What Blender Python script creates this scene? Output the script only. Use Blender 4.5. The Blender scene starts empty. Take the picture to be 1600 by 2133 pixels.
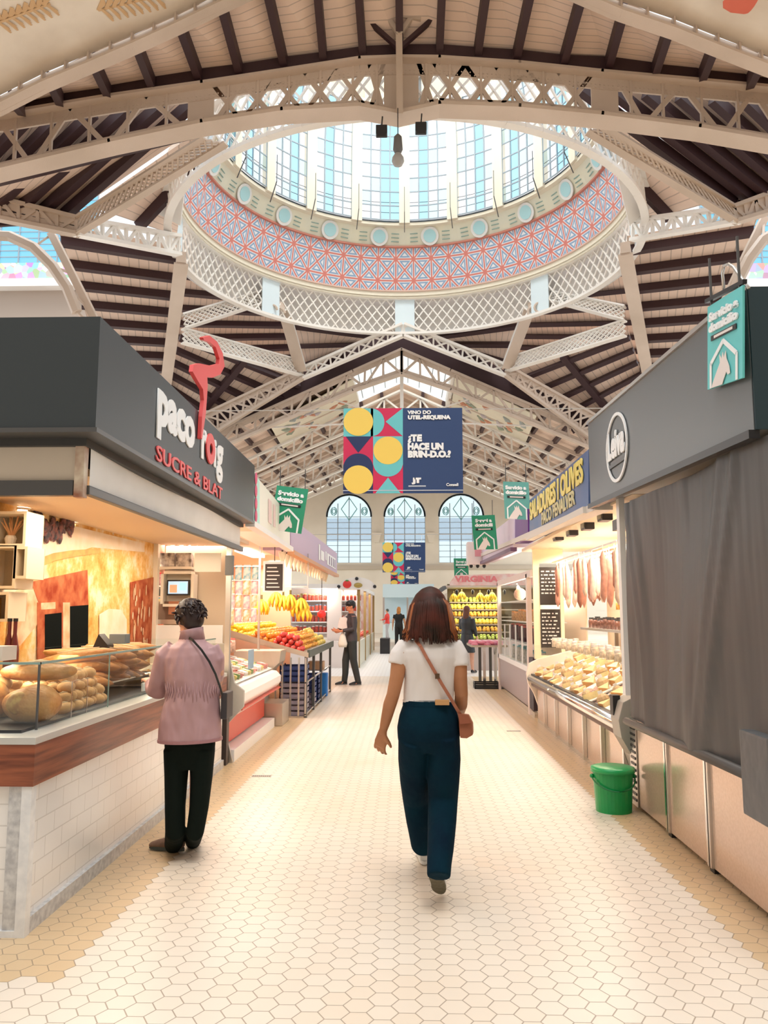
import bpy, bmesh, math, random
from mathutils import Vector, Matrix, Euler
R=math.radians; random.seed(7)
sc=bpy.context.scene; C=sc.collection
# ---------------- camera
F=1680.0; VPX,VPY=845.0,1275.0; CAMZ=1.52
PITCH=math.atan((VPY-1066.5)/F); YAW=math.atan((VPX-800)/F)
cd=bpy.data.cameras.new('camera'); cam=bpy.data.objects.new('camera',cd); C.objects.link(cam)
cam.location=(0,0,CAMZ); cam.rotation_euler=(math.pi/2+PITCH,0,YAW)
cd.sensor_fit='HORIZONTAL'; cd.sensor_width=36; cd.lens=F/1600*36; cd.clip_end=400; cd.clip_start=.05
sc.camera=cam
CM=Euler((math.pi/2+PITCH,0,YAW)).to_matrix(); CP=Vector((0,0,CAMZ))
def ray(px,py): return CM@Vector(((px-800)/F,-(py-1066.5)/F,-1))
def aY(px,py,Y): d=ray(px,py); return CP+d*(Y/d.y)
def aX(px,py,X): d=ray(px,py); return CP+d*(X/d.x)
def aZ(px,py,Z): d=ray(px,py); return CP+d*((Z-CAMZ)/d.z)
# ---------------- view, world, light
vs=sc.view_settings; vs.view_transform='Standard'; vs.look='None'; vs.exposure=0.27; vs.gamma=1; vs.use_curve_mapping=False
w=bpy.data.worlds.new('sky'); sc.world=w; w.use_nodes=True
bg=w.node_tree.nodes['Background']; bg.inputs[0].default_value=(.93,.965,1,1); bg.inputs[1].default_value=1.1
def area(name,loc,rot,sx,sy,power,col):
    l=bpy.data.lights.new(name,'AREA'); l.shape='RECTANGLE'; l.size=sx; l.size_y=sy; l.energy=power; l.color=col
    o=bpy.data.objects.new(name,l); o.location=loc; o.rotation_euler=rot; C.objects.link(o); return o
def spot(name,loc,power,col,ang=120):
    l=bpy.data.lights.new(name,'SPOT'); l.energy=power; l.color=col; l.spot_size=R(ang); l.spot_blend=.6; l.shadow_soft_size=.06
    o=bpy.data.objects.new(name,l); o.location=loc; C.objects.link(o); return o
def point(name,loc,power,col,r=.15):
    l=bpy.data.lights.new(name,'POINT'); l.energy=power; l.color=col; l.shadow_soft_size=r
    o=bpy.data.objects.new(name,l); o.location=loc; C.objects.link(o); return o
SUN=bpy.data.lights.new('sunlight','SUN'); SUN.energy=.5; SUN.angle=R(12); SUN.color=(1,.96,.9)
so=bpy.data.objects.new('sunlight',SUN); so.rotation_euler=(R(24),R(8),R(0)); C.objects.link(so)
# daylight pooled by the glazed dome and an added unseen fill over the near aisle
area('dome_daylight',(0,25.9,31),(0,0,0),13,13,5500,(.95,.98,1))
area('hall_fill',(0,4.5,10.8),(0,0,0),5,9,400,(1,.97,.93))
# ---------------- materials
MT={}
def mat(n,col,rough=.6,metal=0,emit=0,spec=.5,coat=0,noise=None,bump=None,alpha=None):
    if n in MT: return MT[n]
    m=bpy.data.materials.new(n); m.use_nodes=True; nt=m.node_tree; b=nt.nodes['Principled BSDF']; MT[n]=m
    c=tuple(col)+(1,); b.inputs['Base Color'].default_value=c; b.inputs['Roughness'].default_value=rough
    b.inputs['Metallic'].default_value=metal; b.inputs['Specular IOR Level'].default_value=spec
    if coat: b.inputs['Coat Weight'].default_value=coat
    if emit: b.inputs['Emission Color'].default_value=c; b.inputs['Emission Strength'].default_value=emit
    m.diffuse_color=c
    if noise:
        sc_,amt=noise[0],noise[1]; tx=nt.nodes.new('ShaderNodeTexCoord'); no=nt.nodes.new('ShaderNodeTexNoise'); no.inputs['Scale'].default_value=sc_; no.inputs['Detail'].default_value=4
        mx=nt.nodes.new('ShaderNodeMix'); mx.data_type='RGBA'; mx.inputs['A'].default_value=c
        c2=noise[2] if len(noise)>2 else tuple(x*(1-amt) for x in col)
        mx.inputs['B'].default_value=tuple(c2)+(1,)
        rp=nt.nodes.new('ShaderNodeMapRange'); rp.inputs[1].default_value=.35; rp.inputs[2].default_value=.65
        nt.links.new(tx.outputs['Object'],no.inputs['Vector']); nt.links.new(no.outputs[0],rp.inputs[0]); nt.links.new(rp.outputs[0],mx.inputs['Factor']); nt.links.new(mx.outputs['Result'],b.inputs['Base Color'])
    if bump:
        tx=nt.nodes.new('ShaderNodeTexCoord'); no=nt.nodes.new('ShaderNodeTexNoise'); no.inputs['Scale'].default_value=bump[0]
        mp=nt.nodes.new('ShaderNodeMapping'); 
        if len(bump)>2: mp.inputs['Scale'].default_value=bump[2]
        bp=nt.nodes.new('ShaderNodeBump'); bp.inputs['Strength'].default_value=bump[1]; bp.inputs['Distance'].default_value=bump[3] if len(bump)>3 else .02
        nt.links.new(tx.outputs['Object'],mp.inputs[0]); nt.links.new(mp.outputs[0],no.inputs['Vector']); nt.links.new(no.outputs[0],bp.inputs['Height']); nt.links.new(bp.outputs[0],b.inputs['Normal'])
    return m
def N(nt,t,**k):
    n=nt.nodes.new(t)
    for a,v in k.items(): setattr(n,a,v)
    return n
def math_n(nt,op,a,b=None,c=None):
    n=N(nt,'ShaderNodeMath',operation=op)
    for i,x in enumerate((a,b,c)):
        if x is None: continue
        if isinstance(x,(int,float)): n.inputs[i].default_value=x
        else: nt.links.new(x,n.inputs[i])
    return n.outputs[0]
def mixc(nt,f,a,b):
    n=N(nt,'ShaderNodeMix',data_type='RGBA')
    for s,x in (('A',a),('B',b)):
        if isinstance(x,tuple): n.inputs[s].default_value=x+((1,) if len(x)==3 else ())
        else: nt.links.new(x,n.inputs[s])
    if isinstance(f,(int,float)): n.inputs['Factor'].default_value=f
    else: nt.links.new(f,n.inputs['Factor'])
    return n.outputs['Result']
def glassmat(n,tint,gl=.08,rough=.02):
    if n in MT: return MT[n]
    m=bpy.data.materials.new(n); m.use_nodes=True; nt=m.node_tree; nt.nodes.clear(); MT[n]=m
    t=N(nt,'ShaderNodeBsdfTransparent'); t.inputs[0].default_value=tint+(1,)
    g=N(nt,'ShaderNodeBsdfGlossy'); g.inputs['Roughness'].default_value=rough
    x=N(nt,'ShaderNodeMixShader'); x.inputs[0].default_value=gl; o=N(nt,'ShaderNodeOutputMaterial')
    nt.links.new(t.outputs[0],x.inputs[1]); nt.links.new(g.outputs[0],x.inputs[2]); nt.links.new(x.outputs[0],o.inputs[0]); return m
def plank_mat(n,c1,c2,scale,u=0):
    m=mat(n,c1,.7); nt=m.node_tree; b=nt.nodes['Principled BSDF']
    uv=N(nt,'ShaderNodeTexCoord'); sp=N(nt,'ShaderNodeSeparateXYZ'); nt.links.new(uv.outputs['UV'],sp.inputs[0])
    f=math_n(nt,'FRACT',math_n(nt,'MULTIPLY',sp.outputs[u],scale))
    line=math_n(nt,'LESS_THAN',f,.12)
    no=N(nt,'ShaderNodeTexNoise'); no.inputs['Scale'].default_value=1.3; no.inputs['Detail'].default_value=5; nt.links.new(uv.outputs['Object'],no.inputs['Vector'])
    st=math_n(nt,'MULTIPLY',no.outputs[0],.55)
    c=mixc(nt,st,c1,c2); c=mixc(nt,math_n(nt,'MULTIPLY',line,.45),c,tuple(x*.35 for x in c2)); nt.links.new(c,b.inputs['Base Color']); return m
PAINT=mat('cream_girder_paint_shaded',(.68,.56,.47),.55,noise=(.5,.1,(.58,.47,.38)),bump=(40,.15))  # same paint as the pale girders, colour darkened to stand for shade
PAINT_LIT=mat('cream_girder_paint_lit',(.93,.91,.87),.5,noise=(.5,.1,(.87,.82,.76)))  # brighter copy of the girder paint, stronger light put into the colour
PURL=mat('dark_purlin_paint',(.045,.018,.022),.55)
BOARD=plank_mat('ceiling_boards',(.88,.69,.57),(.76,.57,.46),14,0)
STEEL=mat('brushed_steel',(.62,.60,.57),.3,.9); DSTEEL=mat('dark_steel',(.12,.12,.12),.4,.6); CHROME=mat('chrome',(.8,.8,.8),.15,1)
WHITE=mat('white_lacquer',(.85,.85,.84),.35); BLACK=mat('black_plastic',(.012,.012,.014),.4)
DGREY=mat('charcoal_panel',(.035,.045,.05),.42); FABG=mat('dark_grey_tarpaulin',(.075,.075,.075),.5,bump=(1.6,.9,(3,3,.5)))
WARMW=mat('warm_white_panel',(.85,.76,.63),.5); GLASS=glassmat('clear_glass',(.97,.99,.98),.07)
# ---------------- object helpers
def setp(o,label=None,cat=None,group=None,kind=None):
    if label: o['label']=label
    if cat: o['category']=cat
    if group: o['group']=group
    if kind: o['kind']=kind
    return o
def empty(name,loc,label,cat,group=None,rot=0):
    o=bpy.data.objects.new(name,None); o.empty_display_size=.1; o.location=loc; o.rotation_euler=(0,0,rot); C.objects.link(o); return setp(o,label,cat,group)
def link(name,me,m,parent=None):
    o=bpy.data.objects.new(name,me); C.objects.link(o)
    if m is not None and not me.materials: me.materials.append(m)
    if parent is not None: o.parent=parent
    return o
class B:
    """bmesh collector. World coords; relative to parent origin when parent has a location."""
    def __init__(s): s.b=bmesh.new(); s.uv=s.b.loops.layers.uv.new('UVMap')
    def box(s,x0,x1,y0,y1,z0,z1):
        v=[s.b.verts.new(p) for p in ((x0,y0,z0),(x1,y0,z0),(x1,y1,z0),(x0,y1,z0),(x0,y0,z1),(x1,y0,z1),(x1,y1,z1),(x0,y1,z1))]
        for f in ((3,2,1,0),(4,5,6,7),(0,1,5,4),(1,2,6,5),(2,3,7,6),(3,0,4,7)): s.b.faces.new([v[i] for i in f])
        return s
    def bar(s,p,q,w,h,up=(0,0,1)):
        p,q=Vector(p),Vector(q); d=(q-p)
        if d.length<1e-6: return s
        d.normalize(); u=Vector(up); a=d.cross(u)
        if a.length<1e-4: a=d.cross(Vector((1,0,0)))
        a.normalize(); u=a.cross(d).normalized(); a*=w/2; u*=h/2
        v=[s.b.verts.new(c+i*a+j*u) for c in (p,q) for i,j in ((-1,-1),(1,-1),(1,1),(-1,1))]
        for f in ((3,2,1,0),(4,5,6,7),(0,1,5,4),(1,2,6,5),(2,3,7,6),(3,0,4,7)): s.b.faces.new([v[i] for i in f])
        return s
    def tube(s,pts,rad,seg=12,side=(1,0,0),sq=1.0,caps=True):
        pts=[Vector(p) for p in pts]; n=len(pts)
        if isinstance(rad,(int,float)): rad=[rad]*n
        rings=[]
        for i,p in enumerate(pts):
            t=(pts[min(i+1,n-1)]-pts[max(i-1,0)]).normalized()
            sd=Vector(side); a=(sd-t*sd.dot(t))
            if a.length<1e-3: sd=Vector((0,1,0)); a=(sd-t*sd.dot(t))
            a.normalize(); bb=t.cross(a)
            r=rad[i]; ra,rb=(r,r*sq) if isinstance(r,(int,float)) else r
            rings.append([s.b.verts.new(p+a*ra*math.cos(k*2*math.pi/seg)+bb*rb*math.sin(k*2*math.pi/seg)) for k in range(seg)])
        for i in range(n-1):
            for k in range(seg): s.b.faces.new((rings[i][k],rings[i][(k+1)%seg],rings[i+1][(k+1)%seg],rings[i+1][k]))
        if caps: s.b.faces.new(rings[0][::-1]); s.b.faces.new(rings[-1])
        return s
    def cyl(s,c,r,h,seg=24,r2=None): c=Vector(c); return s.tube([c,c+Vector((0,0,h))],[r,r if r2 is None else r2],seg)
    def lathe(s,c,prof,seg=32,close=False):
        c=Vector(c); rings=[[s.b.verts.new(c+Vector((r*math.cos(k*2*math.pi/seg),r*math.sin(k*2*math.pi/seg),z))) for k in range(seg)] for r,z in prof]
        for i in range(len(prof)-1):
            for k in range(seg):
                f=s.b.faces.new((rings[i][k],rings[i][(k+1)%seg],rings[i+1][(k+1)%seg],rings[i+1][k]))
        return s
    def ell(s,c,rx,ry,rz,seg=12,rot=None):
        m=Matrix.Translation(Vector(c))@(rot.to_4x4() if rot else Matrix.Identity(4))@Matrix.Diagonal((rx,ry,rz,1))
        bmesh.ops.create_uvsphere(s.b,u_segments=seg,v_segments=max(6,seg*2//3),radius=1,matrix=m); return s
    def prism(s,pts,off):
        off=Vector(off); a=[s.b.verts.new(Vector(p)) for p in pts]; c=[s.b.verts.new(Vector(p)+off) for p in pts]; n=len(pts)
        try: s.b.faces.new(a[::-1]); s.b.faces.new(c)
        except Exception: pass
        for i in range(n): s.b.faces.new((a[i],a[(i+1)%n],c[(i+1)%n],c[i]))
        return s
    def quad(s,pts,uvs=((0,0),(1,0),(1,1),(0,1))):
        f=s.b.faces.new([s.b.verts.new(Vector(p)) for p in pts])
        for l,u in zip(f.loops,uvs): l[s.uv].uv=u
        return s
    def mesh(s,name,smooth=False,bevel=0,recalc=True):
        if recalc: bmesh.ops.recalc_face_normals(s.b,faces=s.b.faces)
        if bevel: bmesh.ops.bevel(s.b,geom=[e for e in s.b.edges if e.is_manifold and e.calc_face_angle(0)>.6],offset=bevel,segments=2,affect='EDGES',profile=.7,clamp_overlap=True)
        me=bpy.data.meshes.new(name); s.b.to_mesh(me); s.b.free()
        if smooth:
            for p in me.polygons: p.use_smooth=True
        return me
    def obj(s,name,m,parent=None,smooth=False,bevel=0,label=None,cat=None,group=None,kind=None,recalc=True,local=False):
        if parent is not None and s.b.verts and not local:
            cx=sum((v.co for v in s.b.verts),Vector())/len(s.b.verts)
            if cx.length>3: s.b.transform(parent_world(parent).inverted())
        o=link(name,s.mesh(name,smooth,bevel,recalc),m,parent); return setp(o,label,cat,group,kind)
def parent_world(p):
    m=Matrix.Translation(p.location)@p.rotation_euler.to_matrix().to_4x4()
    return parent_world(p.parent)@m if p.parent else m
def autosmooth(o,ang=40):
    me=o.data
    for p in me.polygons: p.use_smooth=True
    b=bmesh.new(); b.from_mesh(me)
    for e in b.edges:
        if len(e.link_faces)==2 and e.calc_face_angle(0)>R(ang): e.smooth=False
    b.to_mesh(me); b.free(); return o
def text_bm(body,size,bold=0,extrude=.004,xs=1.0,align='CENTER'):
    cu=bpy.data.curves.new('t','FONT'); cu.body=body; cu.size=size; cu.offset=bold; cu.extrude=extrude; cu.align_x=align; cu.align_y='CENTER'; cu.resolution_u=3
    o=bpy.data.objects.new('t',cu); C.objects.link(o); dg=bpy.context.evaluated_depsgraph_get(); dg.update()
    me=bpy.data.meshes.new_from_object(o.evaluated_get(dg)); bpy.data.objects.remove(o); bpy.data.curves.remove(cu)
    me.transform(Matrix.Diagonal((xs,1,1,1))); return me
def put_text(name,body,size,origin,xdir,ydir,m,parent,bold=0,xs=1.0,align='CENTER',extrude=.004,fitw=None,fith=None):
    me=text_bm(body,size,bold,extrude,xs,align); x=Vector(xdir).normalized(); y=Vector(ydir).normalized()
    if fitw:
        w=max(v.co.x for v in me.vertices)-min(v.co.x for v in me.vertices); me.transform(Matrix.Diagonal((fitw/w,1,1,1)))
    if fith:
        ys_=[v.co.y for v in me.vertices]; k=fith/(max(ys_)-min(ys_)); me.transform(Matrix.Translation((0,-(max(ys_)+min(ys_))/2*k,0))@Matrix.Diagonal((1,k,1,1)))
    z=x.cross(y); M=Matrix((x,y,z)).transposed().to_4x4(); M.translation=Vector(origin); me.transform(M)
    if parent is not None: me.transform(parent_world(parent).inverted())
    me.materials.clear(); me.name=name; return link(name,me,m,parent)
def copies(proto,items,group,labels=None):
    """items: (loc, rotz or euler, scale). first uses proto itself."""
    kids=list(proto.children); out=[]
    for i,(loc,rot,s) in enumerate(items):
        o=proto if i==0 else proto.copy()
        if i:
            C.objects.link(o)
            for k in kids:
                c=k.copy(); c.parent=o; C.objects.link(c)
        o.location=loc; o.rotation_euler=rot if hasattr(rot,'__len__') else (0,0,rot); o.scale=(s,s,s) if not hasattr(s,'__len__') else s
        o['group']=group
        if labels: o['label']=labels(i) if callable(labels) else labels
        out.append(o)
    return out
def lerp(a,b,t): return Vector(a)*(1-t)+Vector(b)*t
# ---------------- floor
def floor_mat():
    m=mat('hexagonal_floor_tiles',(.8,.7,.58),.28); nt=m.node_tree; b=nt.nodes['Principled BSDF']; L=nt.links
    g=N(nt,'ShaderNodeNewGeometry'); S=.108
    mp=N(nt,'ShaderNodeVectorMath',operation='DIVIDE'); L.new(g.outputs['Position'],mp.inputs[0]); mp.inputs[1].default_value=(S,S,1)
    sp=N(nt,'ShaderNodeSeparateXYZ'); L.new(mp.outputs[0],sp.inputs[0])
    # swapped: u = Y (flat sides), v = X (points)
    u=math_n(nt,'ADD',sp.outputs[1],400.0); v=math_n(nt,'ADD',sp.outputs[0],400*1.7320508)
    r3=1.7320508
    ax=math_n(nt,'SUBTRACT',math_n(nt,'MODULO',u,1.0),.5); ay=math_n(nt,'SUBTRACT',math_n(nt,'MODULO',v,r3),r3/2)
    bx=math_n(nt,'SUBTRACT',math_n(nt,'MODULO',math_n(nt,'SUBTRACT',u,.5),1.0),.5); by=math_n(nt,'SUBTRACT',math_n(nt,'MODULO',math_n(nt,'SUBTRACT',v,r3/2),r3),r3/2)
    da=math_n(nt,'ADD',math_n(nt,'MULTIPLY',ax,ax),math_n(nt,'MULTIPLY',ay,ay)); db=math_n(nt,'ADD',math_n(nt,'MULTIPLY',bx,bx),math_n(nt,'MULTIPLY',by,by))
    sel=math_n(nt,'LESS_THAN',da,db)
    def pick(a,b_): return math_n(nt,'ADD',math_n(nt,'MULTIPLY',sel,a),math_n(nt,'MULTIPLY',math_n(nt,'SUBTRACT',1.0,sel),b_))
    gx,gy=pick(ax,bx),pick(ay,by); cx,cy=math_n(nt,'SUBTRACT',u,gx),math_n(nt,'SUBTRACT',v,gy)
    hx,hy=math_n(nt,'ABSOLUTE',gx),math_n(nt,'ABSOLUTE',gy)
    ed=math_n(nt,'MAXIMUM',hx,math_n(nt,'ADD',math_n(nt,'MULTIPLY',hx,.5),math_n(nt,'MULTIPLY',hy,.8660254)))
    grout=N(nt,'ShaderNodeMapRange'); L.new(ed,grout.inputs[0]); grout.inputs[1].default_value=.470; grout.inputs[2].default_value=.486
    X=math_n(nt,'MULTIPLY',math_n(nt,'SUBTRACT',cy,400*r3),S); Y=math_n(nt,'MULTIPLY',math_n(nt,'SUBTRACT',cx,400.0),S)
    cen=N(nt,'ShaderNodeCombineXYZ'); L.new(X,cen.inputs[0]); L.new(Y,cen.inputs[1])
    wn=N(nt,'ShaderNodeTexWhiteNoise'); L.new(cen.outputs[0],wn.inputs['Vector'])
    no=N(nt,'ShaderNodeTexNoise'); no.inputs['Scale'].default_value=.55; no.inputs['Detail'].default_value=3; L.new(cen.outputs[0],no.inputs['Vector'])
    nb=N(nt,'ShaderNodeMapRange'); L.new(no.outputs[0],nb.inputs[0]); nb.inputs[1].default_value=.4; nb.inputs[2].default_value=.62
    cream=mixc(nt,nb.outputs[0],(.77,.69,.585),(.75,.63,.50)); cream=mixc(nt,math_n(nt,'MULTIPLY',wn.outputs[0],.35),cream,(.79,.72,.63))
    tan=mixc(nt,nb.outputs[0],(.66,.47,.26),(.60,.45,.28)); tan=mixc(nt,math_n(nt,'MULTIPLY',wn.outputs[0],.3),tan,(.70,.50,.30))
    bandL=math_n(nt,'LESS_THAN',X,-1.42); bandR=math_n(nt,'GREATER_THAN',X,1.50); front=math_n(nt,'GREATER_THAN',Y,3.55)
    band=math_n(nt,'MAXIMUM',math_n(nt,'MULTIPLY',bandL,front),bandR)
    near=math_n(nt,'LESS_THAN',Y,19.5); band=math_n(nt,'MULTIPLY',band,near)
    cross=math_n(nt,'MULTIPLY',math_n(nt,'GREATER_THAN',Y,19.6),math_n(nt,'LESS_THAN',Y,31))
    c=mixc(nt,band,cream,tan); c=mixc(nt,cross,c,(.83,.82,.80))
    c=mixc(nt,math_n(nt,'MULTIPLY',grout.outputs[0],.75),c,(.26,.19,.13)); L.new(c,b.inputs['Base Color'])
    bp=N(nt,'ShaderNodeBump'); bp.inputs['Strength'].default_value=.35; bp.inputs['Distance'].default_value=.003; L.new(math_n(nt,'SUBTRACT',1.0,grout.outputs[0]),bp.inputs['Height']); L.new(bp.outputs[0],b.inputs['Normal'])
    rg=N(nt,'ShaderNodeMapRange'); L.new(no.outputs[0],rg.inputs[0]); rg.inputs[3].default_value=.26; rg.inputs[4].default_value=.44; L.new(rg.outputs[0],b.inputs['Roughness'])
    return m
B().box(-30,30,-6,62,-.1,0).obj('floor',floor_mat(),kind='structure')
B().box(-30,30,-6.3,-6,0,15).obj('wall_light_block',mat('light_block_tan',(.48,.42,.36),.8),kind='structure')  # unseen wall added behind the camera to cut frontal light
# ---------------- ceilings
def panel(name,c0,c1,c2,c3,n,raf=0,mat_=None,up=Vector((0,0,1)),pw=.16,pd=.24,plab=None,boardoff=.16,tlist=None):
    """quad c0-c1 (top edge) c3-c2 (bottom edge). purlins join side c0c3 to side c1c2."""
    c0,c1,c2,c3=[Vector(c) for c in (c0,c1,c2,c3)]; nrm=(c1-c0).cross(c3-c0).normalized()
    if nrm.z<0: nrm=-nrm
    o_=nrm*boardoff
    L=((c1-c0).length+(c2-c3).length)/2
    b=B(); G=8
    Pg=lambda i,j: lerp(lerp(c0,c1,i/G),lerp(c3,c2,i/G),j/G)+o_
    for i in range(G):
        for j in range(G): b.quad([Pg(i,j),Pg(i+1,j),Pg(i+1,j+1),Pg(i,j+1)],((L/4*i/G,j/G),(L/4*(i+1)/G,j/G),(L/4*(i+1)/G,(j+1)/G),(L/4*i/G,(j+1)/G)))
    bmesh.ops.remove_doubles(b.b,verts=b.b.verts,dist=.001)
    base=b.obj(name,mat_ or BOARD,kind='structure',recalc=False)
    ts=tlist or [(i+.5)/n for i in range(n)]
    for t in ts:
        B().bar(lerp(c0,c3,t),lerp(c1,c2,t),pw,pd,nrm).obj('purlin',PURL,base)
    for i in range(raf):
        t=(i+1)/(raf+1)
        B().bar(lerp(c0,c1,t)-nrm*.05,lerp(c3,c2,t)-nrm*.05,pw*1.5,pd,nrm).obj('rafter',PURL,base)
    return base
def girder(name,T,Bo,n,pat,label,m=PAINT,cw=.16,ch=.1,wb=.07,gus=True,cat='girder',group=None,back=None,rivets=False):
    """T, Bo: polylines (same count) of top / bottom chord points."""
    if pat=='lattice': ch=.06; cw=.13
    T=[Vector(t) for t in T]; Bo=[Vector(t) for t in Bo]
    root=empty(name,(0,0,0),label,cat,group)
    nrm=(T[-1]-T[0]).cross(Bo[len(Bo)//2]-T[len(T)//2]).normalized()
    for nm,P in (('top_chord',T),('bottom_chord',Bo)):
        b=B()
        for i in range(len(P)-1):
            d=(P[i+1]-P[i]).normalized()*cw*.1; b.bar(P[i]-d,P[i+1]+d,cw*1.7,ch,nrm.cross(d))
            if pat=='lattice' or m is PAINT_LIT: continue
            in_=(Bo[i]-T[i]).normalized()*(1 if nm=='top_chord' else -1)
            b.bar(P[i]+in_*(ch*1.3),P[i+1]+in_*(ch*1.3),.035,ch*2.2,in_)
        b.obj(nm,m,root)
    # resample
    def samp(P,k):
        L=[0]
        for i in range(len(P)-1): L.append(L[-1]+(P[i+1]-P[i]).length)
        out=[]
        for j in range(k+1):
            s=L[-1]*j/k; i=max(x for x in range(len(P)-1) if L[x]<=s+1e-9)
            out.append(lerp(P[i],P[i+1],(s-L[i])/(L[i+1]-L[i])))
        return out
    a,c=samp(T,n),samp(Bo,n)
    if pat=='lattice':
        b=B(); k=3
        for i in range(-k,n):
            for s in (0,1):
                i0,i1=i,i+k; t0,t1=0.0,1.0
                if i0<0: t0=-i0/k
                if i1>n: t1=(n-i0)/k
                def pt(x,t):
                    x=min(max(x,0),n); j=min(int(x),n-1); f=x-j
                    tp=lerp(a[j],a[j+1],f); bt=lerp(c[j],c[j+1],f)
                    return lerp(tp,bt,t) if s==0 else lerp(bt,tp,t)
                if t1>t0: b.bar(pt(i0+k*t0,t0),pt(i0+k*t1,t1),wb,.03 if s else .045,(T[-1]-T[0]))
        b.obj('lattice',m,root)
    else:
        for i in range(n):
            fl=i%2 if pat!='Nmid' else (i<n/2)
            b=B(); b.bar(a[i] if fl else c[i],c[i+1] if fl else a[i+1],wb,wb*1.2,nrm)
            if pat=='X': b.bar(c[i] if fl else a[i],a[i+1] if fl else c[i+1],wb,wb,nrm)
            b.obj('brace',m,root)
        for i in range(0,n+1):
            B().bar(a[i],c[i],wb,wb*1.2,nrm).obj('strut',m,root)
    return root
# ---------------- the roof over the crossing
DC=Vector((0,25.9,0)); 
def pl(pts,Y): return [aY(x,y,Y) for x,y in pts]
# front arch truss
YF=17.55
topL=[(-120,272),(0,250),(235,211),(425,184),(590,159),(750,134),(830,131)]
topR=[(830,131),(915,132),(1080,143),(1250,161),(1450,179),(1600,193),(1750,212)]
botL=[(-120,392),(0,362),(235,306),(425,266),(590,241),(750,232),(830,247)]
botR=[(830,247),(915,228),(1080,234),(1250,250),(1450,276),(1600,302),(1750,325)]
root=empty('arch_truss',(0,0,0),'broad cream riveted arch truss spanning the hall in front of the dome','truss')
def chord(P,nm,w,h,dn):
    b=B()
    for i in range(len(P)-1):
        d=(P[i+1]-P[i]).normalized(); b.bar(P[i]-d*.03,P[i+1]+d*.03,w,h)
    b.obj(nm,PAINT,root)
    b=B()
    for i in range(len(P)-1): b.bar(P[i]+Vector((0,0,dn)),P[i+1]+Vector((0,0,dn)),.05,abs(dn)*1.6)
    b.obj(nm+'_web',PAINT,root)
tp=pl(topL+topR[1:],YF); bp_=pl(botL+botR[1:],YF)
chord(tp,'top_chord',.5,.07,-.17); chord(bp_,'bottom_chord',.55,.09,.15)
def interp(P,x):
    for i in range(len(P)-1):
        if P[i].x<=x<=P[i+1].x: return lerp(P[i],P[i+1],(x-P[i].x)/(P[i+1].x-P[i].x))
    return P[0] if x<P[0].x else P[-1]
def webplate(px0,px1):
    x0,x1=aY(px0,200,YF).x,aY(px1,200,YF).x
    b=B(); n=4
    for i in range(n):
        u,v=x0+(x1-x0)*i/n,x0+(x1-x0)*(i+1)/n
        b.prism([interp(tp,u),interp(tp,v),interp(bp_,v),interp(bp_,u)],(0,.05,0))
    b.obj('gusset_plate',PAINT,root)
webplate(392,446); webplate(800,872); webplate(1232,1288)
def webbrace(pxs,X=False,inv=0):
    for i,(a,c) in enumerate(zip(pxs[:-1],pxs[1:])):
        xa,xc=aY(a,200,YF).x,aY(c,200,YF).x
        t0,b0,t1,b1=interp(tp,xa),interp(bp_,xa),interp(tp,xc),interp(bp_,xc); f=(i+inv)%2
        b=B(); b.bar(t0 if f else b0,b1 if f else t1,.12,.06,(0,1,0))
        if X: b.bar(b0 if f else t0,t1 if f else b1,.10,.05,(0,1,0))
        b.obj('brace',PAINT,root)
        B().bar(lerp(t0,t1,.5),lerp(b0,b1,.5),.055,.09,(0,1,0)).obj('stiffener',PAINT,root)
webbrace([-60,0,75,148,232,305,392]); webbrace([446,505,570,635,700,770,800],True); webbrace([872,905,970,1035,1100,1165,1232],True); webbrace([1288,1340,1420,1500,1570,1640,1720],False,1)
# rivets along the web plates as small raised domes (one mesh, surface detail)
b=B()
for px0,px1 in ((0,392),(392,446),(446,800),(800,872),(872,1232),(1232,1288),(1288,1600)):
    for k in range(int((px1-px0)/9)):
        x=aY(px0+k*9,200,YF).x
        for P,dz in ((tp,-.2),(tp,-.28),(bp_,.2)):
            p=interp(P,x)+Vector((0,-.03,dz)); b.box(p.x-.014,p.x+.014,p.y-.012,p.y,p.z-.014,p.z+.014)
b.obj('rivets',PAINT,root,kind='stuff')
# king post above the truss
post=empty('king_post',(0,0,0),'pale square post standing on the middle of the arch truss','post')
p0=aY(833,240,YF-.35); p1=aY(830,-60,YF-.35)
B().bar(p0,p1,.15,.15,(0,1,0)).obj('post_shaft',PAINT,post)
for s in (-1,1):
    B().bar(aY(832+s*2,100,YF-.35),aY(832+s*72,38,YF-.35),.09,.12,(0,1,0)).obj('collar_brace',PURL,post)
    B().bar(aY(832,72,YF-.4),aY(832+s*26,36,YF-.4),.1,.1,(0,1,0)).obj('knee_brace',PAINT,post)
    B().bar(aY(832,33,YF-.4),aY(832+s*45,38,YF-.4),.14,.1,(0,1,0)).obj('head_plate',PAINT,post)
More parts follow.
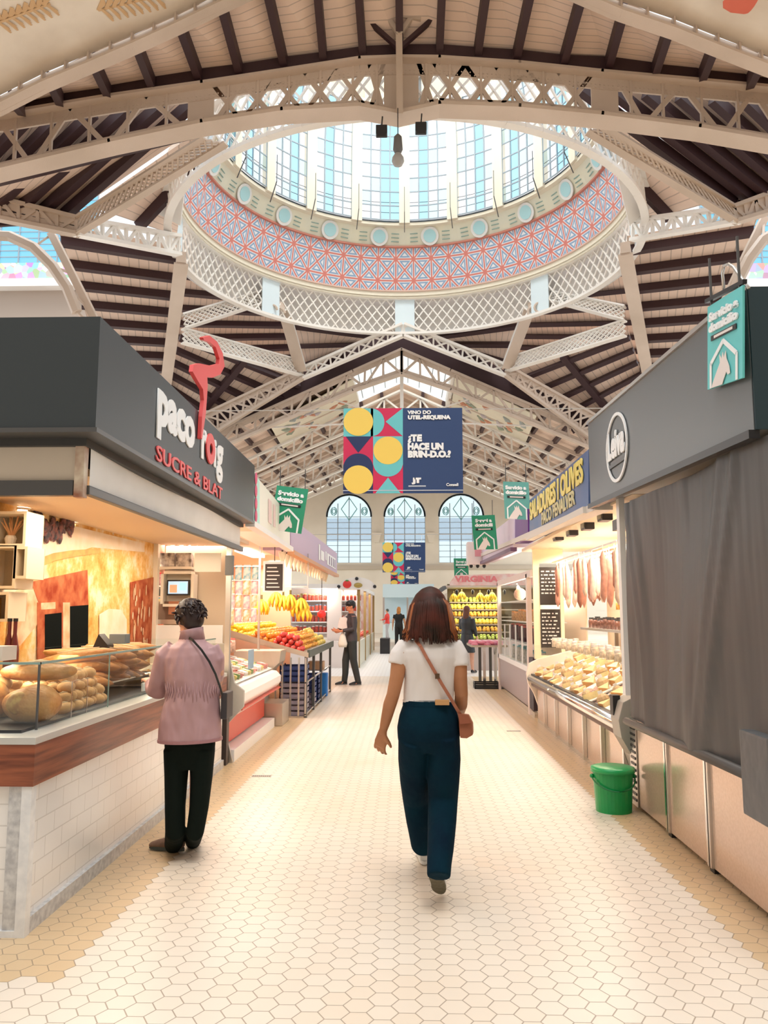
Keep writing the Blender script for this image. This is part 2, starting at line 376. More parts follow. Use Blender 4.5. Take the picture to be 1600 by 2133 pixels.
# near gable chord and the boarded bay between
YN=15.8
nL=[(-260,345),(0,222),(95,174),(190,134),(280,95),(370,54),(450,15),(560,-36),(845,-150)]
nR=[(845,-150),(1180,-22),(1290,25),(1400,62),(1490,98),(1580,133),(1700,180)]
tpts=pl(nL+nR[1:],YN)
g=empty('gable_beam',(0,0,0),'pinkish cream gable beam with batten plates along the top corners of the hall','beam')
b=B()
for i in range(len(tpts)-1): b.bar(tpts[i],tpts[i+1],.12,.34,(0,0,1))
b.obj('beam_web',PAINT,g)
b=B()
for i in range(len(tpts)-1): b.bar(tpts[i]+Vector((0,-.12,-.16)),tpts[i+1]+Vector((0,-.12,-.16)),.36,.05,(0,0,1))
b.obj('bottom_flange',PAINT,g)
for i in range(len(tpts)-1):
    n=max(2,int((tpts[i+1]-tpts[i]).length/.62))
    for k in range(n):
        p=lerp(tpts[i],tpts[i+1],k/n); B().box(p.x-.02,p.x+.02,p.y-.2,p.y-.05,p.z-.14,p.z+.22).obj('batten',PAINT,g)
# ceiling of that bay: quads between gable beam and truss
def baypanel(pairs,nm='ceiling'):
    """pairs: list of (near px, far px); one board sheet per pair of neighbours, a purlin on every pair"""
    b=B(); pr=[]
    for i,(a,c) in enumerate(pairs): pr.append((aY(*a,YN),aY(*c,YF+.05)))
    for i in range(len(pr)-1):
        (a,c),(a2,c2)=pr[i],pr[i+1]; o=Vector((0,0,.27))
        b.quad([a+o,a2+o,c2+o,c+o],((i,0),(i,0),(i,.7),(i,.7)))
    base=b.obj(nm,plank_mat('ceiling_boards_bay',(.88,.70,.58),(.76,.57,.47),16,1),kind='structure',recalc=False)
    for a,c in pr: B().bar(a+Vector((0,0,.1)),c+Vector((0,0,.1)),.17,.3).obj('purlin',PURL,base)
    b=B()
    for i in range(len(pr)-1): b.bar(pr[i][1]+Vector((0,-.1,.10)),pr[i+1][1]+Vector((0,-.1,.10)),.2,.34)
    b.obj('wall_plate',PURL,base)
baypanel([((-190,316),(-170,276)),((-60,252),(-70,258)),((25,212),(47,238)),((105,174),(127,222)),((192,132),(228,208)),((282,95),(320,192)),((372,52),(418,177)),((460,12),(502,167)),((553,-30),(595,152)),((655,-80),(675,142)),((740,-110),(757,130)),
  ((830,-140),(833,126)),((925,-110),(915,126)),((1022,-75),(993,132)),((1112,-40),(1073,137)),((1213,-5),(1170,148)),((1300,27),(1265,152)),((1395,65),(1362,165)),((1490,100),(1460,175)),((1585,135),(1560,185)),((1680,172),(1660,197)),((1780,210),(1760,210))])
# near nave ceiling (painted canvas toward the camera)
cnv=mat('painted_canvas',(.86,.78,.67),.7,noise=(.8,.2,(.72,.63,.52)))
def nave_near(P,nm):
    b=B()
    for i in range(len(P)-1):
        a,c=P[i]+Vector((0,-.1,.17)),P[i+1]+Vector((0,-.1,.17)); b.quad([a,c,c+Vector((0,-9,0)),a+Vector((0,-9,0))])
    o=b.obj(nm,cnv,kind='structure',recalc=False); return o
nn=nave_near(tpts,'ceiling')
# painted wheat ears and fruit on the canvas
ear=mat('ochre_painted_wheat',(.70,.47,.26),.7); redp=mat('red_painted_fruit',(.72,.16,.10),.7); grn=mat('dark_painted_leaf',(.20,.18,.10),.7)
def on_canvas(px,py):
    d=ray(px,py)
    for i in range(len(tpts)-1):
        a=tpts[i]+Vector((0,0,.15)); e=(tpts[i+1]-tpts[i]); n_=e.cross(Vector((0,1,0))); t=(a-CP).dot(n_)/d.dot(n_); p=CP+d*t
        if tpts[i].x<=p.x<=tpts[i+1].x: return p
    return CP+d*12
def wheat(x0,y0,x1,y1,name,label):
    b=B(); p,q=on_canvas(x0,y0),on_canvas(x1,y1); b.bar(p,q,.05,.01)
    for k in range(16):
        t=k/16; c=on_canvas(x0+(x1-x0)*t,y0+(y1-y0)*t); s=1 if k%2 else -1
        e=on_canvas(x0+(x1-x0)*(t+.12)-(y1-y0)*.16*s,y0+(y1-y0)*(t+.12)+(x1-x0)*.16*s)
        for j in range(3): b.bar(lerp(c,e,0),lerp(c,e,1)+Vector((0,.05*j,0)),.07-.015*j,.012)
    b.obj(name,ear,nn)
wheat(-10,50,105,8,'painted_wheat_ear',''); wheat(205,22,330,-8,'painted_wheat_ear','')
c=on_canvas(1565,2); B().ell(c,.55,.35,.03).obj('painted_fruit',redp,nn); B().prism([on_canvas(1512,12),on_canvas(1538,-4),on_canvas(1530,4),on_canvas(1514,14)],(0,0,.01)).obj('painted_leaf',grn,nn)
# ---------------- dome
dome=empty('glazed_dome',DC,'great round glazed dome with a patterned tile drum over the crossing','dome')
MOS=mat('blue_red_star_tiles',(.85,.86,.9),.45); nt=MOS.node_tree; bs=nt.nodes['Principled BSDF']
uv=N(nt,'ShaderNodeTexCoord'); sp=N(nt,'ShaderNodeSeparateXYZ'); nt.links.new(uv.outputs['UV'],sp.inputs[0])
fu=math_n(nt,'SUBTRACT',math_n(nt,'FRACT',sp.outputs[0]),.5); fv=math_n(nt,'SUBTRACT',math_n(nt,'FRACT',sp.outputs[1]),.5)
AB=lambda x: math_n(nt,'ABSOLUTE',x)
d1=math_n(nt,'MINIMUM',AB(fu),AB(fv)); d2=math_n(nt,'MULTIPLY',math_n(nt,'MINIMUM',AB(math_n(nt,'SUBTRACT',fu,fv)),AB(math_n(nt,'ADD',fu,fv))),.707)
dd=math_n(nt,'MINIMUM',d1,d2); red=math_n(nt,'LESS_THAN',dd,.04)
ctr=math_n(nt,'LESS_THAN',math_n(nt,'ADD',math_n(nt,'MULTIPLY',fu,fu),math_n(nt,'MULTIPLY',fv,fv)),.012); red=math_n(nt,'MAXIMUM',red,ctr)
blue=math_n(nt,'MULTIPLY',math_n(nt,'GREATER_THAN',dd,.075),math_n(nt,'LESS_THAN',dd,.145))
cc=mixc(nt,blue,(.84,.85,.88),(.28,.42,.62)); cc=mixc(nt,red,cc,(.72,.24,.20)); nt.links.new(cc,bs.inputs['Base Color'])
FRZ=mat('pale_yellow_frieze',(.86,.83,.66),.55,noise=(.9,.1,(.80,.80,.68))); CREAM=mat('cream_plaster',(.84,.78,.64),.6)
def ringwall(r0,z0,r1,z1,seg=96,ur=44,vr=2,off=0):
    b=B()
    for k in range(seg):
        a0,a1=[2*math.pi*j/seg for j in (k,k+1)]
        f=lambda a,r,z: Vector((DC.x+r*math.cos(a),DC.y+r*math.sin(a),z))
        b.quad([f(a0,r0,z0),f(a1,r0,z0),f(a1,r1,z1),f(a0,r1,z1)],((ur*k/seg,0),(ur*(k+1)/seg,0),(ur*(k+1)/seg,vr),(ur*k/seg,vr)))
    return b
ZR=13.45
o=ringwall(7.55,15.27,7.15,17.05,ur=60).obj('tile_drum',MOS,dome,recalc=False)
def torus(r,z,w,h,name,m,parent=dome):
    b=B(); n=96
    for k in range(n):
        a0,a1=2*math.pi*k/n,2*math.pi*(k+1)/n
        b.bar(DC+Vector((r*math.cos(a0),r*math.sin(a0),z)),DC+Vector((r*math.cos(a1),r*math.sin(a1),z)),w,h)
    return b.obj(name,m,parent)
torus(7.72,ZR,.24,.1,'ring_bottom_flange',PAINT_LIT); torus(7.78,15.0,.35,.1,'ring_top_flange',PAINT_LIT); torus(7.6,15.17,.16,.2,'drum_cornice',CREAM); torus(7.66,15.02,.2,.08,'drum_cornice',CREAM); torus(7.5,15.28,.06,.06,'drum_cornice',mat('rose_trim',(.70,.48,.40),.5))
torus(7.1,17.08,.1,.07,'drum_red_edge',mat('brick_red_edge',(.60,.22,.16),.5)); torus(6.7,17.85,.3,.12,'frieze_cornice',CREAM)
ringwall(7.15,17.05,6.75,17.85).obj('frieze',FRZ,dome)
torus(6.62,17.95,.12,.08,'gallery_rail',DSTEEL)
for z in (18.35,18.8): torus(6.55,z,.018,.018,'gallery_wire',DSTEEL)
# lattice of the ring
b=B(); n=120; k_=3
for i in range(n):
    for s in (0,1):
        a0,a1=2*math.pi*i/n,2*math.pi*(i+k_)/n; z0,z1=(ZR,15.0) if s==0 else (15.0,ZR); am=(a0+a1)/2; zm=(z0+z1)/2; r=7.75+.02*s
        P=[DC+Vector((r*math.cos(a),r*math.sin(a),z)) for a,z in ((a0,z0),(am,zm),(a1,z1))]
        b.bar(P[0],P[1],.05,.05); b.bar(P[1],P[2],.05,.05)
b.obj('ring_lattice',PAINT_LIT,dome)
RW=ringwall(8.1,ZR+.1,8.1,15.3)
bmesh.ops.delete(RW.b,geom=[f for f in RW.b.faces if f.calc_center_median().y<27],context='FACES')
RW.obj('ring_back_plate',mat('taupe_ring_plate',(.62,.58,.54),.7),dome)  # plain taupe plate behind the ring lattice
PALEB=mat('pale_blue_plate',(.74,.86,.92),.4)
for k in range(16):
    a=2*math.pi*(k+.5)/16-math.pi/16*(1) ; 
    a=math.pi/2+2*math.pi*k/16
    if k%2==0:
        t=Vector((-math.sin(a),math.cos(a),0)); c=DC+Vector((7.68*math.cos(a),7.68*math.sin(a),0))
        B().prism([c+t*-.42+Vector((0,0,ZR+.05)),c+t*.42+Vector((0,0,ZR+.05)),c+t*.42+Vector((0,0,14.95)),c+t*-.42+Vector((0,0,14.95))],Vector((math.cos(a),math.sin(a),0))*.05).obj('ring_plate',PALEB,dome)
NW=20
med=mat('pale_cyan_medallion',(.45,.74,.80),.4); deco=mat('teal_frieze_marks',(.30,.45,.42),.5)
for k in range(NW):
    a=math.pi/2+2*math.pi*(k+.5)/NW; rd=Vector((math.cos(a),math.sin(a),0)); t=Vector((-math.sin(a),math.cos(a),0)); c=DC+rd*6.93+Vector((0,0,17.42))
    up=(Vector((0,0,1))-rd*.4).normalized(); 
    disc=lambda r,o: [c+o*-rd+t*r*math.cos(j*math.pi/12)+up*r*math.sin(j*math.pi/12) for j in range(24)]
    mo=B().prism(disc(.38,.03),-rd*.04).obj('medallion',WHITE,dome); B().prism(disc(.27,.07),-rd*.02).obj('medallion_disc',med,mo)
    for s in (-1,1):
        bb=B()
        for q in (-.16,0,.16): bb.bar(c-rd*.03+t*s*.52+up*q,c-rd*.03+t*s*.85+up*q,.03,.03)
        bb.obj('frieze_mark',deco,dome)
# windows of the drum
CLR=glassmat('clear_roof_glass',(.98,.99,1),.03); CYN=glassmat('cyan_roof_glass',(.50,.80,.93),.05); LCY=glassmat('pale_cyan_roof_glass',(.76,.92,.98),.05)
LEAD=mat('grey_glazing_bar',(.33,.40,.46),.5)
def dpt(a,z):
    # drum then inward curve
    r=6.5 if z<21 else 6.5*math.cos(min(1.45,(z-21)/6.6))
    return DC+Vector((r*math.cos(a),r*math.sin(a),z))
Z0,ZA,ZB=18.0,22.2,23.0
for k in range(NW):
    ac=math.pi/2+2*math.pi*(k+.5)/NW; hw=math.pi/NW*.80
    w_=dome
    cols=4; rows=8
    b=B(); ki=[]
    for i in range(cols):
        for j in range(rows):
            rr=(k*7+i*3)%5; kind=1 if i==(1+k%2) or (i==0 and k%4==0) else (2 if (i*5+j+k)%4==0 else 0); ki.append(kind)
            a0=ac-hw+2*hw*i/cols; a1=ac-hw+2*hw*(i+1)/cols; z0=Z0+(ZB-Z0)*j/rows; z1=Z0+(ZB-Z0)*(j+1)/rows
            b.quad([dpt(a0,z0),dpt(a1,z0),dpt(a1,z1),dpt(a0,z1)])
    bmesh.ops.remove_doubles(b.b,verts=b.b.verts,dist=.001)
    me=b.mesh('window_panes',recalc=False)
    for M_ in (CLR,CYN,LCY): me.materials.append(M_)
    for p_,q_ in zip(me.polygons,ki): p_.material_index=q_
    me.transform(parent_world(w_).inverted()); o=link('window_panes',me,None,w_)
    b=B()
    for i in range(cols+1):
        a=ac-hw+2*hw*i/cols
        for j in range(5): b.bar(dpt(a,Z0+(ZB-Z0)*j/5),dpt(a,Z0+(ZB-Z0)*(j+1)/5),.05,.05,(math.cos(a),math.sin(a),0))
    for j in range(rows+1):
        z=Z0+(ZB-Z0)*j/rows; b.bar(dpt(ac-hw,z),dpt(ac,z),.04,.04); b.bar(dpt(ac,z),dpt(ac+hw,z),.04,.04)
    b.obj('glazing_bars',LEAD,o)
    # rib between windows, with arch spandrels
    ar=math.pi/2+2*math.pi*k/NW; h2=math.pi/NW*.22
    b=B()
    for j in range(8):
        z0=Z0-.15+(ZB-Z0+.15)*j/8; z1=Z0-.15+(ZB-Z0+.15)*(j+1)/8
        P=[dpt(ar-h2,z0),dpt(ar+h2,z0),dpt(ar+h2,z1),dpt(ar-h2,z1)]
        b.prism([p+(p-DC-Vector((0,0,p.z))).normalized()*-.06 for p in P],(DC+Vector((0,0,P[0].z))-P[0]).normalized()*-.3)
    b.obj('rib',CREAM,dome)
    b=B(); m_=10
    for s in (-1,1):
        for j in range(m_):
            t0,t1=j/m_,(j+1)/m_
            aa=lambda t: ar+s*(h2+(math.pi/NW-h2)*t)
            zz=lambda t: ZA-.0+ .9*math.sqrt(max(0,1-(1-t)**2))
            P=[dpt(aa(t0),zz(t0)),dpt(aa(t1),zz(t1)),dpt(aa(t1),ZB+.4),dpt(aa(t0),ZB+.4)]
            b.quad([p+(DC+Vector((0,0,p.z))-p).normalized()*.1 for p in P])
    b.obj('arch_spandrel',CREAM,dome)
    # bracket lines on the gallery
    p=dpt(ar,18.0); q=p+(DC+Vector((0,0,p.z))-p).normalized()*.35
    b=B(); b.bar(p+Vector((0,0,-.55)),q+Vector((0,0,.2)),.03,.03); b.bar(q+Vector((0,0,.2)),q+Vector((0,0,1.3)),.025,.025); b.obj('gallery_bracket',DSTEEL,dome)
b=B(); 
for k in range(48):
    a0,a1=2*math.pi*k/48,2*math.pi*(k+1)/48
    zs=[23.2,25,26.6,27.6]
    for z0,z1 in zip(zs[:-1],zs[1:]): b.quad([dpt(a0,z0),dpt(a1,z0),dpt(a1,z1),dpt(a0,z1)])
b.obj('dome_shell',CREAM,dome)
# floodlights and bulb hung under the truss
for px,py,wh in ((795,272,'left'),(877,266,'right')):
    p=aY(px,py,YF-.4); r_=empty('floodlight',p,'small black floodlight hanging under the truss, the one on the %s of the bulb'%wh,'floodlight',None)
    bb=B(); bb.box(-.13,.13,-.08,.1,-.12,.1); bb.obj('housing',BLACK,r_,bevel=.02); B().bar((0,0,.08),(.02,0,.34),.03,.03,(0,1,0)).obj('bracket',BLACK,r_)
    B().box(-.1,.1,-.1,-.08,-.2,-.12).obj('shade',BLACK,r_)
p=aY(829,322,YF-.5); r_=empty('pendant_lamp',p,'grey pendant lamp hanging on a long wire below the dome','lamp')
B().lathe((0,0,0),[(.02,.5),(.09,.42),(.11,.12),(.10,.1),(.06,0)],20).obj('lamp_cap',mat('grey_cap',(.16,.16,.16),.5),r_,smooth=True)
B().lathe((0,0,-.28),[(.0,0),(.10,.03),(.14,.12),(.13,.2),(.07,.3)],20).obj('bulb',mat('grey_bulb',(.42,.42,.42),.25),r_,smooth=True)
B().bar((0,0,.5),(0,.1,1.3),.02,.02,(0,1,0)).obj('wire',BLACK,r_)
# ---------------- girders round the crossing, left and right
def side(s):
    """s=-1 left px as measured, s=1 mirrored with the measured right px"""
    if s<0:
        Q=dict(Ba=(380,656),Bb=(385,684),Bc=(381,685),Bd=(381,714),Aa=(625,752),Ab=(631,783),C=(160,455),C2=(160,488),ringC=(425,288),ringC2=(470,300),rl=(372,492),rl2=(372,530),valT=(378,535),valB=(343,815),B=(382,640),B2=(382,692),A=(628,768),A2=(632,788),R1=(548,606),R1b=(560,628),R2=(592,642),ap=(838,676),ap2=(838,700),g0=(395,878),g1=(430,912),out=(-40,405),out2=(-40,448))
    else:
        Q=dict(Ba=(1302,639),Bb=(1300,667),Bc=(1302,668),Bd=(1302,699),Aa=(1062,746),Ab=(1056,773),C=(1528,432),C2=(1535,462),ringC=(1255,262),ringC2=(1225,275),rl=(1318,460),rl2=(1318,500),valT=(1302,515),valB=(1355,800),B=(1302,632),B2=(1310,690),A=(1056,762),A2=(1052,782),R1=(1140,606),R1b=(1130,622),R2=(1102,640),ap=(842,676),ap2=(842,700),g0=(1262,878),g1=(1230,912),out=(1640,390),out2=(1640,430))
    nm='left' if s<0 else 'right'
    P=lambda k,Y: aY(*Q[k],Y)
    # octagon corner to ring: lattice box, two leaves
    girder('lattice_girder',[P('ringC',18.9),P('C',20.6)],[P('ringC2',19.2),P('C2',20.6)],26,'lattice','dark-meshed cream lattice girder running down from the dome ring to the upper %s corner'%nm,PAINT,.2,.1,.05)
    girder('outer_girder',[P('out',20.6),P('C',20.6)],[P('out2',20.6),P('C2',20.6)],5,'N','cream girder leaving the %s edge of the picture above the dark sign'%nm,PAINT,.16,.1,.09)
    girder('ring_girder',[P('C',20.6),P('rl',24.4)],[P('C2',20.6),P('rl2',24.4)],9,'N','white braced girder between the %s corner and the side of the dome ring'%nm,PAINT_LIT,.16,.1,.08)
    # valley rafter
    v=empty('valley_beam',(0,0,0),'long plain cream valley beam descending at the %s of the dome'%nm,'beam')
    a,c=aY(Q['valT'][0],Q['valT'][1],25),aY(*Q['valB'],35)
    B().bar(a,c,.30,.40).obj('beam_web',PAINT,v); B().bar(a-Vector((0,0,.24)),c-Vector((0,0,.24)),.46,.06).obj('beam_flange',PAINT,v)
    girder('lattice_girder',[P('Ba',29.0),P('R1',31.5)],[P('Bb',29.0),P('R1b',31.5)],16,'lattice','white lattice girder rising from the %s valley beam to the dome ring'%nm,PAINT_LIT,.18,.1,.09)
    girder('lattice_girder',[P('Bc',29.0),P('Aa',34.2)],[P('Bd',29.0),P('Ab',34.2)],22,'lattice','broad white lattice girder sloping from the %s valley beam toward the gable'%nm,PAINT_LIT,.18,.1,.085)
    k=empty('ring_strut',(0,0,0),'plain pale strut dropping from the back of the dome ring on the %s side'%nm,'strut')
    B().bar(P('R2',32.2),P('A',34.0),.36,.30).obj('strut_web',PAINT_LIT,k); B().bar(P('R2',32.2)-Vector((0,.1,.16)),P('A',34.0)-Vector((0,.1,.16)),.5,.05).obj('strut_flange',PAINT,k)
    # scroll bracket
    b=B(); r1=P('R1b',31.4); r2=P('R2',31.9)
    for t in (0.25,.75):
        c=lerp(r1,r2,t)+Vector((0,-.1,-.32)); pts=[c+Vector((.2*math.cos(j*.45),0,.2*math.sin(j*.45))) for j in range(12)]; b.tube(pts,.05,6)
    b.bar(r1,r2,.1,.36); b.obj('scroll_bracket',PAINT,k)
    girder('gable_girder',[P('ap',33.6),P('A',34.2)],[P('ap2',33.6),P('A2',34.2)],7,'X','white cross-braced girder from the foot of the dome ring down to the %s junction'%nm,PAINT_LIT,.2,.1,.07)
    girder('gable_girder',[P('A',34.2),P('g0',35.0)],[P('A2',34.2),P('g1',35.0)],8,'X','cream cross-braced girder continuing down behind the %s stall sign'%nm,PAINT,.2,.1,.09)
    # ceilings
    q=lambda x,y,Y: aY(x,y,Y)
    if s<0:
        panel('ceiling',q(118,478,23.5),q(378,520,25.5),q(345,830,36),q(235,830,36),10,pw=.2,pd=.3)
        panel('ceiling',q(352,550,29),q(650,600,35.2),q(645,775,37.3),q(330,800,37.3),8,0,pw=.18,pd=.26)
        panel('ceiling',q(378,690,32),q(640,790,35.4),q(420,960,36.5),q(330,860,36),7,1,pw=.18,pd=.3)
        panel('ceiling',q(590,620,33.4),q(830,680,34.3),q(700,740,35.5),q(640,780,35),4,0,pw=.18,pd=.26)
        panel('ceiling',q(-120,400,19),q(440,262,19),q(160,452,21.4),q(-120,470,21.4),1,pw=.2,pd=.3,tlist=[.02,.98])
        base=panel('ceiling',q(-160,262,18.5),q(440,178,18.5),q(150,455,21),q(-200,455,21),0,tlist=[.99])
        for i in range(7):
            t=i/6.5; B().bar(lerp(q(-20,262,18.45),q(450,200,18.45),t),lerp(q(-180,440,20.9),q(160,448,20.9),t),.2,.3).obj('rafter',PURL,base)
    else:
        panel('ceiling',q(1305,500,25.5),q(1580,455,23.5),q(1450,830,36),q(1340,830,36),10,pw=.2,pd=.3)
        panel('ceiling',q(1030,600,35.2),q(1328,545,29),q(1370,800,37.3),q(1040,775,37.3),8,0,pw=.18,pd=.26)
        panel('ceiling',q(1050,785,35.4),q(1308,690,32),q(1360,860,36),q(1270,960,36.5),7,1,pw=.18,pd=.3)
        panel('ceiling',q(850,680,34.3),q(1100,620,33.4),q(1050,775,35),q(990,740,35.5),4,0,pw=.18,pd=.26)
        base=panel('ceiling',q(1215,160,18.5),q(1700,215,18.5),q(1850,430,21),q(1540,430,21),0,tlist=[.99])
        for i in range(7):
            t=i/6.5; B().bar(lerp(q(1205,180,18.45),q(1660,220,18.45),t),lerp(q(1530,425,20.9),q(1850,425,20.9),t),.2,.3).obj('rafter',PURL,base)
    # plate beside the ring
    q2=[q(322,385,22.5),q(395,310,21),q(375,470,24),q(318,440,23.8)] if s<0 else [q(1365,370,22.5),q(1270,300,21),q(1312,470,24),q(1372,420,23.8)]
    B().prism(q2,(0,.1,.1)).obj('ceiling',PAINT_LIT,kind='structure')
    if s<0: panel('ceiling',q(190,440,21.6),q(432,275,20.2),q(388,400,24.4),q(372,500,25.6),1,pw=.2,pd=.3)
    else: panel('ceiling',q(1500,425,21.6),q(1248,252,20.2),q(1292,380,24.4),q(1308,480,25.6),1,pw=.2,pd=.3)
side(-1); side(1)
# ---------------- far nave: gable roof, trusses, painted panels, skylight
def rz(x,Y,z0=13.35,sl=.455): return z0-abs(x)*sl
AX=-0.15
def navequad(x0,x1,y0,y1,up,m,name='ceiling',kind='structure'):
    b=B(); n=Vector((0,0,up)); P=[Vector((x0,y0,rz(x0-AX,0)))+n,Vector((x1,y0,rz(x1-AX,0)))+n,Vector((x1,y1,rz(x1-AX,0)))+n,Vector((x0,y1,rz(x0-AX,0)))+n]
    b.quad(P,((P[0].y/4,0),(P[1].y/4,1),(P[2].y/4,1),(P[3].y/4,0))); return b.obj(name,m,kind=kind,recalc=False)
SKY=glassmat('skylight_glass',(.96,.92,.84),.03)
ys=[35.6,42,46.5,51,55.5,59.9]
for s in (-1,1):
    for j,(y0,y1) in enumerate(zip(ys[:-1],ys[1:])):
        xr=4.2 if j==0 else 0
        x_in=AX+s*(2.4 if j==0 else 0.0)
        base=navequad(x_in,AX+s*12.5,y0,y1,.35,BOARD)
        for i in range(1,12):
            x=AX+s*(i*1.1)
            if abs(x-AX)<abs(x_in-AX): continue
            B().bar((x,y0,rz(x-AX,0)+.2),(x,y1,rz(x-AX,0)+.2),.16,.24).obj('purlin',PURL,base)
        for yy in (y0+2.3,y0+4.6):
            B().bar((x_in,yy,rz(x_in-AX,0)+.05),(AX+s*12.5,yy,rz(12.5,0)+.05),.14,.2).obj('rafter',PAINT,base)
        if j==0:
            g_=navequad(AX,AX+s*2.4,y0,y1,.5,SKY)
            for i in range(4): B().bar((AX+s*(.6*i+.3),y0,rz(.6*i+.3,0)+.5),(AX+s*(.6*i+.3),y1,rz(.6*i+.3,0)+.5),.04,.05).obj('glazing_bar',LEAD,g_)
            B().bar((AX+s*2.4,y0,rz(2.4,0)+.3),(AX+s*2.4,y1,rz(2.4,0)+.3),.2,.5).obj('skylight_curb',PAINT_LIT,g_)
for s in (-1,1):
    B().prism([(AX,35.5,rz(0,0)+.12),(AX+s*8.5,35.5,rz(8.5,0)+.12),(AX+s*8.5,35.5,rz(8.5,0)+.9),(AX,35.5,rz(0,0)+1.5)],(0,.06,0)).obj('trim_%d'%(8 if s<0 else 9),PURL,kind='structure')
# trusses
def gable(Y,name,label,depth,n,m,span=11.5,pat='N'):
    for s,wd in ((-1,'left'),(1,'right')):
        T=[Vector((AX,Y,rz(0,0)-.05)),Vector((AX+s*span,Y,rz(span,0)-.05))]; 
        Bt=[Vector((AX,Y,rz(0,0)-depth*1.25)),Vector((AX+s*2.2,Y,rz(2.2,0)-depth)),Vector((AX+s*span,Y,rz(span,0)-depth*.8))]
        T=[T[0],lerp(T[0],T[1],2.2/span),T[1]]
        girder(name,T,Bt,n,pat,label%wd,m,.18,.1,.09,group=None)
gable(35.3,'gable_truss','%s half of the cream gable truss just behind the dome',.95,14,PAINT)
lab=['%s half of the thin white roof truss right behind the painted panels','%s half of the second roof truss beyond the painted panels','%s half of the third roof truss beyond the painted panels','%s half of the roof truss nearest the end wall']
for j,Y in enumerate(ys[1:-1]): gable(Y,'roof_truss',lab[j],1.0,12,PAINT_LIT)
# king post and tie rods of the first bay
k=empty('tie_frame',(0,0,0),'white king post with crossing tie rods hanging above the banner','tie rod')
yk=36.2; B().bar((AX,yk,rz(0,0)),(AX,yk,9.95),.16,.16).obj('king_post',PAINT_LIT,k)
for s in (-1,1):
    B().bar((AX,yk,10.2),(AX+s*3.6,yk,11.4),.06,.06).obj('tie_rod',PAINT_LIT,k); B().bar((AX,yk,10.2),(AX+s*6,yk,9.95),.06,.06).obj('tie_rod',PAINT_LIT,k)
# painted canvases
pnt=mat('painted_panel_ground',(.80,.74,.60),.7,noise=(.6,.12,(.70,.66,.54)))
def onroof(px,py,s,up=-.02):
    d=ray(px,py); # plane z = z0 - s*(x-AX)*.455 + up
    z0=13.35+up; A_=d.z+s*.455*d.x; t=(z0+s*.455*AX-CP.z-s*.455*CP.x)/A_; return CP+d*t
strokes=[mat('green_painted_stroke',(.33,.38,.30),.7),mat('rust_painted_stroke',(.62,.30,.20),.7),mat('lilac_painted_stroke',(.52,.47,.50),.7),mat('grey_painted_stroke',(.36,.40,.40),.7)]
for s,quad_,wd in ((-1,[(562,886),(735,790),(748,838),(590,935)],'left'),(1,[(948,786),(1118,866),(1092,930),(940,850)],'right')):
    P=[onroof(x,y,s) for x,y in quad_]; root=empty('painted_panel',(0,0,0),'pale painted canvas with drifting figures on the %s slope of the far roof'%wd,'painting')
    B().prism(P,(0,0,.04)).obj('canvas',pnt,root)
    random.seed(5+s)
    for i in range(26):
        u,v=random.uniform(.08,.85),random.uniform(.12,.85); c=lerp(lerp(P[0],P[1],u),lerp(P[3],P[2],u),v); e=lerp(lerp(P[0],P[1],u+.1),lerp(P[3],P[2],u+.1),min(.95,v+random.uniform(-.05,.15)))
        B().tube([c+Vector((0,0,-.03)),lerp(c,e,.5)+Vector((0,0,-.03)),e+Vector((0,0,-.03))],[.03,random.uniform(.07,.16),.02],8).obj('painted_stroke',strokes[i%4],root)
# ---------------- end wall with three arched windows
YW=60.0; stone=mat('pale_stone_wall',(.86,.81,.70),.8,noise=(.5,.1,(.78,.73,.62)))
def archpts(cx,zb,zs,r,Y,n=16): return [Vector((cx-r,Y,zb)),Vector((cx+r,Y,zb))]+[Vector((cx+r*math.cos(j*math.pi/n),Y,zs+r*math.sin(j*math.pi/n))) for j in range(n+1)]
wins=[(727,47),(843,43),(961,47)]
zb=aY(843,1172,YW).z; zs=aY(843,1076,YW).z
WC=[(aY(x,1100,YW).x,aY(x+h,1100,YW).x-aY(x,1100,YW).x) for x,h in wins]
bmw=B(); xs=[-22]
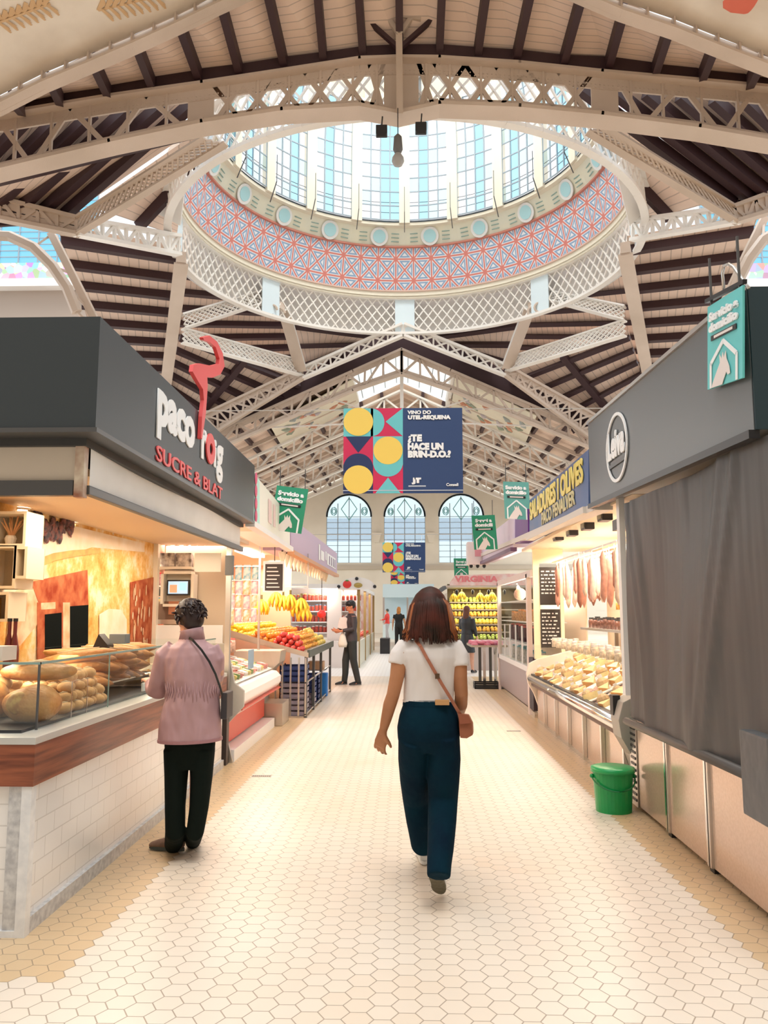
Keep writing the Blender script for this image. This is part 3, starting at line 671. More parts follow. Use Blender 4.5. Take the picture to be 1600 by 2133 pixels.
# wall built in strips around openings
bmw.box(-22,22,YW,YW+.5,0,zb); cur=-22
for cx,r in WC:
    bmw.box(cur,cx-r,YW,YW+.5,zb,17); n=16
    for j in range(n):
        a0,a1=math.pi*(1-j/n),math.pi*(1-(j+1)/n); x0,x1=cx+r*math.cos(a0),cx+r*math.cos(a1); z0,z1=zs+r*math.sin(a0),zs+r*math.sin(a1)
        bmw.prism([(x0,YW,z0),(x1,YW,z1),(x1,YW,17),(x0,YW,17)],(0,.5,0))
    cur=cx+r
bmw.box(cur,22,YW,YW+.5,zb,17)
bmw.obj('wall_back',stone,kind='structure')
B().box(-22,22,YW-.25,YW,zb-.5,zb-.15).obj('trim_1',mat('stone_ledge',(.55,.49,.40),.7),kind='structure')
GREYP=glassmat('frosted_grey_glass',(.74,.78,.84),.12,.3)
for i,(cx,r) in enumerate(WC):
    o=B().prism(archpts(cx,zb,zs,r,YW+.2),(0,.03,0)).obj('window_%d'%(i+1),glassmat('milky_cyan_glass',(.86,.95,.97),.05),kind='structure')
    B().box(cx-r,cx+r,YW+.12,YW+.15,zb+1.6,zs-.1).obj('blind_screen',glassmat('translucent_grey_blind',(.80,.81,.85),.05,.4),o)
    b=B()
    for k in range(5): x=cx-r+2*r*k/4; b.bar((x,YW+.1,zb),(x,YW+.1,zs+(r*.9 if k==2 else r*.6 if k in(1,3) else 0)),.09,.06)
    for k in range(9): z=zb+(zs-zb)*k/8; b.bar((cx-r,YW+.1,z),(cx+r,YW+.1,z),.04,.04)
    for rr in (r,r*.98): 
        for j in range(16):
            a0,a1=j*math.pi/16,(j+1)*math.pi/16; b.bar((cx+rr*math.cos(a0),YW+.05,zs+rr*math.sin(a0)),(cx+rr*math.cos(a1),YW+.05,zs+rr*math.sin(a1)),.12,.12)
    b.obj('glazing_bars',LEAD,o)
    b=B(); d=r*.5; P=[(0,d),(d*.7,0),(0,-d),(-d*.7,0)]
    for j in range(4): b.bar((cx+P[j][0],YW+.08,zs+r*.35+P[j][1]),(cx+P[(j+1)%4][0],YW+.08,zs+r*.35+P[(j+1)%4][1]),.1,.06)
    for s in (-1,1):
        for q in (.35,.6): b.tube([(cx+s*(r*.68)+.22*q*math.cos(t*.7)*r,YW+.08,zs+r*.25+.3*q*math.sin(t*.7)*r) for t in range(10)],.04,6)
    b.obj('stained_tracery',mat('teal_tracery',(.25,.55,.58),.4),o)
for x in (785,898):
    c=aY(x,1120,YW); b=B(); b.prism([(c.x-.35,YW-.02,c.z+.35),(c.x+.35,YW-.02,c.z+.35),(c.x+.15,YW-.02,c.z-.4),(c.x-.15,YW-.02,c.z-.4)],(0,-.3,0))
    b.obj('wall_corbel',stone,label='small carved stone corbel on the end wall %s the middle window'%('left of' if x<840 else 'right of'),cat='corbel')
# ---------------- transept windows at the far left and right
def tw(s):
    Y=33.0
    if s<0: x0,x1=aY(-150,600,Y).x,aY(150,600,Y).x
    else: x0,x1=aY(1565,600,Y).x,aY(1760,600,Y).x
    z0,z1,z2,z3=[aY(0 if s<0 else 1600,y,Y).z for y in (660,590,550,495)]
    zt=z3+2.5
    B().box(x0-2,x1+1,Y,Y+.3,0,z1).obj('wall_left' if s<0 else 'wall_right',mat('brown_side_wall',(.42,.34,.28),.8),kind='structure')
    o=B().box(x0-2,x1+1,Y,Y+.05,z2,zt).obj('window_%d'%(4 if s<0 else 5),CYN,kind='structure')
    b=B()
    for k in range(12): x=x0-2+(x1-x0+3)*k/11; b.bar((x,Y-.05,z2),(x,Y-.05,zt),.08,.05)
    for k in range(14): z=z2+(zt-z2)*k/13; b.bar((x0-2,Y-.05,z),(x1+1,Y-.05,z),.035,.04)
    b.obj('glazing_bars',LEAD,o)
    ms=mat('multicoloured_tile_strip',(.8,.8,.8),.5); nt=ms.node_tree
    if len(nt.nodes)<4:
        tx=N(nt,'ShaderNodeTexCoord'); vo=N(nt,'ShaderNodeTexVoronoi'); vo.inputs['Scale'].default_value=3.5; nt.links.new(tx.outputs['Object'],vo.inputs['Vector']); nt.links.new(mixc(nt,.35,vo.outputs['Color'],(.9,.9,.9)),nt.nodes['Principled BSDF'].inputs['Base Color'])
    B().box(x0-2,x1+1,Y-.1,Y,z1,z2).obj('trim_%d'%(2 if s<0 else 3),ms,kind='structure')
    B().box(x0-2,x1+1,Y-.5,Y+.1,z1-.35,z1).obj('trim_%d'%(4 if s<0 else 5),PAINT_LIT,kind='structure')
    # arched brace
    a=empty('arch_brace',(0,0,0),'curved cream arch brace beside the cyan window at the %s edge'%('left' if s<0 else 'right'),'brace')
    if s<0: cur=[(-60,488),(20,492),(70,515),(110,555),(140,600),(160,650)]; st=[(108,488),(150,570),(190,650),(215,700)]
    else: cur=[(1700,455),(1640,470),(1590,500),(1560,540),(1540,580),(1525,620)]; st=[(1592,455),(1560,520),(1530,585),(1505,640)]
    B().tube([aY(x,y,22) for x,y in cur],[(.16,.13)]*6,6).obj('curved_rib',PAINT,a); b=B()
    for i in range(3): b.bar(aY(*st[i],22.4),aY(*st[i+1],22.4),.3,.2)
    b.obj('straight_rib',PAINT,a); b=B()
    for (x,y),(u,v) in zip(cur[2:],st[:]): b.bar(aY(x,y,22),aY(u,v,22.4),.06,.06)
    b.obj('rib_ties',PAINT,a)
tw(-1); tw(1)

area('nave_fill',(-15,47,9.5),(0,R(-70),0),6,14,1900,(1,.98,.94)); area('nave_fill',(15,47,9.5),(0,R(70),0),6,14,1900,(1,.98,.94))  # unseen fills added at both nave sides to brighten the end wall
# ================= LEFT SIDE =================
TILE=mat('white_wall_tiles',(.84,.83,.81),.22); nt=TILE.node_tree
g=N(nt,'ShaderNodeTexCoord'); br=N(nt,'ShaderNodeTexBrick'); nt.links.new(g.outputs['UV'],br.inputs['Vector']); br.inputs['Scale'].default_value=1; br.inputs['Brick Width'].default_value=.2; br.inputs['Row Height'].default_value=.1; br.inputs['Mortar Size'].default_value=.0035
br.inputs['Color1'].default_value=(.86,.84,.81,1); br.inputs['Color2'].default_value=(.81,.80,.78,1); br.inputs['Mortar'].default_value=(.66,.64,.61,1); nt.links.new(br.outputs['Color'],nt.nodes['Principled BSDF'].inputs['Base Color'])
MARB=mat('grey_marble',(.62,.62,.61),.35,noise=(28,.3,(.42,.42,.43))); MARBL=mat('pale_marble',(.80,.80,.79),.3,noise=(14,.2,(.66,.67,.68)))
def wood(n,c1,c2,vec,rough=.35):
    m=mat(n,c1,rough); nt=m.node_tree; tc=N(nt,'ShaderNodeTexCoord'); mp=N(nt,'ShaderNodeMapping'); mp.inputs['Scale'].default_value=vec
    no=N(nt,'ShaderNodeTexNoise'); no.inputs['Scale'].default_value=2.2; no.inputs['Detail'].default_value=6; nt.links.new(tc.outputs['Object'],mp.inputs[0]); nt.links.new(mp.outputs[0],no.inputs['Vector'])
    r=N(nt,'ShaderNodeMapRange'); r.inputs[1].default_value=.38; r.inputs[2].default_value=.62; nt.links.new(no.outputs[0],r.inputs[0]); nt.links.new(mixc(nt,r.outputs[0],c1,c2),nt.nodes['Principled BSDF'].inputs['Base Color']); return m
WOOD=wood('red_brown_plank_wood',(.12,.028,.012),(.30,.085,.035),(1,1,14)); WOODY=wood('red_brown_plank_wood_side',(.12,.028,.012),(.30,.085,.035),(1,.6,14))
bk=empty('bakery_counter',(-1.8,3.96,0),'bakery display counter clad in white tiles with a dark wooden band','counter')
XA,YA=-1.80,3.96; XB,YB=-2.72,8.15
def uvbox(x,y0,y1,z0,z1,axis):
    b=B()
    if axis=='x': b.quad([(x,y0,z0),(x,y1,z0),(x,y1,z1),(x,y0,z1)],((y0,z0),(y1,z0),(y1,z1),(y0,z1)))
    else: b.quad([(y0,x,z0),(y1,x,z0),(y1,x,z1),(y0,x,z1)],((y0,z0),(y1,z0),(y1,z1),(y0,z1)))
    return b
B().box(XB,XA-.03,YA+.03,YB,0,.69).obj('base',MARBL,bk)
uvbox(XA-.025,YA+.02,YB,.07,.70,'x').obj('side_tiles',TILE,bk,recalc=False)
uvbox(YA+.025,XB,XA-.11,.02,.70,'y').obj('front_tiles',TILE,bk,recalc=False)
B().box(XA-.028,XA,YA,YB,0,.075).obj('skirting',MARB,bk); B().box(XB,XA-.03,YA-.002,YA+.028,0,.03).obj('front_skirting',MARBL,bk)
b=B(); b.box(XA-.11,XA-.04,YA+.005,YA+.03,.03,.70); b.obj('corner_pilaster',MARB,bk); B().box(XA-.045,XA+.003,YA-.003,YA+.05,0,.69).obj('corner_strip',MARBL,bk)
B().box(XA-.06,XA+.012,YA-.012,YB,.69,.885).obj('wood_band_side',WOODY,bk); B().box(XB,XA-.06,YA-.012,YA+.06,.69,.885).obj('wood_band_front',WOOD,bk)
B().box(XB,XA+.015,YA-.015,YB,.885,.92).obj('ledge',mat('grey_steel_ledge',(.55,.55,.52),.35,.3),bk,bevel=.006)
B().box(XB,XA-.12,YA+.12,YB-.05,.92,.935).obj('dark_tray',mat('dark_tray',(.03,.03,.035),.4),bk)
gc=empty('glass_display_case',(-1.9,4.2,.92),'low glass case standing on the bakery counter over the bread','display case')
gx,gy=-1.9,4.2
B().box(gx-.006,gx,gy,8.1,.92,1.25).obj('side_pane',GLASS,gc); B().box(XB,gx-.006,gy,gy+.006,.92,1.25).obj('front_pane',GLASS,gc)
GEDGE=mat('green_glass_edge',(.25,.38,.34),.2)
B().box(XB,gx,gy,8.1,1.25,1.256).obj('top_pane',GLASS,gc)
B().box(XB,gx+.004,gy-.004,gy+.012,1.25,1.262).obj('front_edge',GEDGE,gc); B().box(gx-.012,gx+.004,gy,8.1,1.25,1.262).obj('side_edge',GEDGE,gc)
B().bar((gx,gy,.92),(gx,gy,1.25),.01,.01).obj('corner_joint',DSTEEL,gc)
for y in (5.2,6.3,7.3): B().bar((gx,y,.92),(gx,y,1.25),.006,.006).obj('pane_joint',GEDGE,gc)
B().box(-2.7,-2.12,4.24,4.40,1.265,1.34).obj('price_strip',mat('cream_price_strip',(.80,.70,.60),.5),None,label='cream price strip lying on top of the glass case at the left edge',cat='price strip')
B().box(-2.35,-2.14,4.18,4.21,1.27,1.33).obj('price_card',WHITE,None,label='white blank card propped before the cream price strip on the glass case',cat='card')
# fascia sign
XF=-1.58; YFa=3.99; YFb=8.30; ZT=aX(182,633,XF).z; ZBt=aX(172,880,XF).z
sg=empty('bakery_sign_board',(XF,YFa,ZBt),'dark grey bakery fascia with the white words paco roig and a red plume','sign')
B().box(-4.6,XF,YFa,YFb,ZBt,ZT).obj('board',DGREY,sg)
B().box(-4.6,XF+.012,YFa-.012,YFb,ZBt-.012,ZBt+.012).obj('lower_edge_trim',DSTEEL,sg)
B().box(-4.6,XF-.10,YFa+.14,YFb-.02,ZBt-.05,ZBt-.001).obj('soffit_edge',mat('dark_soffit',(.05,.05,.05),.6),sg)
WL=mat('white_sign_letters',(.88,.90,.90),.4); RL=mat('red_sign_letters',(.80,.09,.09),.4)
def onF(px,py,X=XF+.01): return aX(px,py,X)
# lettering along +Y, read from the aisle: x axis of text = +Y seen from +X side
def sidetext(name,body,px0,px1,pyt0,pyb0,m,parent,X,bold=.01,flip=1,sx=None,below=False):
    p0=aX(px0,pyt0,X); p1=aX(px0,pyb0,X); q=aX(px1,pyt0,X); h=p0.z-p1.z; wd=abs(q.y-p0.y); mid=(p0.y+q.y)/2
    return put_text(name,body,h*1.38,(X,mid,(p0.z+p1.z)/2),(0,1 if flip>0 else -1,0),(0,0,1),m,parent,bold,fitw=wd)
def sidefit(name,body,px0,px1,pyt,pyb,m,bold):
    p0=aX(px0,pyt,XF+.006); p1=aX(px0,pyb,XF+.006); q=aX(px1,pyt,XF+.006)
    put_text(name,body,.3,(XF+.006,(p0.y+q.y)/2,(p0.z+p1.z)/2),(0,1,0),(0,0,1),m,sg,bold,fitw=abs(q.y-p0.y),fith=p0.z-p1.z)
sidefit('lettering','paco',329,408,806,913,WL,.014); sidefit('lettering','r',419,431,889,954,WL,.014); sidefit('lettering','i',446,451,914,972,WL,.01); sidefit('lettering','g',452,465,922,1003,WL,.012)
sidefit('red_lettering','SUCRE & BLAT',326,465,925,959,RL,.004)
c=aX(437,935,XF+.006); ry_=(aX(446,935,XF).y-aX(428,935,XF).y)/2; rz_=(aX(437,903,XF).z-aX(437,967,XF).z)/2
b=B()
for j in range(28):
    q=lambda a,k,o=0: (XF+.006,c.y+ry_*k*math.cos(a)+o,c.z+rz_*k*math.sin(a)); a0,a1=2*math.pi*j/28,2*math.pi*(j+1)/28
    b.prism([q(a0,1),q(a1,1),q(a1,.38,.01),q(a0,.38,.01)],(.012,0,0))
b.obj('red_round_letter',RL,sg)
pl_=[(411,912),(413,868),(417,834),(415,811),(402,790),(393,774),(395,760),(408,757),(432,762),(449,758),(450,747),(442,723),(430,713),(417,708),(415,703),(429,699),(445,712),(457,736),(461,763),(452,780),(435,787),(424,785),(425,804),(423,834),(421,861),(413,915)]
b=B(); P=[aX(x,y,XF+.004) for x,y in pl_]
for tri in ([0,1,24,25],[1,2,23,24],[2,3,22,23],[3,4,21,22],[4,5,6,7],[4,7,8,21],[8,20,21],[8,9,19,20],[9,18,19],[9,10,17,18],[10,11,16,17],[11,12,15,16],[12,13,14,15]): b.prism([P[i] for i in tri],(.03,0,0))
b.obj('red_plume',RL,sg)
# blinds and soffit ceiling
ce=B().box(-4.4,-1.74,4.24,8.9,2.26,2.30).obj('stall_ceiling',mat('tan_ceiling_board',(.64,.46,.29),.5),None,label='warm beige panelled ceiling inside the bakery stall with small downlights',cat='ceiling panel')
bl=empty('roller_blind',(-1.70,4.19,2.16),'white roller blind rolled half down along the aisle side of the bakery','blind')
fabw=mat('white_blind_fabric',(.90,.90,.87),.7,noise=(3,.06)); zb0=ZBt-.05
b=B(); n=24
for i in range(n):
    y0,y1=4.22+(8.3-4.22)*i/n,4.22+(8.3-4.22)*(i+1)/n; f=lambda y: -1.70+.018*math.sin(y*2.1)
    for z0,z1 in ((2.19,2.33),(2.33,zb0)): b.quad([(f(y0),y0,z0),(f(y1),y1,z0),(f(y1),y1,z1),(f(y0),y0,z1)])
b.obj('blind_fabric',fabw,bl,smooth=True,recalc=False); B().box(-1.72,-1.68,4.2,8.3,2.14,2.19).obj('blind_bar',DSTEEL,bl,bevel=.006)
bl2=empty('roller_blind',(-4.4,4.19,2.16),'beige roller blind rolled half down across the front end of the bakery','blind')
fb=mat('beige_blind_fabric',(.66,.58,.48),.75,bump=(4,.6,(1,1,.3))); B().box(-4.4,-1.75,4.17,4.185,2.2,zb0).obj('blind_fabric',fb,bl2); B().box(-4.4,-1.75,4.15,4.20,2.13,2.21).obj('blind_bar',DSTEEL,bl2)
b=B(); b.box(-1.745,-1.695,4.15,4.205,2.12,zb0); b.obj('corner_post',mat('striped_wood_corner',(.75,.66,.52),.5,noise=(6,.8,(.30,.08,.03))),None,label='short striped wooden corner piece between the two roller blinds',cat='post')
pm=empty('steel_post',(-1.83,8.33,0),'slim steel post at the far corner of the bakery beside the woman in pink','post')
B().box(-1.855,-1.805,8.30,8.36,0,2.6).obj('shaft',STEEL,pm); B().box(-1.95,-1.80,8.25,8.36,.0,.5).obj('dark_foot',mat('dark_brown_box',(.05,.035,.03),.5),pm); B().box(-1.86,-1.78,8.27,8.33,1.9,2.1).obj('clamp',DSTEEL,pm)
# downlights
dl=mat('lit_downlight',(1,.95,.85),.4,emit=14)
proto=empty('downlight',(0,0,0),'round recessed downlight glowing in the bakery ceiling','downlight')
B().cyl((0,0,-.012),.05,.012,20).obj('light_disc',dl,proto); B().lathe((0,0,-.015),[(.05,.0),(.066,0),(.066,.015)],24).obj('trim_ring',CHROME,proto)
locs=[aZ(x,y,2.26) for x,y in ((43,1058),(145,1088),(222,1110),(288,1128),(338,1146),(390,1160))]
for p in locs: p.y=min(p.y,8.75)
copies(proto,[((p.x,p.y,2.258),0,1) for p in locs],'downlights in the bakery ceiling')
for p in locs: spot('downlight_beam',(p.x,p.y,2.23),95,(1,.80,.58),140)
area('case_fill',(-2.25,6.1,1.235),(0,0,0),.12,3.6,16,(1,.85,.62)); area('bakery_fill',(-2.2,6.4,2.2),(0,0,0),.5,3.6,40,(1,.84,.64))  # added fills without fittings, brightening the bread and stall interior
# mural wall
XM=-2.75
mu=empty('wall_mural',(XM,4.6,.3),'sunny courtyard mural with red doors on the back wall of the bakery','mural')
plast=mat('mural_ochre_plaster',(.80,.62,.36),.8,spec=.1); nt=plast.node_tree; tc=N(nt,'ShaderNodeTexCoord'); no=N(nt,'ShaderNodeTexNoise'); no.inputs['Scale'].default_value=3.2; no.inputs['Detail'].default_value=8; no.inputs['Roughness'].default_value=.7; nt.links.new(tc.outputs['Object'],no.inputs['Vector'])
cr=N(nt,'ShaderNodeValToRGB'); nt.links.new(no.outputs[0],cr.inputs[0]); e=cr.color_ramp.elements; e[0].position=.36; e[0].color=(.62,.28,.06,1); e[1].position=.62; e[1].color=(.84,.72,.52,1); x_=e.new(.5); x_.color=(.80,.50,.18,1); nt.links.new(cr.outputs[0],nt.nodes['Principled BSDF'].inputs['Base Color'])
B().box(XM-.06,XM,4.6,8.75,.3,2.26).obj('mural_ground',plast,mu)
MM={'w':mat('mural_pale_wall',(.84,.74,.62),.7,noise=(5,.12,(.78,.62,.42))),'o':mat('mural_ochre_arch',(.72,.42,.12),.7,noise=(9,.3)),'r':mat('mural_red_wood',(.30,.045,.018),.8,spec=.1,noise=(7,.5,(.55,.18,.08))),'d':mat('mural_dark_opening',(.004,.006,.006),.9,spec=.05),'f':mat('mural_foliage',(.22,.07,.06),.7,noise=(22,.8,(.02,.02,.03))),'l':mat('mural_light_frame',(.80,.62,.42),.7,noise=(6,.4,(.6,.3,.14)))}
def mshape(px,mk,lay,name):
    P=[aX(x,y,XM) for x,y in px]; B().prism([p+Vector((.002*lay,0,0)) for p in P],(.004,0,0)).obj(name,MM[mk],mu)
mshape([(-20,1070),(150,1095),(300,1132),(300,1150),(190,1140),(60,1185),(20,1250),(-20,1240)],'w',1,'painted_sky_wall')
mshape([(55,1188),(75,1165),(110,1152),(150,1146),(205,1143),(205,1152),(150,1160),(110,1168),(75,1185),(58,1194)],'o',3,'painted_arch')
mshape([(62,1212),(180,1187),(182,1262),(85,1275)],'r',3,'painted_lintel')
mshape([(142,1263),(181,1260),(180,1365),(142,1365)],'d',5,'painted_opening')
mshape([(75,1255),(130,1252),(130,1375),(75,1375)],'r',4,'painted_door'); mshape([(82,1256),(112,1254),(112,1268),(82,1270)],'l',5,'painted_panel'); mshape([(128,1255),(142,1255),(142,1370),(128,1370)],'l',5,'painted_jamb')
mshape([(90,1280),(125,1276),(125,1360),(90,1360)],'d',5,'painted_window')
mshape([(60,1208),(84,1255),(76,1300),(40,1345),(10,1345),(20,1240)],'l',2,'painted_side_wall')
mshape([(270,1213),(320,1202),(318,1352),(270,1350)],'r',3,'painted_shutter')
mshape([(205,1280),(225,1268),(250,1270),(262,1290),(262,1360),(205,1360)],'w',3,'painted_patch')
random.seed(3)
b=B()
for i in range(60):
    px,py=random.gauss(98,26),random.gauss(1100,11); px=min(max(px,50),158); p=aX(px,py,XM+.02); b.ell(p,.012,random.uniform(.02,.06),random.uniform(.02,.05),6,Euler((random.random()*3,0,0)).to_matrix())
b.obj('painted_foliage',MM['f'],mu)
b=B()
for i in range(26):
    px,py=random.uniform(276,312),random.uniform(1225,1345); p=aX(px,py,XM+.016); b.ell(p,.003,.02,random.uniform(.02,.07),6)
b.obj('painted_light_flecks',MM['l'],mu)
# cube shelves at the left edge
SH=mat('cream_shelf_board',(.78,.66,.48),.5)
def cube(px0,py0,px1,py1,Y,label):
    a=aY(px0,py0,Y); c=aY(px1,py1,Y); r=empty('cube_shelf',(a.x,Y,c.z),label,'shelf')
    x0,x1,z0,z1=a.x,c.x,c.z,a.z; t=.018; d=.25
    B().box(x0,x1,Y,Y+d,z0,z0+t).obj('bottom_board',SH,r); B().box(x0,x1,Y,Y+d,z1-t,z1).obj('top_board',SH,r); B().box(x0,x0+t,Y,Y+d,z0+t,z1-t).obj('side_board',SH,r); B().box(x1-t,x1,Y,Y+d,z0+t,z1-t).obj('side_board',SH,r); B().box(x0,x1,Y+d,Y+d+.01,z0,z1).obj('back_board',mat('tan_shelf_back',(.50,.38,.24),.6),r)
    return r
cube(-40,1065,52,1138,5.2,'uppermost cream cube shelf at the left edge of the bakery, holding dried stalks')
cube(-50,1136,30,1226,5.2,'large empty cream cube shelf under the one with dried stalks'); cube(30,1138,54,1205,5.2,'narrow cream cube shelf right of the large empty one'); cube(-50,1233,15,1295,5.2,'lowest cream cube shelf at the left edge, above the bottles')
p=aY(22,1125,5.35); r_=empty('dried_stalks',p,'bundle of orange dried stalks standing in the top cube shelf','plant'); b=B()
for i in range(14): a_=random.uniform(-.5,.5); b.tube([(0,0,0),(a_*.06,.01,.05),(a_*.2,random.uniform(-.03,.03),random.uniform(.1,.17))],[.008,.008,.003],5)
b.obj('stalks',mat('orange_straw',(.70,.36,.16),.7),r_); B().lathe((0,0,-.03),[(.03,0),(.04,.04),(.03,.06)],12).obj('pot',WARMW,r_)
for x,lb in ((17,'left one of the two slim dark bottles behind the price strip'),(29,'right one of the two slim dark bottles behind the price strip')):
    p=aY(x,1362,5.2); r_=empty('oil_bottle',(p.x,5.2,1.0),lb,'bottle')
    zz=p.z-1.0; B().lathe((0,0,.0),[(0,0),(.03,0),(.03,.28),(.012,.38),(.012,.46),(.014,.47),(0,.47)],16).obj('bottle_body',mat('dark_red_bottle',(.12,.02,.02),.2),r_,smooth=True); B().cyl((0,0,.46),.015,.02,12).obj('cap',BLACK,r_)
# back shelf to carry bottles and scale
B().box(-2.75,-2.55,4.7,8.3,.96,1.0).obj('back_shelf',SH,None,label='narrow cream shelf along the foot of the courtyard mural',cat='shelf')
# scale on the counter (black head seen above the case)
p=aX(212,1352,-2.2); sc_=empty('shop_scale',(-2.2,p.y,1.262),'black and grey shop scale standing on the glass case','scale')
B().prism([(-.06,-.02,0),(-.02,-.02,.10),(.05,-.02,.02),(.05,-.02,0)],(0,.12,0)).obj('scale_head',BLACK,sc_); B().box(.05,.17,.0,.10,.03,.10).obj('printer',mat('grey_printer',(.16,.19,.20),.4),sc_,bevel=.006); B().cyl((0,.04,-.0),.045,.02,16).obj('base',BLACK,sc_)
# end zone: post, glass partition, monitor
YE=8.75
B().box(-2.78,-2.70,YE-.03,YE+.05,.9,2.26).obj('white_pillar',WARMW,None,label='narrow cream pillar at the right end of the mural',cat='pillar')
B().box(-2.7,-1.98,YE,YE+.02,.9,1.38).obj('splash_panel',WHITE,None,label='pale spotted panel behind the bread counter, left of the head of the woman in pink',cat='panel')
o=B().box(-2.70,-1.95,YE+.25,YE+.28,.9,2.26).obj('back_partition',mat('beige_partition',(.66,.54,.40),.6),None,label='beige back partition carrying the small screen in the bakery',cat='partition')
p=aY(372,1224,YE+.1); mo=empty('small_monitor',p,'small black framed screen on a white shelf in the bakery','monitor')
B().box(-.125,.125,-.02,.02,-.085,.085).obj('frame',BLACK,mo,bevel=.005); B().box(-.108,.108,-.024,-.02,-.068,.068).obj('screen',mat('lit_screen',(.35,.50,.62),.3,emit=.9),mo); B().box(-.09,-.01,-.027,-.024,-.055,.03).obj('screen_picture',mat('screen_orange',(.72,.36,.2),.3,emit=.5),mo); B().box(.02,.09,-.027,-.024,-.03,.055).obj('screen_tile',mat('screen_cyan',(.3,.7,.85),.3,emit=.8),mo)
a=aY(345,1196,YE+.12); c=aY(400,1258,YE+.12); fr=empty('screen_shelf',(a.x,YE+.1,c.z),'cream box shelf round the small monitor','shelf'); 
for (x0,x1,z0,z1,nm) in ((a.x,c.x,c.z-.03,c.z,'bottom_board'),(a.x,c.x,a.z,a.z+.03,'top_board'),(a.x-.03,a.x,c.z,a.z,'side_board'),(c.x,c.x+.03,c.z,a.z,'side_board')): B().box(x0,x1,YE+.05,YE+.22,z0,z1).obj(nm,WARMW,fr)
B().box(a.x,c.x,YE+.2,YE+.22,c.z,a.z).obj('back_board',WARMW,fr)
p=aY(330,1232,YE+.1); B().box(p.x-.04,p.x+.03,YE+.1,YE+.14,p.z-.05,p.z+.05).obj('wall_phone',BLACK,None,label='small black box mounted left of the bakery monitor',cat='device')
pics=mat('dark_photo_print',(.14,.10,.09),.4,noise=(16,.9,(.78,.72,.66)))
for i,(x0,x1,lb) in enumerate(((324,364,'wider of the two photo tins on the high shelf in the bakery'),(368,398,'narrower of the two photo tins on the high shelf in the bakery'))):
    a=aY(x0,1152,YE+.1); c=aY(x1,1180,YE+.1); B().box(a.x,c.x,YE+.08,YE+.2,c.z,a.z).obj('photo_tin',pics,None,label=lb,cat='tin')
a=aY(322,1181,YE+.1); c=aY(402,1186,YE+.1); hs=B().box(a.x,c.x,YE+.02,YE+.24,c.z,a.z).obj('high_shelf',WARMW,None,label='high white shelf carrying the photo tins in the bakery',cat='shelf')
a=aY(325,1250,YE+.1); c=aY(385,1300,YE+.1); cm=empty('coffee_machine',(a.x,YE+.1,c.z),'steel and copper coffee machine below the bakery monitor','machine'); w_=c.x-a.x; h_=a.z-c.z
B().box(0,w_,0,.14,0,h_*.95).obj('body',mat('brown_steel',(.18,.12,.09),.3,.5),cm,bevel=.01); B().box(w_*.45,w_*.8,-.02,0,h_*.4,h_*.95).obj('front_plate',mat('copper_plate',(.5,.25,.16),.3,.6),cm); B().box(0,w_,-.05,0,0,.05).obj('drip_tray',STEEL,cm)
p=aY(437,1172,8.55); B().box(p.x-.15,p.x+.13,8.5,8.52,p.z-.10,p.z+.10).obj('hanging_card',mat('translucent_notice',(.66,.62,.54),.5),None,label='pale blank notice hanging behind the steel post',cat='notice')
# ---------- bread
CR=mat('golden_bread_crust',(.60,.28,.08),.55,noise=(7,.5,(.40,.17,.05)),bump=(30,.4)); CRL=mat('pale_bread_crust',(.72,.44,.19),.6,noise=(8,.3,(.60,.34,.14)),bump=(30,.3)); CRB=mat('brown_loaf_crust',(.40,.15,.035),.5,noise=(5,.6,(.62,.33,.11)),bump=(22,.6)); FLOUR=mat('flour_dusted_crumb',(.82,.68,.46),.8,noise=(12,.3)); 
def loaf(name,sx,sy,sz,m,label,seg=20,parent=None,rough=.03,seed=1):
    rnd=random.Random(seed); b=B(); b.ell((0,0,sz*.8),sx,sy,sz,seg)
    ph=[rnd.uniform(0,6) for _ in range(6)]
    for v in b.b.verts:
        c=v.co; k=1+rough*(math.sin(c.x*31+ph[0])+math.sin(c.y*27+ph[1])+math.sin(c.z*24+ph[2])); v.co=Vector((c.x*k,c.y*k,max(0,c.z*k)))
    o=b.obj(name,m,None,smooth=True); setp(o,label,'bread'); return o
zt=.938
o=loaf('round_loaf',.155,.13,.105,CRB,'big round brown country loaf leaning on the front glass of the counter',32); p=aY(66,1500,4.42); o.location=(p.x,4.42,zt)
f2=B().ell((-.02,-.105,.10),.075,.032,.062,20).obj('dark_crown',mat('dark_baked_crown',(.38,.17,.05),.55,noise=(30,.5,(.6,.38,.12))),o,smooth=True)
s=empty('bread_stand',(aY(75,1450,4.55).x,4.62,zt),'clear shelf carrying the upper oval loaf in the case','stand'); B().box(-.2,.22,-.1,.14,.195,.2).obj('shelf_plate',GLASS,s); 
for x in (-.19,.21):
    for y in (-.09,.13): B().box(x-.002,x+.002,y-.002,y+.002,0,.195).obj('leg',CHROME,s)
o=loaf('oval_loaf',.20,.11,.058,CRB,'oval loaf with a split golden crust above the big round loaf',32,seed=4); p=aY(78,1455,4.6); o.location=(p.x,4.6,zt+.201); o.rotation_euler=(0,0,.2)
for y0 in (-.03,.03): B().tube([(-.13,y0-.03,.088),(0,y0,.10),(.13,y0+.02,.085)],[.004,.014,.004],8).obj('split_crust',FLOUR,o,smooth=True)
o=loaf('dark_loaf',.12,.12,.12,CRB,'dark round loaf cut off by the left edge of the photo',24,seed=6); p=aY(-5,1490,4.5); o.location=(p.x-.07,4.5,zt)
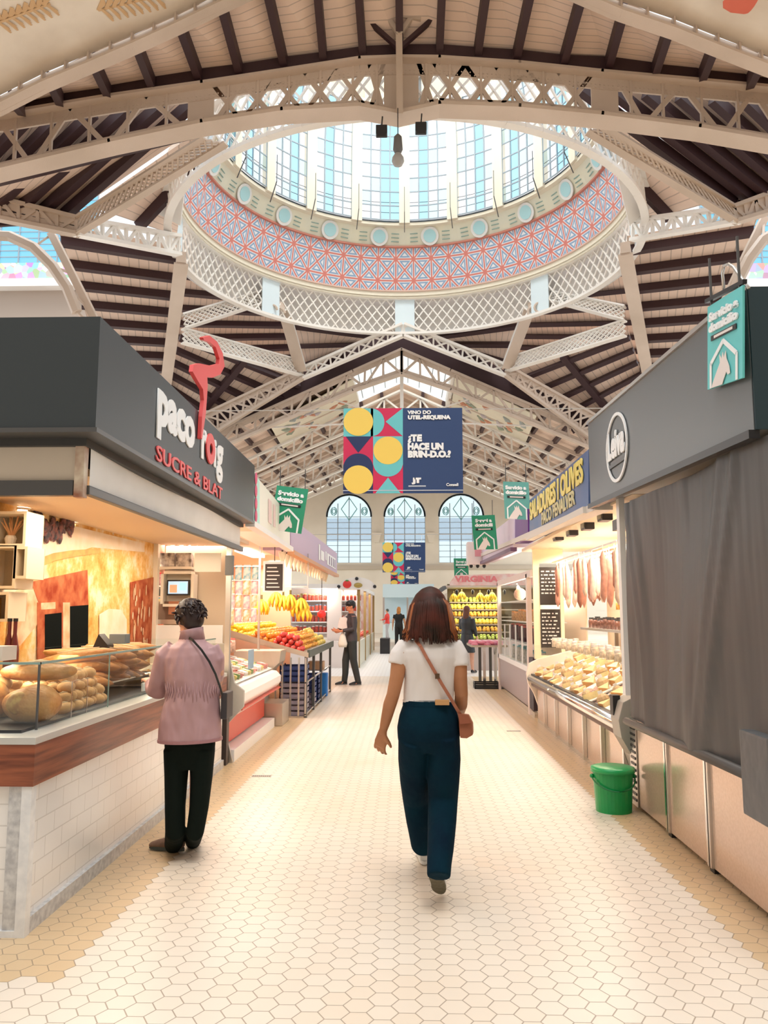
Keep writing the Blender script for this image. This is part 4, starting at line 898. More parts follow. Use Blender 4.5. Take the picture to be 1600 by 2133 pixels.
def pile(name,label,group,m,sx,sy,sz,cells,rot=0,seg=10,seed=0,jit=.3,slash=True):
    pr=loaf(name,sx,sy,sz,m,label,seg,seed=seed)
    if slash: B().tube([(-sx*.5,0,sz*1.74),(0,0,sz*1.84),(sx*.5,0,sz*1.74)],[.002,sy*.16,.002],6).obj('score_line',FLOUR,pr)
    rnd=random.Random(seed); it=[]
    for (x,y,z) in cells: it.append(((x+rnd.uniform(-1,1)*sx*.12,y+rnd.uniform(-1,1)*sy*.15,z),(rnd.uniform(-.1,.1),rnd.uniform(-.15,.15),rot+rnd.uniform(-jit,jit)),rnd.uniform(.9,1.08)))
    return copies(pr,it,group)
cells=[]
for layer in range(4):
    for i in range(8-layer):
        for j in range(7-layer): cells.append((-1.98-.075*j-.02*layer-(i%2)*.02,4.72+.085*i+.05*layer,zt+.055*layer))
pile('bread_roll','small pale bread roll in the heap behind the glass','small rolls heaped behind the glass',CRL,.05,.038,.034,cells,.6,12,2)
cells=[(-2.3-.06*j,4.45+.13*i,zt+.07*l) for l in range(3) for i in range(3) for j in range(7-l)]
pile('bun','yellow glazed bun at the back of the left case','glazed buns at the back left',CRL,.07,.055,.045,cells,0,12,8)
cells=[(-2.25-.03*(i%3)+.02*l,5.45+.14*i,zt+.10+.075*l) for l in range(3) for i in range(8)]
pile('baguette','long golden baguette stacked on its side in the case','baguettes stacked in the case',CR,.27,.052,.045,cells,.15,16,5,.12)
cells=[(-1.98-.08*(i%3),6.55+.09*(i//3),zt+.04*l) for l in range(2) for i in range(12)]
pile('pastry','small filled pastry on a tray at the far end of the case','pastries on the far tray',mat('glazed_pastry',(.60,.32,.14),.4,noise=(14,.7,(.85,.62,.42))),.045,.035,.025,cells,0,10,9,slash=False)
B().box(-2.25,-1.93,6.48,7.9,zt-.002,zt+.006).obj('pastry_tray',mat('pink_paper_tray',(.80,.62,.52),.5),None,label='pale tray under the small pastries at the far end of the case',cat='tray')
B().box(-1.955,-1.94,6.02,6.12,zt,zt+.06).obj('price_tag',WHITE,None,label='small white price tag beside the rolls in the bread case',cat='price tag')
o=empty('bread_rack',(-2.3,5.4,zt),'low wire rack under the stacked baguettes','rack')
for y in (5.36,6.5): B().box(-.25,.25,y-5.4-.01,y-5.4+.01,.0,.1).obj('rack_side',STEEL,o)
B().box(-.25,.25,0,1.08,.09,.1).obj('rack_plate',STEEL,o)
# ================= RIGHT SIDE =================
XR=1.60
grey=mat('slate_grey_fascia',(.125,.135,.142),.38); dteal=mat('dark_teal_panel',(.012,.035,.045),.45)
n0=aX(1553,600,XR+.0); n1=aX(1571,895,XR); f0=aX(1225,882,XR); f1=aX(1228,1052,XR)
Yn,Yf=n1.y,f0.y
sg=empty('grey_sign_board',(XR,Yn,n1.z),'wide slate grey fascia with a white oval logo reading Leiva','sign')
b=B(); P=[Vector((XR,Yn,n1.z)),Vector((XR,Yf,f1.z)),Vector((XR,Yf,f0.z)),Vector((XR,Yn,aX(1553,600,XR).z))]
b.prism(P,(2.4,0,0)); b.obj('board',grey,sg)
zt_=P[3].z; B().box(XR+.004,XR+2.4,Yn-.012,Yn-.001,n1.z,zt_).obj('end_panel',dteal,sg)
B().bar(P[0]+Vector((0,0,-.02)),P[1]+Vector((0,0,-.02)),.05,.04).obj('lower_trim',BLACK,sg); B().bar(P[3]+Vector((0,0,.0)),P[2],.03,.025).obj('upper_trim',STEEL,sg)
c=aX(1285,932,XR-.008)
def ringpoly(cy,cz,ry,rz,t,X,n=40):
    b=B()
    for j in range(n):
        a0,a1=2*math.pi*j/n,2*math.pi*(j+1)/n; q=lambda a,k: (X,cy+(ry*k)*math.cos(a),cz+(rz*k)*math.sin(a))
        b.prism([q(a0,1),q(a1,1),q(a1,1-t),q(a0,1-t)],(.01,0,0))
    return b
ry=abs(aX(1262,932,XR).y-aX(1307,932,XR).y)/2; rzv=(aX(1285,851,XR).z-aX(1285,1008,XR).z)/2
ringpoly(c.y,c.z,ry*.97,rzv*.93,.09,XR-.016).obj('logo_ring',WL,sg)
p0=aX(1263,930,XR); put_text('logo_lettering','Leiva',.28,(XR-.012,c.y+.02,c.z+.03),(0,-1,0),(0,0,1),WL,sg,.014,fitw=ry*1.55)
B().box(XR-.012,XR-.004,c.y-ry*.78,c.y+ry*.78,c.z-.13,c.z-.10).obj('logo_underline',DSTEEL,sg)
B().box(XR+.18,XR+2.3,Yn+.02,Yf,n1.z-.14,n1.z-.05).obj('soffit',BLACK,sg)
# tarpaulin curtain
cu=empty('tarpaulin_curtain',(XR+.05,Yn,.7),'dark grey tarpaulin hanging closed over the near right stall','curtain')
b=B(); n=90; Y0,Y1=3.35,6.05; rows=20
def fold(y,z):
    t=(2.0-z)/1.5
    return 1.66-.05*max(0,t)+.007*math.sin(y*5+z*1.1)+.005*math.sin(y*19-z*2.4)*(.2+.8*t)-sum(A_*math.exp(-((y-y0_+k_*(2.45-z))/w_)**2) for A_,y0_,k_,w_ in ((.03,6.02,.28,.05),(.02,5.85,.22,.06),(.024,4.15,-.28,.07),(.022,3.95,-.34,.05),(.015,4.9,.1,.09)))+.02*math.sin(y*3.1+z*2.5)
b=B(); V=[[b.b.verts.new((fold(Y0+(Y1-Y0)*i/n,z_),Y0+(Y1-Y0)*i/n,z_)) for i in range(n+1)] for z_ in [.76+(n1.z-.03-.76)*j/rows for j in range(rows+1)]]
for j in range(rows):
    for i in range(n): b.b.faces.new((V[j][i],V[j][i+1],V[j+1][i+1],V[j+1][i]))
b.obj('curtain_fabric',FABG,cu,smooth=True)
B().tube([(1.60,3.83,.765),(1.60,Y1,.735)],.028,12).obj('weight_tube',mat('brown_grey_tube',(.10,.085,.075),.45),cu,smooth=True)
b=B(); b.box(1.55,1.62,3.60,3.90,.60,.98); b.obj('hanging_flap',mat('dark_tarp_flap',(.10,.105,.11),.5,bump=(9,.5)),cu,bevel=.012)
# near cabinets under the curtain
PNL=mat('pinkish_polished_steel',(.74,.56,.45),.16,.4,noise=(60,.12,(.66,.50,.40)))
cab=empty('counter_base',(1.82,3.9,0),'low counter base of pinkish polished panels under the grey tarpaulin','counter')
ys_=[aX(x,y,1.82).y for x,y in ((1337,1700),(1403,1750),(1492,1825),(1640,1930),(1720,1990))]
for i in range(4):
    y0,y1=ys_[i+1],ys_[i]; B().box(1.80,1.84,y0+.035,y1-.035,.03,.72).obj('panel',PNL,cab,bevel=.004)
for y in ys_[1:-1]:
    for dy,m in ((-.022,STEEL),(.022,CHROME)): B().box(1.785,1.83,y+dy-.014,y+dy+.014,.03,.72).obj('corner_bar',m,cab)
    B().box(1.80,1.845,y-.034,y+.034,.0,.72).obj('joint',BLACK,cab)
B().box(1.85,2.6,ys_[-1],ys_[0],.03,.76).obj('carcass',DSTEEL,cab); B().box(1.84,2.6,ys_[-1],ys_[0],0,.03).obj('plinth',BLACK,cab)
B().box(1.79,1.84,ys_[0]-.02,ys_[0]+.16,.02,.70).obj('vent_strip',STEEL,cab)
b=B()
for i in range(14): b.box(1.784,1.79,ys_[0],ys_[0]+.12,.06+.045*i,.078+.045*i)
b.obj('vent_slots',BLACK,cab)
# green bucket
p=aZ(1246,1652,0); bu=empty('green_bucket',(1.60,6.5,0),'bright green lidded plastic bucket on the floor below the tarpaulin','bucket')
GRN=mat('green_plastic',(.0,.30,.075),.3)
B().lathe((0,0,0),[(0,0),(.135,0),(.152,.30),(.158,.30),(.158,.32),(.0,.32)],32).obj('body',GRN,bu,smooth=False)
B().lathe((0,0,.315),[(0,.02),(.14,.02),(.165,.012),(.168,-.02),(.158,-.02)],32).obj('lid',mat('green_plastic_lid',(.01,.36,.10),.3),bu,smooth=True)
b=B(); b.tube([(.165*math.cos(t),.165*math.sin(t),.26-.085*math.sin(math.pi*(t-math.pi)/math.pi)) for t in [math.pi+math.pi*i/14 for i in range(15)]],.006,8); b.obj('handle',mat('dark_green_handle',(.0,.16,.04),.4),bu,smooth=True)
for s in (-1,1): B().ell((.16*s,0,.26),.018,.018,.018,8).obj('handle_lug',GRN,bu)
# delicatessen counter
dc=empty('delicatessen_counter',(1.82,6.8,0),'long refrigerated deli counter with a bent steel rail and pinkish panels','counter')
Ya,Yb=6.95,11.6
for i in range(6):
    y0=Ya+(Yb-Ya)*i/6; B().box(1.84,1.88,y0+.07,y0+(Yb-Ya)/6-.03,.05,.50).obj('panel',PNL,dc)
    B().box(1.80,1.87,y0-.02,y0+.02,.03,.52).obj('divider_bar',CHROME,dc)
    B().box(1.82,1.885,y0+.021,y0+.07,.03,.52).obj('joint',BLACK,dc)
B().box(1.88,2.7,Ya,Yb,.03,.55).obj('carcass',DSTEEL,dc); B().box(1.84,1.9,Ya,Yb,0,.05).obj('plinth',CHROME,dc)
B().tube([(1.74,Ya-.05,.60),(1.74,Yb,.60)],[(.035,.05)]*2,10).obj('front_rail',CHROME,dc,smooth=True)
B().box(1.76,1.86,Ya,Yb,.50,.56).obj('rail_support',mat('brown_rubber',(.12,.07,.05),.5),dc); B().box(1.76,1.80,Ya,Yb,.62,.66).obj('black_gasket',BLACK,dc)
SL=mat('pale_counter_deck',(.90,.86,.80),.35)  # one even pale cream for both counter decks
B().prism([(1.80,Ya,.62),(2.5,Ya,.92),(2.5,Ya,.6),(1.80,Ya,.55)],(0,Yb-Ya,0)).obj('deck',SL,dc)
gl=B(); n=8; pr=[(1.78+.02*math.sin(t*1.2),.64+.40*t) for t in [j/n for j in range(n+1)]]
for (x0,z0),(x1,z1) in zip(pr[:-1],pr[1:]): gl.quad([(x0,Ya,z0),(x0,Yb,z0),(x1,Yb,z1),(x1,Ya,z1)])
gl.obj('curved_glass',glassmat('thin_front_glass',(.98,.99,.99),.04),dc,smooth=True,recalc=False)
B().box(1.79,2.3,Ya,Yb,1.04,1.055).obj('glass_shelf',glassmat('thin_front_glass',(.98,.99,.99),.04),dc)
CURV=mat('grey_brown_side_cheek',(.36,.34,.30),.4)
for y,nm in ((6.66,'side_cheek'),(Yb,'side_cheek')):
    prof=[(2.6,0),(1.86,0),(1.86,.2),(1.80,.38),(1.72,.52),(1.70,.66),(1.74,.80),(1.86,.86),(2.6,1.05)]
    B().prism([(x,y,z) for x,z in prof],(0,.09 if y>7 else .26,0)).obj(nm,CURV if y<7 else WARMW,dc,bevel=.008)
B().box(1.70,1.745,6.42,6.50,.88,2.46).obj('white_end_post',WHITE,None,label='slim white post at the near end of the deli counter beside the tarpaulin',cat='post')
B().box(1.70,1.76,6.82,6.92,.68,.84).obj('corner_buffer',BLACK,None,label='small black corner buffer on top of the deli counter cheek',cat='buffer')
# back of the deli
WARM2=mat('warm_cream_back',(.88,.72,.52),.5)  # one even warm cream for deli wall, ceiling and cabinet back
B().box(3.0,3.05,6.4,12.2,0,2.6).obj('stall_rear_wall',WARM2,None,label='warm cream back wall of the deli stall behind the hanging sausages',cat='panel')
B().box(1.75,3.05,6.2,12.2,2.42,2.46).obj('stall_ceiling',WARM2,None,label='cream ceiling over the deli counter',cat='ceiling panel')
fr=empty('menu_stand',(1.83,11.66,.7),'cream door frame holding two chalk menus at the far end of the deli','frame')
x0,x1=1.83,2.26; z0,z1=.86,2.42
for a,c,d,e in ((x0,x0+.09,z0,z1),(x1-.05,x1,z0,z1),(x0+.09,x1-.05,z1-.20,z1),(x0+.09,x1-.05,z0,z0+.05)): B().box(a,c,11.66,11.72,d,e).obj('frame_bar',mat('pale_yellow_frame',(.88,.78,.52),.5),fr)
bd=mat('blackboard',(.035,.028,.022),.6); ch=mat('chalk',(.75,.72,.68),.8)
rnd=random.Random(5)
for (za,zb_,lb) in ((1.62,2.16,'upper chalk menu board in the cream frame'),(1.02,1.56,'lower chalk menu board in the cream frame')):
    r_=empty('menu_board',(1.92,11.655,za),lb,'menu board'); B().box(0,.28,-.01,0,0,zb_-za).obj('slate',bd,r_)
    b=B()
    for k in range(7 if za>1.6 else 9):
        z=zb_-za-.06-k*(.052 if za>1.6 else .052); x=.02
        while x<.24:
            w_=rnd.uniform(.02,.06); b.box(x,min(x+w_,.26),-.014,-.01,z-.009,z+.009); x+=w_+rnd.uniform(.008,.03)
    b.obj('chalk_strokes',ch,r_)
# floodlights
for i,(x,y) in enumerate(((1163,1113),(1192,1102),(1224,1088),(1260,1068))):
    p=aX(x,y,1.86); wd=['farthest','second farthest','second nearest','nearest'][i]
    r_=empty('stall_floodlight',p,'%s of the four black floodlights over the deli counter'%wd,'floodlight')
    B().box(-.05,.05,-.10,.10,-.08,.08).obj('housing',BLACK,r_,bevel=.012); B().box(-.056,-.05,-.08,.08,-.06,.06).obj('lens',mat('dull_green_lens',(.16,.17,.12),.3),r_); B().bar((0,0,.08),(0,0,2.42-p.z),.02,.02,(1,0,0)).obj('stem',BLACK,r_)
for y in (7.6,9.2,10.8): area('deli_lamp',(2.35,y,2.38),(0,R(-12),0),.5,1.2,58,(1,.87,.72))
# awning gutter along the fascias
def fascia(name,label,cat,px0,t0,b0,px1,t1,b1,X,m,depth=.25,trim=None):
    P=[aX(px0,b0,X),aX(px1,b1,X),aX(px1,t1,X),aX(px0,t0,X)]; r_=empty(name,P[0],label,cat)
    B().prism(P,(depth if X>0 else -depth,0,0)).obj('board',m,r_)
    if trim: B().bar(P[0]+Vector((0,0,-.03)),P[1]+Vector((0,0,-.03)),.1,.06).obj('lower_gutter',trim,r_)
    return r_,P
blue=mat('blue_sign',(.05,.13,.33),.45,noise=(1.2,.2,(.13,.16,.30))); yel=mat('yellow_letters',(.85,.70,.18),.45)
r_,P=fascia('olive_stall_sign','blue stall sign with yellow words about brined goods and olives','sign',1226,936,1055,1103,1042,1117,XR+.04,blue,.3,mat('pale_gutter',(.70,.66,.60),.5))
ym=(P[0].y+P[1].y)/2; zm=lambda t: lerp(P[0],P[3],t).z*.5+lerp(P[1],P[2],t).z*.5
put_text('lettering','SALADURES I OLIVES',.30,(XR+.03,ym,zm(.66)),(0,-1,0),(0,0,1),yel,r_,.012,fitw=abs(P[1].y-P[0].y)*.92)
put_text('small_lettering','PACO PENALVER',.2,(XR+.03,ym-.25,zm(.26)),(0,-1,0),(0,0,1),mat('dull_yellow_letters',(.62,.56,.30),.5),r_,.006,fitw=abs(P[1].y-P[0].y)*.55)
r_,P=fascia('gutter_board','long pale gutter running below the blue stall sign','gutter',1240,1046,1062,985,1160,1166,XR+.02,mat('pale_gutter',(.70,.66,.60),.5),.15)
r_,P=fascia('lilac_stall_sign','pale lilac fascia behind the hanging green sign on the right','sign',1070,1075,1140,1000,1128,1172,XR+.05,mat('pale_lilac',(.72,.62,.74),.5),.3,mat('plum_trim',(.16,.08,.16),.5))
r_,P=fascia('purple_banner','narrow deep purple panel beside the blue stall sign','panel',1100,1060,1118,1073,1080,1133,XR+.04,mat('deep_purple',(.14,.03,.24),.5),.2)
# small white lantern box sign
p=aY(1000,1150,17.5); r_=empty('box_sign',p,'small white and pink box sign under the lilac fascia','sign'); B().box(-.28,.20,-.1,.3,-.28,.22).obj('box',mat('pink_white_box',(.80,.70,.68),.5),r_,bevel=.03)
for k in range(3): B().ell((-.2+.14*k,-.05,-.3),.04,.04,.05,8).obj('lamp',BLACK,r_)
B().box(-.12,.02,-.108,-.1,-.1,.12).obj('pink_mark',mat('pink_mark',(.7,.3,.35),.5),r_)
# glazed fridge cabinet
fc=empty('glass_cabinet',(1.82,12.0,0),'tall glazed corner cabinet with steel frame beyond the chalk menus','cabinet')
y0,y1=12.0,16.4; XC=1.86
B().box(XC,XC+.8,y0,y1,.0,.08).obj('plinth',CHROME,fc); B().box(XC,XC+.04,y0+.5,y1-.15,.10,.62).obj('grey_base_panel',mat('mauve_grey_panel',(.36,.30,.30),.4),fc); B().box(XC-.01,XC+.05,y0,y0+.42,.1,.85).obj('dark_door',mat('dark_aubergine',(.035,.02,.03),.5),fc)
B().box(XC+.04,XC+.8,y0,y1,.08,.66).obj('carcass',WARMW,fc); B().box(XC-.02,XC+.05,y0+.4,y1,.62,.70).obj('white_sill',WHITE,fc)
for y in (y0+.42,y1-.06): B().box(XC-.02,XC+.05,y-.06,y+.06,.0,2.1).obj('frame_post',mat('pale_pink_frame',(.78,.66,.60),.4),fc)
B().box(XC-.02,XC+.05,y0,y1,2.04,2.14).obj('top_rail',mat('pale_pink_frame',(.78,.66,.60),.4),fc)
B().box(XC,XC+.01,y0+.5,y1-.1,.70,2.04).obj('glass_pane',GLASS,fc)
for z in (1.0,1.35,1.7): B().box(XC+.05,XC+.6,y0+.5,y1-.1,z,z+.015).obj('shelf',WHITE,fc)
for k in range(4): B().box(XC-.012,XC+.01,y0+1.1+.75*k,y0+1.13+.75*k,.70,1.3).obj('glazing_strip',WHITE,fc)
B().box(XC+.78,XC+.8,y0,y1,.6,2.1).obj('back',WARM2,fc)
area('cabinet_lamp',(2.2,14.2,2.03),(0,0,0),.5,3.5,60,(1,.85,.72))
# goods: hanging sausages and hams
rnd=random.Random(11)
cols=[('rosy_sausage',(.62,.30,.22)),('dark_sausage',(.36,.15,.10)),('floury_sausage',(.78,.60,.46)),('pale_pink_sausage',(.80,.55,.46))]
for ci,(nm,c) in enumerate(cols):
    b=B(); b.tube([(0,0,0),(0,.01,-.06),(.01,.0,-.25),(0,.01,-.46),(0,0,-.52)],[.004,.03,.036,.03,.006],10)
    pr=b.obj('hanging_sausage',mat(nm,c,.5,noise=(18,.3)),None,smooth=True); setp(pr,'long %s hanging from the rail over the deli counter'%nm.replace('_',' '),'sausage')
    B().tube([(0,0,0),(0,0,.06)],.004,5).obj('string',WHITE,pr)
    it=[((2.1+.16*((i+ci)%4)+rnd.uniform(-.03,.03),7.1+(ci*.09)+.36*i,2.162),rnd.uniform(-.2,.2),rnd.uniform(.8,1.15)) for i in range(13)]
    copies(pr,it,nm.replace('_',' ')+'s on the deli rail')
for x in (2.1,2.26,2.42,2.58): B().bar((x,6.9,2.22),(x,11.6,2.22),.02,.02).obj('hanging_rail',STEEL,None,label='steel rail carrying a row of hanging sausages in the deli',cat='rail',group='sausage rails of the deli')
b=B(); b.tube([(0,0,0),(0,0,-.06),(0,.02,-.22),(0,.03,-.42),(0,.02,-.5)],[.01,.02,.035,.10,.05],14,sq=.7)
pr=b.obj('ham',mat('cured_ham',(.62,.30,.18),.45,noise=(6,.5,(.82,.62,.4))),None,smooth=True); setp(pr,'cured ham hanging at the back of the deli','ham'); B().tube([(0,0,0),(0,0,.1)],.006,5).obj('cord',WHITE,pr)
copies(pr,[((2.8,7.3+.5*i,2.3),rnd.uniform(-1,1),1) for i in range(9)],'hams along the deli back wall')
sh=empty('deli_shelf',(2.5,6.9,1.28),'steel back shelf of the deli loaded with jars','shelf'); B().box(2.45,2.95,6.8,11.5,1.28,1.31).obj('shelf_board',STEEL,sh)
for y in (7,9.2,11.4): B().box(2.9,2.95,y,y+.03,0,1.28).obj('upright',STEEL,sh)
def jars(name,label,group,colr,cells,cap=(.6,.1,.08),r=.038,h=.11,seed=1,cat='jar'):
    pr=empty(name,(0,0,0),label,cat,group); B().lathe((0,0,0),[(0,0),(r,0),(r,h*.8),(r*.8,h),(0,h)],12).obj('jar_body',mat(name+'_'+group.replace(' ','_')[:18],colr,.25,noise=(30,.4)),pr,smooth=True); B().cyl((0,0,h),r*.85,.02,12).obj('jar_lid',mat('lid_%d%d%d'%tuple(int(x*9) for x in cap),cap,.35),pr)
    rr=random.Random(seed); return copies(pr,[((x+rr.uniform(-.01,.01),y+rr.uniform(-.01,.01),z),0,rr.uniform(.85,1.15)) for x,y,z in cells],group)
jars('pickle_jar','small jar with a red lid on the deli back shelf','red lidded jars on the deli shelf',(.55,.35,.15),[(2.52+.12*(i%3),6.95+.11*i,1.31) for i in range(24)])
jars('spice_jar','small dark spice jar on the deli back shelf','dark spice jars on the deli shelf',(.22,.10,.07),[(2.55+.1*(i%2),9.65+.1*i,1.31) for i in range(18)],cap=(.05,.05,.05),seed=3)
jars('honey_jar','amber honey jar high on the deli back shelf','amber jars standing high in the deli',(.75,.42,.10),[(2.70+.1*(i%2),7.0+.17*i,1.55) for i in range(22)],cap=(.85,.8,.6),seed=5)
B().box(2.6,2.95,6.85,11.2,1.53,1.545).obj('upper_shelf',glassmat('thin_front_glass',(.98,.99,.99),.04),None,label='glass upper shelf of the deli carrying amber jars',cat='shelf')
# goods on the deck: cheeses, fish fillets, trays
def deckz(x): return .62+(x-1.80)*(.30/.70)
kinds=[('cheese_wedge',(.84,.66,.30),'yellow cheese wedge on the sloping deli deck','cheese wedges on the deli deck'),('cod_fillet',(.86,.80,.72),'pale salted cod fillet on the sloping deli deck','cod fillets on the deli deck'),('cured_slice_tray',(.74,.42,.32),'tray of rosy cured slices on the deli deck','trays of cured slices on the deli deck'),('nut_bag',(.66,.44,.22),'bag of brown nuts on the sloping deli deck','nut bags on the deli deck')]
for ki,(nm,c,lb,gr) in enumerate(kinds):
    b=B()
    if ki==0: b.prism([(-.07,-.06,0),(.07,0,0),(-.07,.06,0)],(0,0,.07))
    elif ki==1: b.tube([(-.14,0,.01),(-.08,0,.018),(.05,0,.02),(.15,.01,.008)],[(.05,.008),(.065,.016),(.05,.014),(.02,.006)],10,side=(0,1,0))
    elif ki==2: 
        for k in range(6): b.prism([(.035*math.cos(t*.7)-.06+.024*k,.05*math.sin(t*.7),.012+.004*k) for t in range(9)],(0,0,.004))
    else: b.ell((0,0,.05),.06,.05,.055,10)
    pr=b.obj(nm,mat(nm,c,.5,noise=(12,.3)),None); setp(pr,lb,{0:'cheese',1:'fish',2:'meat',3:'bag'}[ki])
    if ki==2: B().box(-.1,.1,-.07,.07,0,.012).obj('tray',WHITE,pr)
    if ki==0: B().box(-.072,-.068,-.05,.05,.0,.07).obj('rind',mat('orange_rind',(.7,.35,.1),.5),pr)
    if ki==3: B().box(-.02,.02,-.004,.004,.09,.13).obj('bag_tie',WHITE,pr)
    it=[]
    for i in range(30):
        row=(i+ki)%4; x=1.87+.17*row+rnd.uniform(-.02,.02); y=7.05+.15*i+rnd.uniform(-.04,.04); it.append(((x,y,deckz(x)+.004),(0,-.405,rnd.uniform(-.6,.6)) if ki else (0,-.405,rnd.uniform(-1,1)),rnd.uniform(.85,1.2)))
    copies(pr,it,gr)
    it=None
jars('oil_tin','pale tin in the second tier of the deli counter','pale tins on the glass tier of the deli',(.82,.70,.52),[(2.0+.1*(i%3),7.1+.11*i,1.056) for i in range(38)],cap=(.8,.75,.7),h=.09,seed=8,cat='tin')
# cabinet goods
jars('wine_bottle','dark bottle in the tall glazed cabinet','dark bottles in the glazed cabinet',(.10,.02,.03),[(2.05+.12*(i%2),12.75+.16*i,1.015) for i in range(20)],cap=(.6,.1,.08),h=.24,seed=2,cat='bottle')
jars('gift_jar','orange topped jar in the tall glazed cabinet','orange jars in the glazed cabinet',(.75,.40,.15),[(2.05+.12*(i%2),12.75+.16*i,1.365) for i in range(20)],cap=(.85,.35,.1),h=.16,seed=4)
jars('white_tub','white tub on the bottom shelf of the glazed cabinet','white tubs in the glazed cabinet',(.80,.76,.72),[(2.05+.13*(i%2),12.8+.17*i,.67) for i in range(18)],cap=(.2,.5,.6),h=.2,seed=6,cat='tub')
p=aX(1063,1200,1.95); r_=empty('hanging_ham_cone',(2.0,14.5,1.98),'ham leg with a black hoof hanging behind the cabinet glass','ham'); B().tube([(0,0,0),(0,-.1,-.08),(.0,-.25,-.15),(0,-.4,-.12)],[.02,.05,.11,.05],12).obj('ham_body',mat('cured_ham',(.62,.30,.18),.45),r_,smooth=True); B().tube([(0,0,0),(0,.12,.05)],[.022,.012],8).obj('hoof',BLACK,r_,smooth=True)

def snack(label,group,col,cells,rx,seed):
    b=B(); b.tube([(0,0,0),(0,0,-.03),(0,0,-.10),(0,0,-.17),(0,0,-.19)],[(.045,.004),(.048,.015),(.05,.022),(.048,.015),(.045,.003)],10,side=(0,1,0)); pr=b.obj('snack_bag',mat('bag_'+group[:16].replace(' ','_'),col,.35,noise=(22,.5,(.85,.8,.72))),None,smooth=True); setp(pr,label,'bag'); B().box(-.003,.003,-.045,.045,0,.02).obj('header_card',WHITE,pr)
    rr=random.Random(seed); return copies(pr,[((x,y+rr.uniform(-.02,.02),z),rx+rr.uniform(-.25,.25),rr.uniform(.85,1.2)) for x,y,z in cells],group)
snack('red bag hanging on the rear wall of the deli','red bags on the deli rear wall',(.70,.16,.10),[(2.96,7.0+.26*i,1.72+.22*(i%3)) for i in range(17)],0,1)
snack('golden bag hanging on the rear wall of the deli','golden bags on the deli rear wall',(.80,.50,.14),[(2.96,7.12+.26*i,1.9-.1*(i%3)) for i in range(17)],0,2)
snack('dark bag hanging on the rear wall of the deli','dark bags on the deli rear wall',(.12,.05,.10),[(2.96,7.06+.33*i,2.05) for i in range(13)],0,3)
snack('pink bag hanging between butcher counter and fruit stand','pink bags of the left stalls',(.80,.32,.40),[(-3.0+.11*(i%9),11.3,1.56+.2*(i//9)) for i in range(0,27,2)],1.5,4)
snack('orange bag hanging between butcher counter and fruit stand','orange bags of the left stalls',(.85,.42,.10),[(-3.0+.11*(i%9),11.3,1.56+.2*(i//9)) for i in range(1,27,2)],1.5,5)
snack('turquoise bag hanging in the butcher stall','turquoise bags of the left stalls',(.12,.48,.55),[(-2.95+.12*i,11.3,2.16) for i in range(8)],1.5,6)
for x in (-3.1,-2.05): B().box(x-.015,x+.015,11.29,11.32,0,2.45).obj('rack_post',STEEL,None,label='%s steel post of the bag rack between butcher and fruit stands'%('left' if x<-3 else 'right'),cat='post')
for z in (1.5,1.7,1.9,2.1): B().bar((-3.1,11.3,z+.06),(-2.05,11.3,z+.06),.012,.012).obj('bag_rail',STEEL,None,label='thin rail between butcher and fruit stands at %s height'%{1.5:'the lowest',1.7:'the second lowest',1.9:'the second highest',2.1:'the greatest'}[z],cat='rail')
# ================= MIDDLE AND FAR STALLS =================
WF=mat('cream_white_fascia',(.86,.86,.76),.45); LIL=mat('lilac_fascia',(.50,.38,.54),.45); PNK=mat('pink_blossom_print',(.70,.12,.22),.5); MINT=mat('mint_print',(.50,.82,.74),.5)
r_,P=fascia('butcher_sign_board','cream fascia with faint pink and mint marks beyond the grey bakery sign','sign',521,976,1085,604,1076,1140,-1.62,WF,.4,WHITE)
c0,c1,c2,c3=P
pt=lambda u,v,o=.006: lerp(lerp(c0,c1,u),lerp(c3,c2,u),v)+Vector((o,0,0))
def patch(u0,u1,v0,v1,m,nm,o=.004): B().prism([pt(u0,v0,o),pt(u1,v0,o),pt(u1,v1,o),pt(u0,v1,o)],(.006,0,0)).obj(nm,m,r_)
patch(0,.17,0,.98,MINT,'mint_stripe')
for k in range(4): B().ell(pt(.08,.15+.25*k,.02),.01,.06,.07,8).obj('pink_petal',PNK,r_)
for k,(u,w_) in enumerate(((.38,.07),(.5,.05))): patch(u,u+w_,.25,.8,mat('faint_pink_mark',(.80,.62,.60),.5),'faint_mark')
r_,P=fascia('purple_sign_board','long lilac purple fascia with white illegible lettering on the left','sign',606,1078,1146,702,1152,1197,-1.62,LIL,.4,mat('orange_soffit',(.62,.32,.16),.5))
c0,c1,c2,c3=P; dimlil=mat('dim_lilac',(.36,.28,.40),.5)  # darker lilac for the gaps between letter strokes
for i,(u0,u1,v0,v1) in enumerate(((.47,.50,.2,.8),(.52,.60,.25,.62),(.63,.66,.35,.7),(.68,.94,.2,.68))): patch(u0,u1,v0,v1,WL,'white_lettering')
for u in (.73,.79,.85,.9): patch(u,u+.02,.25,.6,dimlil,'letter_gap',.012)
